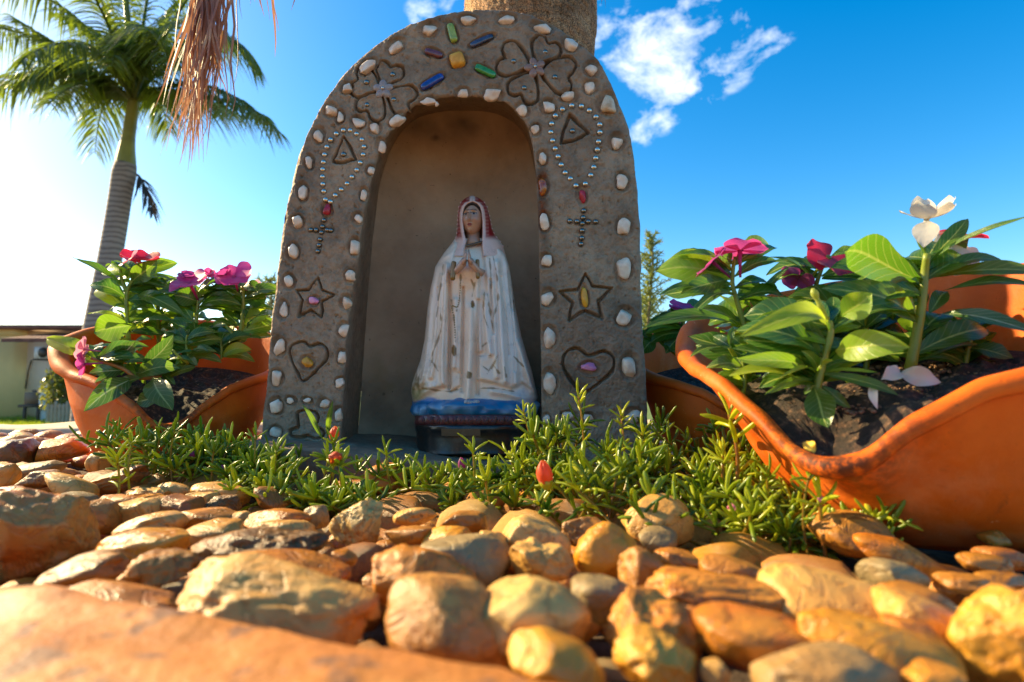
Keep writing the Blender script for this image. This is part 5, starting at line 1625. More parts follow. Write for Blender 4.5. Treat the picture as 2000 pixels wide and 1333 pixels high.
obj('bud', V, Fq, bud_m, pR4, col=np.zeros((len(V), 3)) + [0, .6, 0])
pR5 = plant('dark leafy periwinkle without bloom behind the short bright one in the large pot', [[(1690, 735, .02), (1695, 680, .02), (1690, 620, .02), (1700, 580, .02)]],
  [(1690, 640, 1630, 600, 34, 'd', .6), (1690, 640, 1760, 610, 36, 'g', .6), (1690, 690, 1620, 680, 30, 'd', .5), (1690, 690, 1760, 700, 34, 'd', .6)], .50, None, .0028, extra=30, esz=1.6)
pR6 = plant('spreading dark periwinkle at the right end of the large pot soil', [[(1880, 735, .0), (1890, 690, 0), (1900, 640, 0)]],
  [(1890, 680, 1800, 660, 30, 'd', .5), (1890, 680, 1980, 700, 34, 'd', .5, 0, -.02), (1890, 650, 1980, 630, 30, 'g', .5)], .47, None, .0026, extra=24, esz=1.35)
pR7 = plant('small periwinkle with narrow leaves at the left end of the large pot soil', [[(1450, 775, .0), (1455, 740, 0), (1450, 700, 0)]],
  [(1450, 730, 1400, 712, 22, 'd', .5), (1450, 730, 1505, 715, 24, 'g', .5)], .47, None, .0020, extra=14, esz=.85)
pBk = plant('low periwinkle with small purple bloom seen between shrine and large pot', [[(1330, 700), (1335, 650), (1335, 610)], [(1330, 700), (1395, 660), (1405, 620)], [(1330, 700), (1280, 660)]],
  [(1335, 640, 1262, 650, 26, 'y', .5), (1335, 650, 1270, 670, 30, 'g', .6), (1335, 650, 1300, 690, 30, 'd', .7), (1335, 640, 1400, 650, 26, 'y', .5), (1335, 650, 1420, 670, 26, 'g', .6), (1400, 640, 1460, 620, 28, 'y', .7), (1400, 650, 1450, 660, 24, 'g', .5), (1280, 660, 1252, 690, 30, 'd', .8),
   (1280, 660, 1330, 690, 26, 'g', .6), (1330, 680, 1380, 690, 30, 'g', .5), (1335, 625, 1300, 612, 16, 'y', .4), (1335, 625, 1370, 615, 16, 'g', .4), (1280, 670, 1240, 650, 24, 'g', .4)], .84, None, .003)
flower(pBk, P(1333, 603, .83), .0225, 'magenta', (.1, -.35, .9), .3, .35)
flower(pBk, P(1408, 608, .86), .019, 'pink', (.1, .0, 1), .3, .1)
flower(pBk, P(1392, 645, .80), .022, 'white', (.1, -.5, .8), .3, .1, skip=(2,))
# fallen petals on the soil of the large pot
for (bx, by, tx, ty, wpx, Yp, lb) in ((1757, 730, 1838, 748, 38, .41, 'wilted white petal lying by the rim of the large pot'), (1758, 726, 1722, 742, 34, .41, 'small folded white petal beside the wilted one on the soil'), (1703, 752, 1714, 800, 16, .395, 'narrow white petal standing upright in the dark potting soil')):
    V, Fq, col = leafgeo(P(bx, by, Yp), P(tx, ty, Yp - .01), wpx * Yp / F, face=.85, arch=.12, fold=.3, wave=.10, shape='r')
    tag(centre_obj('fallen_petal', V, Fq, PET['white'], None, col=col + [0, .3, 0]), lb, 'petal', 'fallen petals')
V, Fq, col = leafgeo(P(1576, 862, .335), P(1590, 886, .33), 22 * .33 / F, face=.9, arch=.2, fold=.5, wave=.2, shape='r')
tag(centre_obj('fallen_petal', V, Fq, simple('yellow_dry_petal', (.75, .45, .04), .6, .3, 200), None), 'small yellow dried petal on the low lip of the large pot', 'petal', 'fallen petals')
# crumbs of soil on the lip

# ================================================================ PALMS
ptr = M('palm_trunk_ringed')
vv = ptr.coord(scale=(1, 1, 1))
wv = ptr.n('ShaderNodeTexWave', wave_type='BANDS', bands_direction='Z')
wv.inputs['Scale'].default_value = 4.2; wv.inputs['Distortion'].default_value = 4.5; wv.inputs['Detail'].default_value = 3
ptr.l(vv, wv.inputs['Vector'])
cc = ptr.ramp(wv.outputs['Fac'], [(.0, (.16, .12, .095)), (.30, (.27, .21, .165)), (.9, (.36, .29, .23))])
cc = ptr.mix(ptr.math('MULTIPLY', ptr.noise(vv, 6), .4), cc, (.20, .15, .11))
ptr.set(Base_Color=cc, Roughness=.8, Normal=ptr.bump(wv.outputs['Fac'], .2, .008))
frond_m = M('palm_leaflet')
fcx = frond_m.ramp(frond_m.noise(frond_m.coord(), 1.2, 3), [(.35, (.025, .065, .010)), (.65, (.11, .145, .012))])
frond_m.set(Base_Color=fcx, Roughness=.38)
frond_m.translucent((.34, .46, .03), .34)
shaft_m = simple('palm_crownshaft', (.28, .27, .05), .45, .35, 3, .1)
YP = 8.0
def pal(px, py, d=0): return P(px, py, YP + d)
pt = thing('palm_tree', 'tall palm with ringed grey trunk and green feather fronds at upper left', 'palm tree', (pal(150, 820).x, YP, LAWNZ))
tp = catmull([tuple(v_) for v_ in (Vector((pal(168, 700).x, YP, LAWNZ - .02)), pal(178, 700), pal(196, 600), pal(212, 520), pal(226, 440), pal(237, 370), pal(246, 320))], 60)
hwid = np.interp(np.linspace(0, 1, 60), [0, .35, .6, .8, .93, 1], [.165, .155, .148, .145, .155, .135])
V, Fq = tube(tp, hwid, 28)
obj('trunk', V, Fq, ptr.m, pt)
tp2 = catmull([tuple(v_) for v_ in (pal(245, 324), pal(248, 290), pal(255, 240), pal(262, 195))], 20)
V, Fq = tube(tp2, np.interp(np.linspace(0, 1, 20), [0, .15, .5, 1], [.135, .125, .085, .075]), 20)
obj('crownshaft', V, Fq, shaft_m, pt)
def frond_geo(p0, p1, p2, nl, ll, droop, lw, seed, rr0=.03):
    """quadratic rachis with two rows of folded leaflets, all quads"""
    r = np.random.default_rng(seed)
    q = AccQ()
    t = np.linspace(0, 1, 26)[:, None]
    p0, p1, p2 = np.array(p0), np.array(p1), np.array(p2)
    c = (1 - t) ** 2 * p0 + 2 * t * (1 - t) * p1 + t * t * p2
    V, Fq = tube(c, np.linspace(rr0, rr0 * .15, 26), 6, cap=False)
    q.add(V, Fq)
    tt = np.repeat(np.linspace(.12, .995, nl), 2)
    sg = np.tile([-1, 1], nl)
    C = (1 - tt)[:, None] ** 2 * p0 + (2 * tt * (1 - tt))[:, None] * p1 + (tt * tt)[:, None] * p2
    T = 2 * (1 - tt)[:, None] * (p1 - p0) + 2 * tt[:, None] * (p2 - p1)
    T /= np.linalg.norm(T, axis=1)[:, None]
    up = np.array([0, 0, 1.]) - T * T[:, 2:3]
    up /= np.linalg.norm(up, axis=1)[:, None] + 1e-6
    sd = np.cross(T, up)
    L = ll * np.sin(math.pi * np.clip(tt * .80 + .16, 0, 1)) ** .6 * r.uniform(.8, 1.12, len(tt))
    dr = T * r.uniform(.55, .85, len(tt))[:, None] + sd * sg[:, None] * r.uniform(.7, 1.0, len(tt))[:, None] + up * r.uniform(-.25, .45, len(tt))[:, None]
    dr /= np.linalg.norm(dr, axis=1)[:, None]
    dz = np.array([0, 0, -1.])
    K = 5
    s = np.linspace(0, 1, K)
    pts = C[:, None] + dr[:, None] * (L[:, None] * s)[..., None] + dz * (droop * L[:, None] * s ** 2)[..., None]
    wd = lw * np.array([.5, 1, .9, .55, .04])
    wdir = np.cross(dr, r.normal(size=dr.shape) * .5 + np.array([0, 0, 1.])); wdir /= np.linalg.norm(wdir, axis=1)[:, None]
    a = pts - wdir[:, None] * wd[None, :, None]
    b = pts + wdir[:, None] * wd[None, :, None]
    VV = np.stack([a, b], 2).reshape(-1, 3)
    base = (np.arange(len(tt)) * K * 2)[:, None]
    k = np.arange(K - 1)[None] * 2
    Fq = np.stack([base + k, base + k + 1, base + k + 3, base + k + 2], -1).reshape(-1, 4)
    q.add(VV, Fq)
    return np.concatenate(q.V), np.concatenate(q.F)
c0 = (260, 200)
FR = [((110, 60, -.3), (-60, 215, -.6)), ((60, 20, .3), (-110, 60, 0)), ((140, -60, 0), (-80, -30, -.4)), ((180, -130, .5), (40, -190, .3)), ((250, -160, -.6), (180, -300, -1)), ((300, -150, .6), (360, -280, .8)),
      ((380, -90, -.3), (520, -130, -.4)), ((420, -30, 0), (505, 140, 0)), ((400, 105, -.4), (548, 262, -.7)), ((350, 50, .6), (470, 90, 1.0)), ((200, 130, .9), (185, 300, 1.2)), ((300, 120, .9), (330, 260, 1.4)),
      ((170, 20, -1.0), (40, 120, -1.8)), ((330, -20, -1.0), (430, 60, -1.9)), ((240, -40, 1.0), (230, -120, 1.9)), ((200, -30, -.8), (120, -80, -1.4)), ((300, 0, .4), (420, -40, .9)), ((210, 40, .6), (110, 30, 1.2)), ((270, 20, -.7), (290, 60, -1.6)), ((150, 110, -.1), (20, 30, .2))]
rf_ = np.random.default_rng(5)
for _ in range(10):
    a_ = rf_.uniform(-.2, 3.34); L_ = rf_.uniform(150, 240)
    FR.append(((255 + .55 * L_ * math.cos(a_), 195 - .75 * L_ * math.sin(a_) - 40, rf_.uniform(-.8, .8)), (255 + L_ * 1.1 * math.cos(a_), 195 - L_ * .55 * math.sin(a_) + 30, rf_.uniform(-1.6, 1.6))))
for i, (m1, e1) in enumerate(FR):
    V, Fq = frond_geo(pal(*c0), pal(*m1), pal(*e1), 96, .54, .85, .0125, 40 + i)
    obj('frond', V, Fq, frond_m.m, pt)
dryb = simple('dry_dark_frond', (.07, .055, .045), .7, .3, 4, .1)
V, Fq = frond_geo(pal(268, 342), pal(283, 352), pal(298, 415), 22, .34, .7, .014, 77, .02)
tag(obj('frond', V, Fq, dryb, pt), 'small dead frond stub hanging at the side of the trunk')

# near palm: cracked trunk right behind the shrine and its dead frond hanging into view
tk = M('palm_trunk_cracked')
vv = tk.coord()
br = tk.n('ShaderNodeTexVoronoi', feature='DISTANCE_TO_EDGE')
mpn = tk.n('ShaderNodeMapping'); mpn.inputs['Scale'].default_value = (70, 70, 46)
tcn = tk.n('ShaderNodeTexCoord')
tk.l(tcn.outputs['Object'], mpn.inputs['Vector']); tk.l(mpn.outputs[0], br.inputs['Vector'])
crk = tk.ramp(br.outputs['Distance'], [(.0, 0.0), (.13, 1.0)])
cc = tk.ramp(tk.noise(vv, 22, 7, .65), [(.3, (.32, .14, .05)), (.5, (.56, .28, .12)), (.72, (.78, .46, .22))])
cc = tk.mix(tk.math('MULTIPLY', tk.math('SUBTRACT', 1.0, crk), .95), cc, (.05, .045, .022))
hl = tk.ramp(tk.noise(vv, 48, 3, .5), [(.28, 1.0), (.33, 0.0)])
cc = tk.mix(tk.math('MULTIPLY', hl, .85), cc, (.05, .025, .012))
tk.set(Base_Color=cc, Roughness=.85, Normal=tk.bump(crk, .8, .004))
cx_t, cy_t = P(1031, 60, 1.16).x, 1.16
zt0, zt1 = -.06, 2.1
nz_, nth = 420, 220
Zt, Th = np.meshgrid(np.linspace(zt0, zt1, nz_), np.linspace(0, 2 * math.pi, nth, endpoint=False), indexing='ij')
Rt = np.interp(Zt, [-.06, .3, .66, .8, 2.1], [.165, .148, .143, .142, .13])
pt3 = np.stack([np.cos(Th), np.sin(Th), Zt * 7], -1)
Rt = Rt + .004 * fbm(np.stack([np.cos(Th) * 2, np.sin(Th) * 2, Zt * 9], -1), 4)
bid = np.floor(Th / (2 * math.pi) * 64 + .5 * (np.floor(Zt / .016) % 2))
sv_ = (Th / (2 * math.pi) * 64 + .5 * (np.floor(Zt / .016) % 2) + .4 * vnoise(pt3 * [9, 9, 3])) % 1
sh_ = (Zt / .016 + .5 * vnoise(pt3 * [4, 4, 1] + 5)) % 1
Rt = Rt - .0045 * np.exp(-(np.minimum(sv_, 1 - sv_) / .10) ** 2) - .0035 * np.exp(-(np.minimum(sh_, 1 - sh_) / .10) ** 2)
Rt = Rt - .010 * np.clip(vnoise(pt3 * [11, 11, 3.4] + 3) - .62, 0, 1) * 2
V = np.stack([cx_t + Rt * np.cos(Th) + .02 * (Zt - .7), cy_t + Rt * np.sin(Th), Zt], -1)
pt2 = thing('palm_tree', 'thick palm trunk with cracked tan bark rising right behind the shrine top', 'palm tree', (cx_t, cy_t, -.03))
obj('trunk', V, gridf(nz_, nth, wrap_m=True)[:, ::-1], tk.m, pt2)
dead = M('dead_palm_leaflet')
cc = dead.ramp(dead.noise(dead.coord(), 30, 4), [(.3, (.20, .075, .045)), (.55, (.36, .15, .08)), (.75, (.62, .38, .20))])
dead.set(Base_Color=cc, Roughness=.5)
dead.translucent((.75, .36, .16), .22)
def deadfrond(fan, root, ctrl, rachis_from, seed, nstr, spread, name='dead_frond', label=None):
    r = np.random.default_rng(seed)
    q = AccQ()
    rc = catmull([tuple(v_) for v_ in rachis_from], 40)
    V, Fq = tube(rc, np.linspace(.016, .005, 40), 8, cap=False)
    q.add(V, Fq)
    for i in range(nstr):
        (sx_, sy_, sy2), (ex_, ey_) = spread(r, i)
        a = np.array(P(sx_, sy_, sy2)); b = np.array(P(ex_, ey_, sy2 + r.uniform(-.05, .05)))
        mid = (a + b) / 2 + np.array([(a[0] - b[0]) * .18 + r.normal(0, .012), r.normal(0, .012), abs(a[2] - b[2]) * .02])
        t = np.linspace(0, 1, 10)[:, None]
        c = (1 - t) ** 2 * a + 2 * t * (1 - t) * mid + t * t * b
        c = c + (np.sin(t * r.uniform(6, 16) + r.uniform(0, 6)) * t * r.uniform(.001, .007)) * np.array([1, .6, 0])
        w_ = r.uniform(.0012, .0034) * np.array([.6, .9, 1, 1, .95, .9, .75, .55, .35, .06])
        wd = np.array([math.cos(r.uniform(-.9, .9)), math.sin(r.uniform(-.9, .9)), 0])
        nn = np.cross(wd, [0, 0, 1.])
        A = c - wd * w_[:, None]; Bm = c + nn * w_[:, None] * .5; Cc = c + wd * w_[:, None]
        VV = np.stack([A, Bm, Cc], 1)
        q.add(VV, gridf(10, 3))
    o = q.build(name, dead.m, pt2)
    if label: o['label'] = label
    return o
crown = Vector((cx_t + .02, cy_t, 1.98))
def sp1_(r, i):
    u = r.random()
    sx = 408 + r.normal(0, 17)
    if u < .30:      # left sweep, shorter
        s = r.random()
        return (sx - 4, -90 + r.uniform(-40, 50), .93), (312 + 55 * s + r.normal(0, 7), 140 + 70 * (1 - s) + r.uniform(-50, 110))
    if u < .85:
        return (sx + 4, -90 + r.uniform(-40, 70), .93), (372 + r.normal(0, 17), r.uniform(190, 345))
    return (sx + 12, -80, .93), (436 + r.normal(0, 9), r.uniform(90, 245))
deadfrond(None, None, None, [crown, crown + Vector((-.25, -.05, .16)), Vector((-.50, .98, 1.9)), P(420, -300, .93), P(412, -140, .93)], 5, 115, sp1_, label='bundle of reddish brown dead leaflets hanging at upper left')
def sp2_(r, i):
    xx, e = [(447, 20), (478, 40), (484, 10), (512, 32), (515, 15), (530, 112), (533, 60), (578, 24), (499, 5), (452, -10), (524, 40), (560, -5)][i]
    return (xx - 18, -170, .95), (xx + 8 * (e > 50), e)
deadfrond(None, None, None, [crown, Vector((-.1, 1.1, 2.06)), P(640, -420, .95), P(440, -200, .95)], 6, 12, sp2_, label='few thin dead strands hanging at the top left of the shrine')
def sp3_(r, i):
    xx, e = [(1166, 22), (1172, 8), (1184, 18), (1160, -5)][i]
    return (xx - 14, -120, 1.0), (xx, e)
deadfrond(None, None, None, [crown, Vector((.12, 1.08, 1.9)), P(1150, -160, 1.0), P(1150, -130, 1.0)], 8, 4, sp3_, label='thin dark strands at the right of the trunk')

# young conifers behind
con_m = M('conifer_needles')
con_m.set(Base_Color=con_m.ramp(con_m.noise(con_m.coord(), 30), [(.3, (.08, .14, .03)), (.7, (.24, .26, .06))]), Roughness=.4)
con_m.translucent((.4, .45, .08), .3)
def conifer(px, py_top, Y, hpx, label, seed):
    r = np.random.default_rng(seed)
    k = Y / F
    top = P(px, py_top, Y)
    t = thing('young_conifer', label, 'tree', (top.x, Y, LAWNZ), 'young conifers behind the bed')
    V, Fq = tube([(top.x + 45 * k, Y, LAWNZ - .01), (top.x + 22 * k, Y, -.1), tuple(P(px - 8, py_top + hpx, Y)), tuple(P(px + 3, py_top + 50, Y)), tuple(top)], [.02, .014, 3 * k, 2.2 * k, .8 * k], 8)
    obj('trunk', V, Fq, simple('conifer_bark_%d' % seed, (.16, .13, .05), .8, .2, 20, .3), t)
    for py in np.arange(py_top + 6, py_top + hpx + 60, 11):
        f = (py - py_top) / (hpx + 60)
        for sgn in (-1, 1, 0):
            L = (14 + 52 * f) * k * r.uniform(.6, 1.25)
            a = P(px - 8 * f, py, Y)
            ang = r.uniform(.3, .9)
            dx = (sgn if sgn else r.uniform(-.5, .5)) * math.cos(ang)
            e = Vector((dx, r.uniform(-.6, .6), math.sin(ang) + .15)) * L
            path = [a, a + e * .5 + Vector((0, 0, -.03 * L)), a + e]
            V, Fq = tube(path, [1.4 * k, 1.0 * k, .5 * k], 5, cap=False)
            q = AccQ(); q.add(V, Fq)
            n_ = 26
            s = r.random(n_)[:, None]
            c = np.array(a) + np.array(e) * s
            d = np.array(e) / L * .7 + r.normal(0, .75, (n_, 3)); d /= np.linalg.norm(d, axis=1)[:, None]
            ln = r.uniform(7, 13, n_)[:, None] * k
            wv_ = np.cross(d, [.1, 1, .2]); wv_ /= np.linalg.norm(wv_, axis=1)[:, None]
            VV = np.stack([c - wv_ * .9 * k, c + wv_ * .9 * k, c + d * ln + wv_ * .4 * k, c + d * ln - wv_ * .4 * k], 1)
            q.add(VV, np.arange(n_ * 4).reshape(-1, 4))
            q.build('branch', con_m.m, t, smooth=False)
conifer(1272, 462, 2.6, 190, 'young conifer standing against the sky right of the shrine', 1)
conifer(1262, 575, 2.9, 80, 'small conifer tip low beside the right edge of the shrine', 4)
conifer(528, 545, 3.0, 60, 'small conifer tip between the left pot and the shrine', 2)

# ================================================================ PEBBLES
def pebmat(name, cs, vein=(.25, .12, .05), va=.5, rough=.29, patch=None, pa=.6, bump=.55):
    m = M(name)
    v_ = m.coord(rnd=37)
    n1_ = m.noise(v_, 26, 7, .6, .4)
    b_ = m.ramp(n1_, [(.28, cs[0]), (.5, cs[1]), (.72, cs[2])])
    ve = m.noise(v_, 34, 5, .55, 1.6)
    vr = m.ramp(m.math('ABSOLUTE', m.math('SUBTRACT', ve, .5)), [(.006, 1.0), (.035, 0.0)])
    b_ = m.mix(m.math('MULTIPLY', vr, va), b_, vein)
    am = m.ramp(m.noise(v_, 11, 5, .65, .8), [(.48, 0.0), (.66, 1.0)])
    b_ = m.mix(m.math('MULTIPLY', am, .42), b_, (.62, .25, .03))
    if patch:
        pm = m.ramp(m.noise(v_, 15, 4, .6, .6), [(.50, 0.0), (.60, 1.0)])
        b_ = m.mix(m.math('MULTIPLY', pm, pa), b_, patch)
    pit = m.ramp(m.noise(v_, 210, 3, .6), [(.27, 1.0), (.36, 0.0)])
    b_ = m.mix(m.math('MULTIPLY', pit, .6), b_, tuple(x * .35 for x in vein))
    h = m.math('SUBTRACT', m.math('ADD', m.noise(v_, 160, 7, .65), m.math('MULTIPLY', n1_, 1.2)), m.math('ADD', m.math('MULTIPLY', pit, .7), m.math('MULTIPLY', vr, .35)))
    m.set(Base_Color=b_, Roughness=m.ramp(n1_, [(.3, rough * .75), (.7, rough * 1.3)]), Normal=m.bump(h, bump, .0022))
    m.b.inputs['Specular IOR Level'].default_value = .5
    return m.m
PM = {'O': pebmat('pebble_ochre', [(0.331, 0.098, 0.007), (0.523, 0.184, 0.016), (0.627, 0.264, 0.028)], (0.192, 0.046, 0.003), .5, .38, (0.542, 0.125, 0.006)),
      'Y': pebmat('pebble_yellow', [(0.480, 0.160, 0.008), (0.627, 0.253, 0.014), (0.715, 0.344, 0.035)], (0.392, 0.103, 0.003), .4, .34, (0.742, 0.377, 0.047), .5),
      'C': pebmat('pebble_cream', [(0.491, 0.230, 0.045), (0.648, 0.332, 0.072), (0.765, 0.441, 0.110)], (0.296, 0.109, 0.017), .45, .42, (0.590, 0.243, 0.033), .5),
      'W': pebmat('pebble_white', [(0.491, 0.285, 0.072), (0.648, 0.386, 0.102), (0.787, 0.495, 0.144)], (0.274, 0.122, 0.024), .55, .45, (0.442, 0.202, 0.038), .4),
      'G': pebmat('pebble_grey', [(0.190, 0.134, 0.055), (0.285, 0.195, 0.081), (0.378, 0.251, 0.098)], (0.455, 0.294, 0.112), .3, .5, (0.226, 0.134, 0.039), .5),
      'P': pebmat('pebble_pinkish', [(0.383, 0.149, 0.027), (0.528, 0.228, 0.044), (0.637, 0.308, 0.064)], (0.254, 0.069, 0.012), .5, .40, (0.501, 0.135, 0.015), .6),
      'R': pebmat('pebble_reddish', [(0.227, 0.064, 0.011), (0.331, 0.103, 0.017), (0.419, 0.156, 0.028)], (0.480, 0.184, 0.032), .4, .48, (0.175, 0.046, 0.008), .5),
      'D': pebmat('pebble_dark', [(0.065, 0.032, 0.007), (0.122, 0.057, 0.011), (0.208, 0.092, 0.016)], (0.262, 0.092, 0.011), .5, .42, (0.244, 0.092, 0.013), .4, .8),
      'B': pebmat('pebble_brown', [(0.208, 0.075, 0.009), (0.348, 0.139, 0.017), (0.471, 0.206, 0.030)], (0.140, 0.040, 0.004), .55, .42, (0.436, 0.160, 0.016), .5)}
WORD = {'O': 'ochre', 'Y': 'yellow', 'C': 'cream', 'W': 'whitish', 'G': 'grey', 'P': 'pinkish brown', 'R': 'reddish brown', 'D': 'dark', 'B': 'brown'}
# px, py, w, h, type, tilt (deg, + = right side up), label tail, roughness of shape
HERO = [
 (80, 1042, 225, 195, 'P', 12, 'largest {} boulder by the edging at the lower left corner', 1.2),
 (8, 930, 60, 56, 'C', 0, '{} pebble cut by the left picture edge below the mottled one', 1), (30, 886, 78, 58, 'D', 0, '{} mottled stone at the far left below the house', 1),
 (116, 882, 95, 52, 'O', 0, 'plump {} pebble left of the left pot foot', 1), (78, 917, 100, 36, 'G', 6, 'flat {} pebble under the plump ochre one at far left', .8),
 (85, 938, 104, 38, 'B', 8, 'flat rough {} stone lying against the flat grey one', 1.2), (190, 902, 42, 46, 'C', 0, 'small {} pebble touching the left pot foot', 1),
 (227, 941, 122, 48, 'R', 12, 'wedge shaped {} stone in front of the left pot', 1.1), (141, 954, 105, 50, 'C', -22, '{} slanting pebble behind the largest boulder', .9),
 (22, 963, 70, 26, 'O', 0, 'thin {} pebble at the left edge behind the largest boulder', .8), (304, 940, 62, 30, 'B', 0, 'small {} pebble at the foot of the left flower mat', .8),
 (342, 957, 76, 28, 'C', -6, 'long {} pebble second from the left flower mat', .7), (437, 965, 125, 44, 'C', -6, 'long pale {} pebble beside the dark jagged chip', .7),
 (533, 974, 84, 42, 'B', -22, 'rounded {} pebble tucked under the flower mat left of the shrine front', .8), (290, 968, 74, 26, 'C', 0, 'flat {} pebble between the wedge stone and the waffle tile', .7),
 (228, 986, 88, 38, 'O', -6, 'low {} pebble just right of the slanting cream one', .9), (296, 978, 54, 22, 'Y', 0, 'small bright {} pebble behind the waffle tile piece', .8),
 (350, 994, 88, 44, 'R', -8, '{} ridged tile fragment among the pebbles', 1), (395, 982, 60, 36, 'C', 0, 'small {} pebble between tile fragment and dark chip', .8),
 (443, 984, 74, 40, 'D', 8, '{} jagged chip behind the long flat pebbles', 1.6), (276, 1000, 92, 46, 'C', 5, 'domed {} pebble left of the tile fragment', .8),
 (190, 1010, 95, 70, 'B', -30, '{} pebble leaning on the right of the largest boulder', .9), (284, 1032, 150, 50, 'C', 12, 'broad {} pebble above the bright yellow one at left', .9),
 (394, 1016, 148, 42, 'O', 0, 'flat oval {} pebble below the dark jagged chip', .6), (276, 1074, 195, 80, 'Y', 5, 'big smooth {} pebble in the left foreground', .7),
 (415, 1044, 118, 50, 'C', 4, '{} pebble leaning behind the big dark rock', .9), (468, 1014, 52, 34, 'C', 0, 'small pale {} pebble wedged left of the flat orange one', .8),
 (545, 1015, 138, 46, 'O', 2, 'flat smooth {} pebble left of the rough white stone', .6), (562, 1031, 108, 32, 'C', -4, 'slim {} pebble lying on the big dark rock', .9),
 (622, 1012, 62, 48, 'G', -20, '{} knobbly pebble left of the rough white stone', 1.4), (512, 1082, 275, 96, 'D', 8, 'big {} angular rock in the left foreground', 1.7),
 (702, 1023, 117, 112, 'W', 0, 'rough blocky {} stone in the middle standing upright', 1.6), (310, 1120, 130, 80, 'B', 0, 'knobbly {} stone left of the big tan boulder', 1.5),
 (165, 1118, 165, 66, 'B', 12, 'dull {} pebble under the largest boulder', .9), (235, 1168, 225, 52, 'O', -6, 'low {} pebble half hidden by the orange edging', .8),
 (562, 1118, 270, 66, 'O', -6, 'long olive {} pebble behind the big tan boulder', .6), (545, 1186, 405, 152, 'C', -6, 'biggest tan {} boulder in the centre left foreground', 1.1),
 (668, 1092, 56, 36, 'O', -20, 'small {} pebble right of the big dark rock', .8), (806, 1009, 90, 38, 'C', 4, 'small {} pebble with a dark hole under the sprigs', 1), (903, 1022, 98, 48, 'B', 0, 'small pitted {} pebble under the central sprigs', 1.2),
 (806, 1044, 108, 38, 'B', 4, 'flat {} pebble right of the rough white stone', .7), (876, 1049, 106, 42, 'Y', 4, 'smooth {} pebble in front of the pitted brown one', .7), (905, 1092, 180, 92, 'G', -10, 'large smooth {} pebble in the middle', .5),
 (812, 1126, 250, 124, 'O', -4, 'large orange stained {} pebble in front of the smooth grey one', 1.1), (962, 1070, 74, 70, 'C', 0, 'small {} faceted pebble behind the holed one', 1.2), (1045, 1056, 140, 96, 'W', -30, 'long {} pebble leaning right behind the holed one', .8),
 (1054, 1092, 135, 100, 'C', -14, '{} pebble with a dark cleft in the middle', 1.1), (1134, 1042, 100, 66, 'B', 0, 'crumbly {} stone below the red flower bud', 1.6), (1184, 1080, 126, 114, 'Y', 30, 'upright wedge {} pebble right of the cleft one', .8),
 (1282, 1020, 135, 106, 'C', 0, 'large round {} pebble below the right flower mat', .6), (1286, 1054, 80, 44, 'G', -8, 'small olive {} pebble in front of the large round one', .6), (1256, 1114, 112, 90, 'B', -10, 'wrinkled {} stone below the wedge pebble', 1.5),
 (1172, 1164, 134, 100, 'G', -10, 'pale {} flat topped pebble right of the white boulder', .8), (1035, 1208, 226, 168, 'W', -10, 'big {} boulder in the centre foreground', .9), (880, 1220, 270, 165, 'P', -20, 'big {} boulder beside the white one at centre bottom', .9),
 (1085, 1298, 190, 105, 'Y', -24, 'smooth {} pebble cut by the bottom edge at centre', .6), (1393, 1172, 280, 120, 'O', -8, 'long mottled {} pebble right of centre', 1.2), (1262, 1230, 200, 118, 'O', -12, 'dark stained {} rock right of the white boulder', 1.6),
 (1275, 1292, 180, 110, 'Y', -10, 'lumpy {} pebble at the bottom right of centre', 1.2), (1482, 1252, 250, 104, 'O', -10, 'brown blotched {} pebble above the grey one at the bottom', .9), (1612, 1168, 260, 136, 'C', -4, 'big olive {} boulder in the right foreground', .8),
 (1712, 1268, 310, 112, 'Y', -14, 'long pale {} pebble at lower right', .6), (1610, 1322, 315, 110, 'G', -4, 'large {} pebble cut by the bottom edge at right', .6), (1960, 1248, 215, 195, 'Y', 0, 'huge pale {} boulder at the right picture edge', 1.1),
 (1800, 1214, 165, 88, 'C', -20, '{} slanting pebble left of the huge right boulder', .6), (1790, 1252, 140, 72, 'O', -24, 'reddish {} pebble under the slanting cream one', .6), (1742, 1128, 145, 64, 'G', -14, '{} brown pebble right of the big olive boulder', .7),
 (1782, 1180, 145, 80, 'B', -16, 'dull {} pebble above the slanting cream one', .8), (1755, 1086, 188, 58, 'O', -17, 'long smooth {} pebble in front of the large pot foot', .5), (1664, 1042, 148, 86, 'B', -8, 'pinkish {} pebble leaning on the large pot', .8),
 (1322, 1092, 102, 48, 'O', -14, '{} pebble below the right flower mat', .7), (1432, 1115, 132, 58, 'B', -10, 'smooth {} pebble in front of the right flower mat', .6), (1524, 1114, 62, 30, 'G', 0, 'small {} pebble at the tip of the flower mat', .7),
 (1888, 1138, 98, 42, 'B', -8, 'flat {} pebble above the huge right boulder', .8), (1928, 1103, 115, 40, 'B', -8, '{} pebble right of the large pot foot', .8), (1958, 1092, 92, 42, 'R', -4, '{} pebble at the right edge beside the large pot', .8),
 (1976, 1036, 54, 36, 'O', 0, 'small {} pebble at the right edge behind the large pot', .8), (1942, 1052, 56, 34, 'O', -10, 'second small {} pebble right of the large pot', .8), (1950, 1138, 118, 34, 'B', 0, 'thin {} pebble behind the huge right boulder', .8),
 (757, 932, 84, 56, 'P', -6, '{} pebble sitting among the sprigs before the shrine', .8), (1396, 1312, 54, 50, 'W', -20, 'small {} pebble at the bottom between the yellow and grey ones', .9), (1818, 1325, 120, 56, 'Y', 0, '{} pebble at the bottom edge left of the huge boulder', .7),
 (1228, 1188, 40, 30, 'B', 0, 'tiny {} pebble between the pale grey and mottled ones', 1), (1640, 1208, 60, 30, 'O', 0, 'sliver of {} pebble under the big olive boulder', .8), (720, 1190, 44, 60, 'C', 0, 'small {} pebble squeezed right of the tan boulder', .8),
]
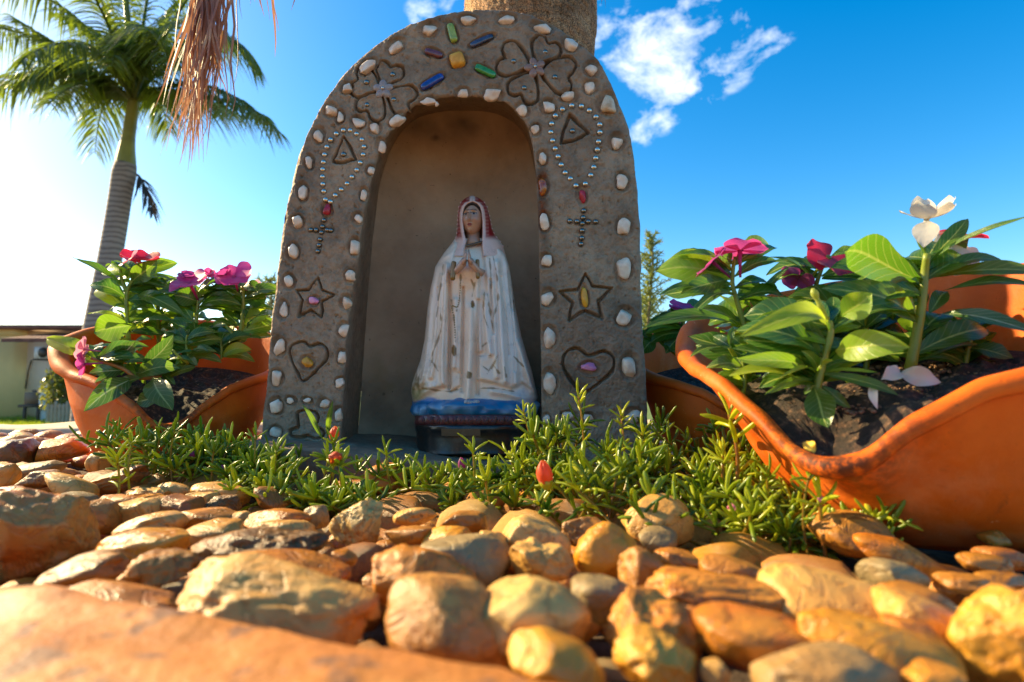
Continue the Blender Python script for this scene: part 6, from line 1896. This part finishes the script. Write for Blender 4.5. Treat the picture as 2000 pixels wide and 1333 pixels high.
def pebblegeo(sub, a, b, c, rough, seed, spx=None):
    r = np.random.default_rng(seed)
    Vv, Ff = ico(sub)
    off = r.uniform(0, 50, 3)
    p = np.sign(Vv) * np.abs(Vv) ** r.uniform(.82, 1.0)
    d = 1 + (.10 + .15 * rough) * fbm(Vv * .9 + off, 2)
    if rough > .55:
        d = d + .055 * rough * fbm(Vv * 2.6 + off * 2, 3)
    p = p * d[:, None]
    nflat = 5 if rough < 1 else 8
    for _ in range(nflat):
        nr_ = r.normal(size=3); nr_ /= np.linalg.norm(nr_)
        lim = r.uniform(.70, .95) if rough < 1.4 else r.uniform(.58, .88)
        e = p @ nr_
        k = .74 if rough < 1.0 else .93
        p = p - np.maximum(e - lim, 0)[:, None] * nr_ * k
    if rough > 1.0:
        rg = 1 - np.abs(fbm(Vv * 3.2 + off, 3))
        p = p + Vv * ((rg - .8) * .11 * (rough - .6))[:, None]
        p = p + Vv * (.022 * rough * fbm(Vv * 9 + off, 3))[:, None]
        p = p - Vv * (.10 * np.clip(fbm(Vv * 2.2 + off * 3, 2) - .35, 0, 1))[:, None]
        if sub >= 5: p = p + Vv * (.012 * rough * fbm(Vv * 24 + off, 2))[:, None]
    else:
        p = p + Vv * (.008 * fbm(Vv * 7 + off, 3))[:, None]
    p = p / np.abs(p).max(0)
    return p * [a, b, c], Ff
placed = []
hero_pos = []
def place_pebble(px, py, w0, h0, ty, tilt, label, rough, i):
    """centre on the ray through (px,py), resting on the gravel level there"""
    Y = .4
    for _ in range(12):
        hh = h0 / 2 * Y / F
        z = zg(Y) + .012 + hh * .25
        d = ray(px, py)
        t = (z - CZ) / d.z
        Y = d.y * t
        Y = min(max(Y, .13), 1.1)
    c = P(px, py, Y)
    a = w0 / 2 * Y / F * 1.0
    cz = h0 / 2 * Y / F * 1.0
    b = max(min(a * .9, cz * 1.7), a * .55)
    sub = 5 if w0 > 115 else 4
    V, Ff = pebblegeo(sub, a, b, cz, rough, 100 + i)
    me = newmesh('pebble', V, Ff, PM[ty])
    nm = 'boulder' if 'boulder' in label or 'rock' in label else 'pebble'
    o = link(nm, me, None, c)
    o.rotation_euler = (random.uniform(-.15, .15), -math.radians(-tilt), random.uniform(-.2, .2)) if tilt else (0, 0, random.uniform(-.2, .2))
    o.rotation_euler[1] = -math.radians(tilt)
    tag(o, label.format(WORD[ty]), 'stone', 'river pebbles of the bed')
    placed.append((c.x, c.y, max(a, b) * .88))
    hero_pos.append((c.x, c.y, ' '.join(label.format(WORD[ty]).split()[:6])))
    return o
for i, (px, py, w0, h0, ty, tl, lb, rg) in enumerate(HERO):
    o = place_pebble(px, py, w0, h0, ty, tl, lb, rg, i)
    if 'tile' in lb:
        # crossing ridges of the tile fragment
        me = o.data
        n_ = len(me.vertices)
        co = np.empty(n_ * 3); me.vertices.foreach_get('co', co); co = co.reshape(-1, 3)
        s = np.abs(co).max(0)
        co = np.sign(co) * (np.abs(co / s) ** .55) * s
        gx = np.abs(((co[:, 0] + co[:, 2] * .5) / .009) % 1 - .5); gy = np.abs(((co[:, 2] - co[:, 0] * .35) / .009) % 1 - .5)
        co[:, 1] -= .0015 * (np.exp(-(gx / .16) ** 2) + np.exp(-(gy / .16) ** 2)) * (co[:, 1] < 0)
        co[:, 2] += .0012 * np.exp(-(gx / .16) ** 2) * (co[:, 2] > 0)
        me.vertices.foreach_set('co', co.ravel()); me.update()
        o.name = 'tile_fragment'
        o['category'] = 'tile fragment'

# smaller pebbles between and behind: shared shapes, one object each
shapes = []
tys = ['O', 'C', 'B', 'Y', 'C', 'P', 'G', 'B', 'R', 'W', 'O', 'D']
for i, ty in enumerate(tys):
    V, Ff = pebblegeo(3, 1, .8, .5, 1.0 if i % 2 else .7, 900 + i)
    shapes.append((ty, newmesh('pebble', V, Ff, PM[ty])))
def inbed(x, y):
    p_ = [(q_.x, q_.y) for q_ in corners_in]
    ok = True
    for i in range(4):
        (x1, y1), (x2, y2) = p_[i], p_[(i + 1) % 4]
        L = math.hypot(x2 - x1, y2 - y1)
        if ((x2 - x1) * (y - y1) - (y2 - y1) * (x - x1)) / L < .012: ok = False
    return ok
blk = [(POTL[0], POTL[1], .112), (POTR[0], POTR[1], .128), (POTB[0], POTB[1], .112), (cx_t, cy_t, .18)]
def free(x, y, r_, pad=.80):
    if -.32 - r_ < x < .23 + r_ and .675 - r_ < y < 1.0: return False
    for a, b_, c_ in blk:
        if (x - a) ** 2 + (y - b_) ** 2 < (c_ + r_) ** 2: return False
    for a, b_, c_ in placed:
        if (x - a) ** 2 + (y - b_) ** 2 < ((c_ + r_) * pad) ** 2: return False
    return True
rs = random.Random(11)
cnt = 0
fills = []
for phase, (rmin, rmax, tries, pad) in enumerate([(.022, .034, 9000, .86), (.014, .021, 9000, .80), (.008, .012, 16000, .75)]):
    for _ in range(tries):
        y = rs.uniform(.13, 1.25) if phase < 2 else rs.uniform(.13, .6)
        x = rs.uniform(-1.0, 1.0) * (y * 1.0 + .05)
        r_ = rs.uniform(rmin, rmax)
        if x > POTR[0] - .05 and y > .56: continue
        if not inbed(x, y) or not free(x, y, r_, pad): continue
        if phase == 0 and y < .3: continue
        placed.append((x, y, r_))
        fills.append((x, y, r_, phase))
used_l = set()
def fill_obj(x, y, r_, phase):
    k = rs.randrange(len(shapes))
    ty, me = shapes[k]
    hgt = rs.uniform(.75, 1.15)
    o = link('pebble', me, None, (x, y, zg(y) + (-.002 if phase == 0 else -.006 if phase == 1 else -.010)))
    o.scale = (r_ * 1.12, r_ * rs.uniform(1.0, 1.3), r_ * hgt * 1.25)
    o.rotation_euler = (rs.uniform(-.35, .35), rs.uniform(-.35, .35), rs.uniform(0, 6.28))
    sz = ('middling', 'small', 'tiny')[phase]
    # name it by the nearest described stone
    best = min(hero_pos, key=lambda h: (h[0] - x) ** 2 + (h[1] - y) ** 2)
    dx, dy = x - best[0], y - best[1]
    side = ('right of' if dx > 0 else 'left of') if abs(dx) > abs(dy) else ('behind' if dy > 0 else 'in front of')
    shp = 'flat' if hgt < .85 else ('rounded' if hgt < 1.0 else 'plump')
    lb_ = '%s %s %s pebble %s the %s' % (sz, shp, WORD[ty], side, best[2])
    alt = ['', 'nearer', 'farther', 'darker', 'paler', 'tilted', 'level']
    for a_ in alt:
        l2 = (a_ + ' ' + lb_).strip()
        if l2 not in used_l: break
    used_l.add(l2)
    tag(o, l2, 'stone', 'small filler pebbles')
    return o
fills.sort(key=lambda f: -(f[2] / f[1]))
for f in fills[:215]:
    fill_obj(*f)
acc = []
qa = AccQ()
for x, y, r_, ph in fills[215:]:
    pass
rest = fills[215:]
for gi, ty in enumerate(('O', 'C', 'B')):
    q = AccQ()
    for x, y, r_, ph in rest[gi::3]:
        me = shapes[rs.randrange(len(shapes))][1]
        Vv, Ff = ico(2)
        V = Vv * (1 + .12 * fbm(Vv * 1.2 + x * 40, 2))[:, None] * [r_ * 1.1, r_ * .95, r_ * .62]
        a = rs.uniform(0, 6.28)
        V = V @ np.array([[math.cos(a), math.sin(a), 0], [-math.sin(a), math.cos(a), 0], [0, 0, 1]])
        q.add(V + [x, y, zg(y) - .005], Ff)
    o = q.build('gravel', PM[ty], None)
    tag(o, 'fine %s gravel filling the farther parts of the bed' % WORD[ty], 'gravel', kind='stuff')

# ================================================================ MOSS ROSE (succulent mat)
suc = M('moss_rose_leaf')
se = suc.n('ShaderNodeSeparateColor')
suc.l(suc.attr().outputs['Color'], se.inputs[0])
cc = suc.ramp(se.outputs[0], [(0, (.05, .11, .010)), (.5, (.21, .28, .014)), (1, (.50, .50, .022))])
cc = suc.mix(se.outputs[1], cc, (.36, .085, .03))
suc.set(Base_Color=cc, Roughness=.28)
suc.b.inputs['Subsurface Weight'].default_value = 0
trc = suc.ramp(se.outputs[0], [(0, (.14, .32, .015)), (1, (.72, .78, .04))])
suc.translucent(trc, .38)
sucm = suc.m
def sucleaf(b, d, L, rad, curl, seedv, n=5, s=6):
    """plump curved leaf as a tapered tube, numpy quads"""
    d = d / np.linalg.norm(d)
    up = np.array([0, 0, 1.])
    n_ = up - d * d[2]
    n_ /= np.linalg.norm(n_) + 1e-6
    sd = np.cross(d, n_)
    t = np.linspace(0, 1, n) if n > 5 else np.array([0, .3, .62, .9, 1.0])
    c = b + d * (L * t)[:, None] + n_ * (curl * L * t ** 2)[:, None] + sd * (seedv * L * t ** 2)[:, None]
    rr = rad * np.array([.55, .95, 1.1, 1.05, .30]) if n == 5 else rad * np.interp(t, [0, .3, .7, .92, 1], [.5, 1, 1.1, .9, .3])
    th = np.linspace(0, 2 * math.pi, s, endpoint=False)
    V = c[:, None] + rr[:, None, None] * (n_ * np.cos(th)[:, None] * .8 + sd * np.sin(th)[:, None])[None]
    return V.reshape(-1, 3), gridf(n, s, wrap_m=True)
def sprig_geo(base, tip, nl, ll, rad, r, bright, q=None, hero=None, red=.6):
    base, tip = np.array(base, float), np.array(tip, float)
    ax = tip - base; L = np.linalg.norm(ax); ax /= L
    t = np.linspace(0, 1, 8)[:, None]
    bow = np.array([r.normal(0, .1), r.normal(0, .1), .0]) * L
    C = base + (tip - base) * t + bow * t * (1 - t) * 2
    V, Fq = tube(C, np.linspace(rad * .85, rad * .75, 8), 6, cap=False)
    c_stem = (bright * .7, red, 0)
    if hero is not None:
        obj('stem', V, Fq, sucm, hero, col=np.broadcast_to(c_stem, (len(V), 3)))
    else:
        q.add(V, Fq, c_stem)
    a0 = r.uniform(0, 6.28)
    for i in range(nl):
        # most leaves crowd in a whorl at the tip, the rest sit along the stem
        f = 1 - .02 * i if i < nl * .55 else r.uniform(.25, .9)
        k = min(int(f * 7), 7)
        b = C[k] * (1 - (f * 7 - k)) + C[min(k + 1, 7)] * (f * 7 - k)
        a = a0 + i * 2.4
        el = r.uniform(.1, .75) if i < nl * .55 else r.uniform(-.1, .5)
        if i < 2: el = r.uniform(.9, 1.3)
        d = np.array([math.cos(a) * math.cos(el), math.sin(a) * math.cos(el), math.sin(el)]) + ax * .25
        V, Fq = sucleaf(b, d, ll * r.uniform(.65, 1.15), rad * r.uniform(.85, 1.15), r.uniform(-.55, .45), r.uniform(-.3, .3), n=5 if hero is None else 7, s=6 if hero is None else 8)
        br_ = float(np.clip(bright + r.normal(0, .16), 0, 1))
        if hero is not None:
            obj('leaf', V, Fq, sucm, hero, col=np.broadcast_to((br_, 0, 0), (len(V), 3)))
        else:
            q.add(V, Fq, (br_, 0, 0))
rr_g = np.random.default_rng(21)
def region(name, label, n, samp, seed):
    r = np.random.default_rng(seed)
    q = AccQ()
    for i in range(n):
        px, py_b, Y, hgt, br_ = samp(r)
        z = zg(Y)
        d = ray(px, 900)
        x = d.x / d.y * Y
        base = np.array([x + r.normal(0, .008), Y, z + r.uniform(-.004, .004)])
        tip = base + np.array([r.normal(0, .018), r.normal(0, .015), hgt])
        if r.random() < .22: tip = base + np.array([r.normal(0, .035), -r.uniform(.01, .045), hgt * .6 + .012])
        sprig_geo(base, tip, int(r.integers(9, 14)), r.uniform(.016, .027), r.uniform(.0012, .0019), r, br_, q)
    o = q.build(name, sucm, None)
    return tag(o, label, 'ground cover', kind='stuff')
def s_left(r):
    px = r.uniform(250, 500); Y = r.uniform(.59, .70)
    h = np.interp(px, [215, 300, 420, 500], [.045, .060, .050, .030]) * r.uniform(.5, 1.05) * (1.0 if Y > .6 else .7)
    return px, 0, Y, h, r.uniform(.1, .6) + .25 * (px < 260)
region('moss_rose_mat', 'dense green moss rose mat in front of the left pot', 66, s_left, 31)
def s_mid(r):
    px = r.uniform(480, 770) if r.random() < .62 else r.uniform(770, 1030); Y = r.uniform(.49, .62)
    h = np.interp(px, [480, 640, 760, 900, 1030], [.045, .040, .028, .024, .030]) * r.uniform(.45, 1.0) * np.interp(Y, [.49, .62], [.35, 1])
    return px, 0, Y, h, r.uniform(.15, .7)
region('moss_rose_mat', 'low green moss rose mat along the front of the shrine', 64, s_mid, 32)
def s_right(r):
    px = r.uniform(1010, 1630); Y = r.uniform(.39, .63)
    Y = max(Y, np.interp(px, [1010, 1300, 1620], [.49, .41, .36]))
    if px < 1110: Y = max(Y, .54)
    if px > 1380: Y = min(Y, np.interp(px, [1380, 1620], [.60, .385]))
    h = np.interp(px, [1010, 1100, 1250, 1450, 1560, 1640], [.060, .095, .090, .070, .042, .022]) * r.uniform(.3, 1.0) * np.interp(Y, [.38, .5, .63], [.35, .7, 1])
    return px, 0, Y, h, r.uniform(.2, .8)
region('moss_rose_mat', 'thick green moss rose mat in front of the right side of the shrine', 170, s_right, 33)

# single sprigs that stand out; tip and root given where they grow
SPR = [ # root px,py  tip px,py  Y  nleaf, leaf px, bright, label
 ((1135, 900), (1130, 775), .56, 14, 34, .95, 'tallest bright sprig with orange stem before the right heart of the shrine'),
 ((1105, 905), (1102, 845), .55, 12, 30, .8, 'sprig just left of the tallest one with short orange stem'),
 ((1060, 870), (1022, 800), .56, 13, 26, .85, 'curling pale sprig in front of the statue plinth'),
 ((1215, 900), (1213, 812), .55, 15, 32, .85, 'forked bright sprig between the tallest one and the large pot'),
 ((1262, 920), (1255, 845), .56, 14, 34, .75, 'bushy bright sprig right of the forked one'),
 ((1418, 950), (1424, 810), .46, 12, 62, .9, 'sprig with long drooping leaves in front of the large pot'),
 ((1400, 960), (1412, 890), .46, 14, 44, .85, 'dense sprig under the long leaved one'),
 ((1138, 1000), (1138, 940), .55, 12, 36, .8, 'bright star shaped sprig right of the red bud'),
 ((1058, 1020), (1052, 985), .44, 9, 40, .85, 'sprig carrying the large red bud in the centre'),
 ((960, 1010), (948, 935), .50, 10, 48, .8, 'upright sprig left of the large red bud'),
 ((925, 925), (924, 880), .55, 8, 40, .7, 'slender sprig in front of the plinth centre'),
 ((770, 960), (755, 885), .56, 9, 34, .6, 'sprig leaning before the slab left of the plinth'),
 ((672, 960), (662, 905), .54, 12, 46, .7, 'sprig under the open orange red bud at left'),
 ((650, 890), (652, 862), .58, 8, 30, .55, 'sprig carrying the upper red bud by the club mark'),
 ((545, 935), (540, 880), .55, 12, 34, .6, 'rounded sprig below the club mark of the shrine'),
 ((880, 1000), (882, 955), .52, 10, 44, .65, 'spreading sprig between the two central ones'),
 ((835, 960), (826, 920), .56, 9, 40, .7, 'small upright sprig left of centre'),
 ((1610, 1010), (1602, 975), .37, 8, 66, .9, 'large bright sprig with arching leaves at the right end of the mat'),
 ((1575, 960), (1582, 928), .37, 10, 44, .45, 'dark sprig against the large pot'),
 ((1500, 985), (1498, 925), .42, 11, 42, .6, 'sprig with a curved bright leaf beside the large pot'),
 ((1455, 1040), (1450, 1010), .40, 9, 52, .6, 'low sprig with a withered tip near the round pebble'),
 ((1345, 925), (1340, 858), .56, 13, 32, .5, 'sprig half hidden before the gap between shrine and pot'),
 ((1540, 1060), (1545, 1040), .38, 9, 50, .3, 'low dark sprig at the lower right of the mat'),
 ((260, 905), (258, 862), .56, 12, 34, .7, 'pale sprig at the left end of the left mat'),
 ((232, 930), (228, 895), .55, 12, 38, .75, 'bright drooping sprig over the pebbles at the far left of the mat'),
 ((345, 880), (342, 835), .58, 12, 30, .35, 'sprig in front of the left pot centre'),
 ((420, 925), (418, 880), .56, 11, 36, .3, 'sprig near the withered maroon flower'),
 ((505, 880), (500, 850), .58, 9, 26, .4, 'sprig at the gap between left pot and shrine'),
]
sprigs = []
for i, ((bx, by), (tx, ty_), Y, nl, lp, br_, lb) in enumerate(SPR):
    b = P(bx, by, Y); t_ = P(tx, ty_, Y)
    b.z = min(b.z, max(zg(Y) + .004, t_.z - .02))
    b = Vector((b.x, Y, zg(Y) + .001)) if t_.z - zg(Y) > .012 else b
    th_ = thing('moss_rose_sprig', lb, 'plant', b, 'moss rose sprigs')
    sprig_geo(b, t_, nl, lp * Y / F, lp * Y / F * .075, np.random.default_rng(500 + i), br_, hero=th_, red=.85 if br_ > .7 else .6)
    sprigs.append((th_, t_))
# two grass-like blades by the club mark
for (b_, t_, lb) in (((632, 862), (590, 790), 'thin green blade leaning left over the club mark'), ((640, 862), (650, 782), 'thin green blade leaning right beside the club mark')):
    bl_ = thing('grass_blade', lb, 'plant', P(*b_, .70))
    V, Fq, col = leafgeo(P(*b_, .70), P(*t_, .69), .0065, face=.6, arch=.05, fold=.4, wave=.0)
    obj('leaf', V, Fq, LM['g'], bl_, col=col)
# buds
def bud(par, c, rx, rz, mat, lean=0., ragged=False, label=None):
    c = np.array(c, float)
    e = bpy.data.objects.new('bud', None); COL.objects.link(e); e.parent = par
    e.location = Vector(c) - Vector(wloc(par))
    if label: e['label'] = label
    r = np.random.default_rng(int(abs(c[0]) * 1e5))
    n_ = 9 if ragged else 5
    for k in range(n_):
        a = 6.283 * k / n_
        T, Sg = np.meshgrid(np.linspace(0, 1, 9), np.linspace(-1, 1, 7), indexing='ij')
        ang = a + Sg * (.75 if not ragged else .5)
        prof = np.sin(math.pi * (T * .86 + .10)) ** .75
        R_ = rx * prof * (1 + .10 * (k % 2)) * (1.0 if not ragged else r.uniform(.6, 1.15))
        z_ = rz * (T * 2 - 1) * (1 - .25 * Sg ** 2 * T) * (1 if not ragged else r.uniform(.6, 1.0))
        V = c + np.stack([R_ * np.cos(ang) + lean * z_, R_ * np.sin(ang), z_], -1)
        if ragged: V = V + (.16 * rx * fbm(V * 500, 2))[..., None]
        obj('petal', V, gridf(9, 7), PET[mat], e, col=np.stack([np.abs(Sg), .3 + .6 * T, 0 * T], -1))
    V, Fq = tube([c + [-lean * rz, 0, -rz * 1.25], c + [-lean * rz * .8, 0, -rz * .8], c + [-lean * rz * .5, 0, -rz * .45]], [rx * .35, rx * .8, rx * .96], 8)
    obj('sepal', V, Fq, sucm, e, col=np.broadcast_to((.9, 0, 0), (len(V), 3)))
k_ = .44 / F * 1.1
bud(sprigs[8][0], P(1064, 926, .44), 14 * k_, 24 * k_, 'orange', -.15, label='large closed red bud')
stem(sprigs[8][0], [P(1052, 988, .44), P(1058, 970, .44), P(1063, 950, .44)], .0016, .0018, sucm)
bud(sprigs[12][0], P(653, 893, .54), 15 * .54 / F, 13 * .54 / F, 'orange', .2, True, label='half open orange red bud')
bud(sprigs[13][0], P(653, 847, .66), 9 * .66 / F, 14 * .66 / F, 'orange', .1, label='small pointed red bud')
bud(sprigs[26][0], P(380, 887, .61), 11 * .61 / F, 9 * .61 / F, 'purple', .3, True, label='withered maroon flower')
bud(sprigs[26][0], P(432, 916, .60), 8 * .60 / F, 9 * .60 / F, 'magenta', .1, True, label='small magenta bud')
bud(sprigs[10][0], P(902, 908, .59), 7 * .59 / F, 14 * .59 / F, 'purple', -.1, label='dark magenta bud')
bud(sprigs[17][0], P(1604, 975, .37), 9 * .37 / F, 9 * .37 / F, 'pink', 0, True, label='pale dried bud')
bud(sprigs[20][0], P(1430, 992, .40), 10 * .40 / F, 8 * .40 / F, 'pink', 0, True, label='withered bud')
# crumbs of soil on the pot soil and lip
q = AccQ()
Vv, Ff = ico(1)
r = np.random.default_rng(3)
for i in range(1500):
    phx = r.uniform(-.085, .085), r.uniform(-.085, .085)
    x, y = POTR[0] - .022 + phx[0] * 1.0, POTR[1] + .012 + phx[1]
    fx = (x - POTR[0]) * math.cos(R(-137)) + (y - POTR[1]) * math.sin(R(-137))
    s = r.uniform(.0006, .0026) * r.uniform(.5, 1)
    q.add(Vv * s * [1, 1, .7] + [x, y, zg(.45) - .006 + .126 - .22 * fx + .001], Ff)
tag(q.build('soil_crumbs', simple('soil_crumbs', (.20, .11, .06), .85, .6, 200), None), 'brown soil crumbs scattered over the soil of the large pot', 'soil', kind='stuff')
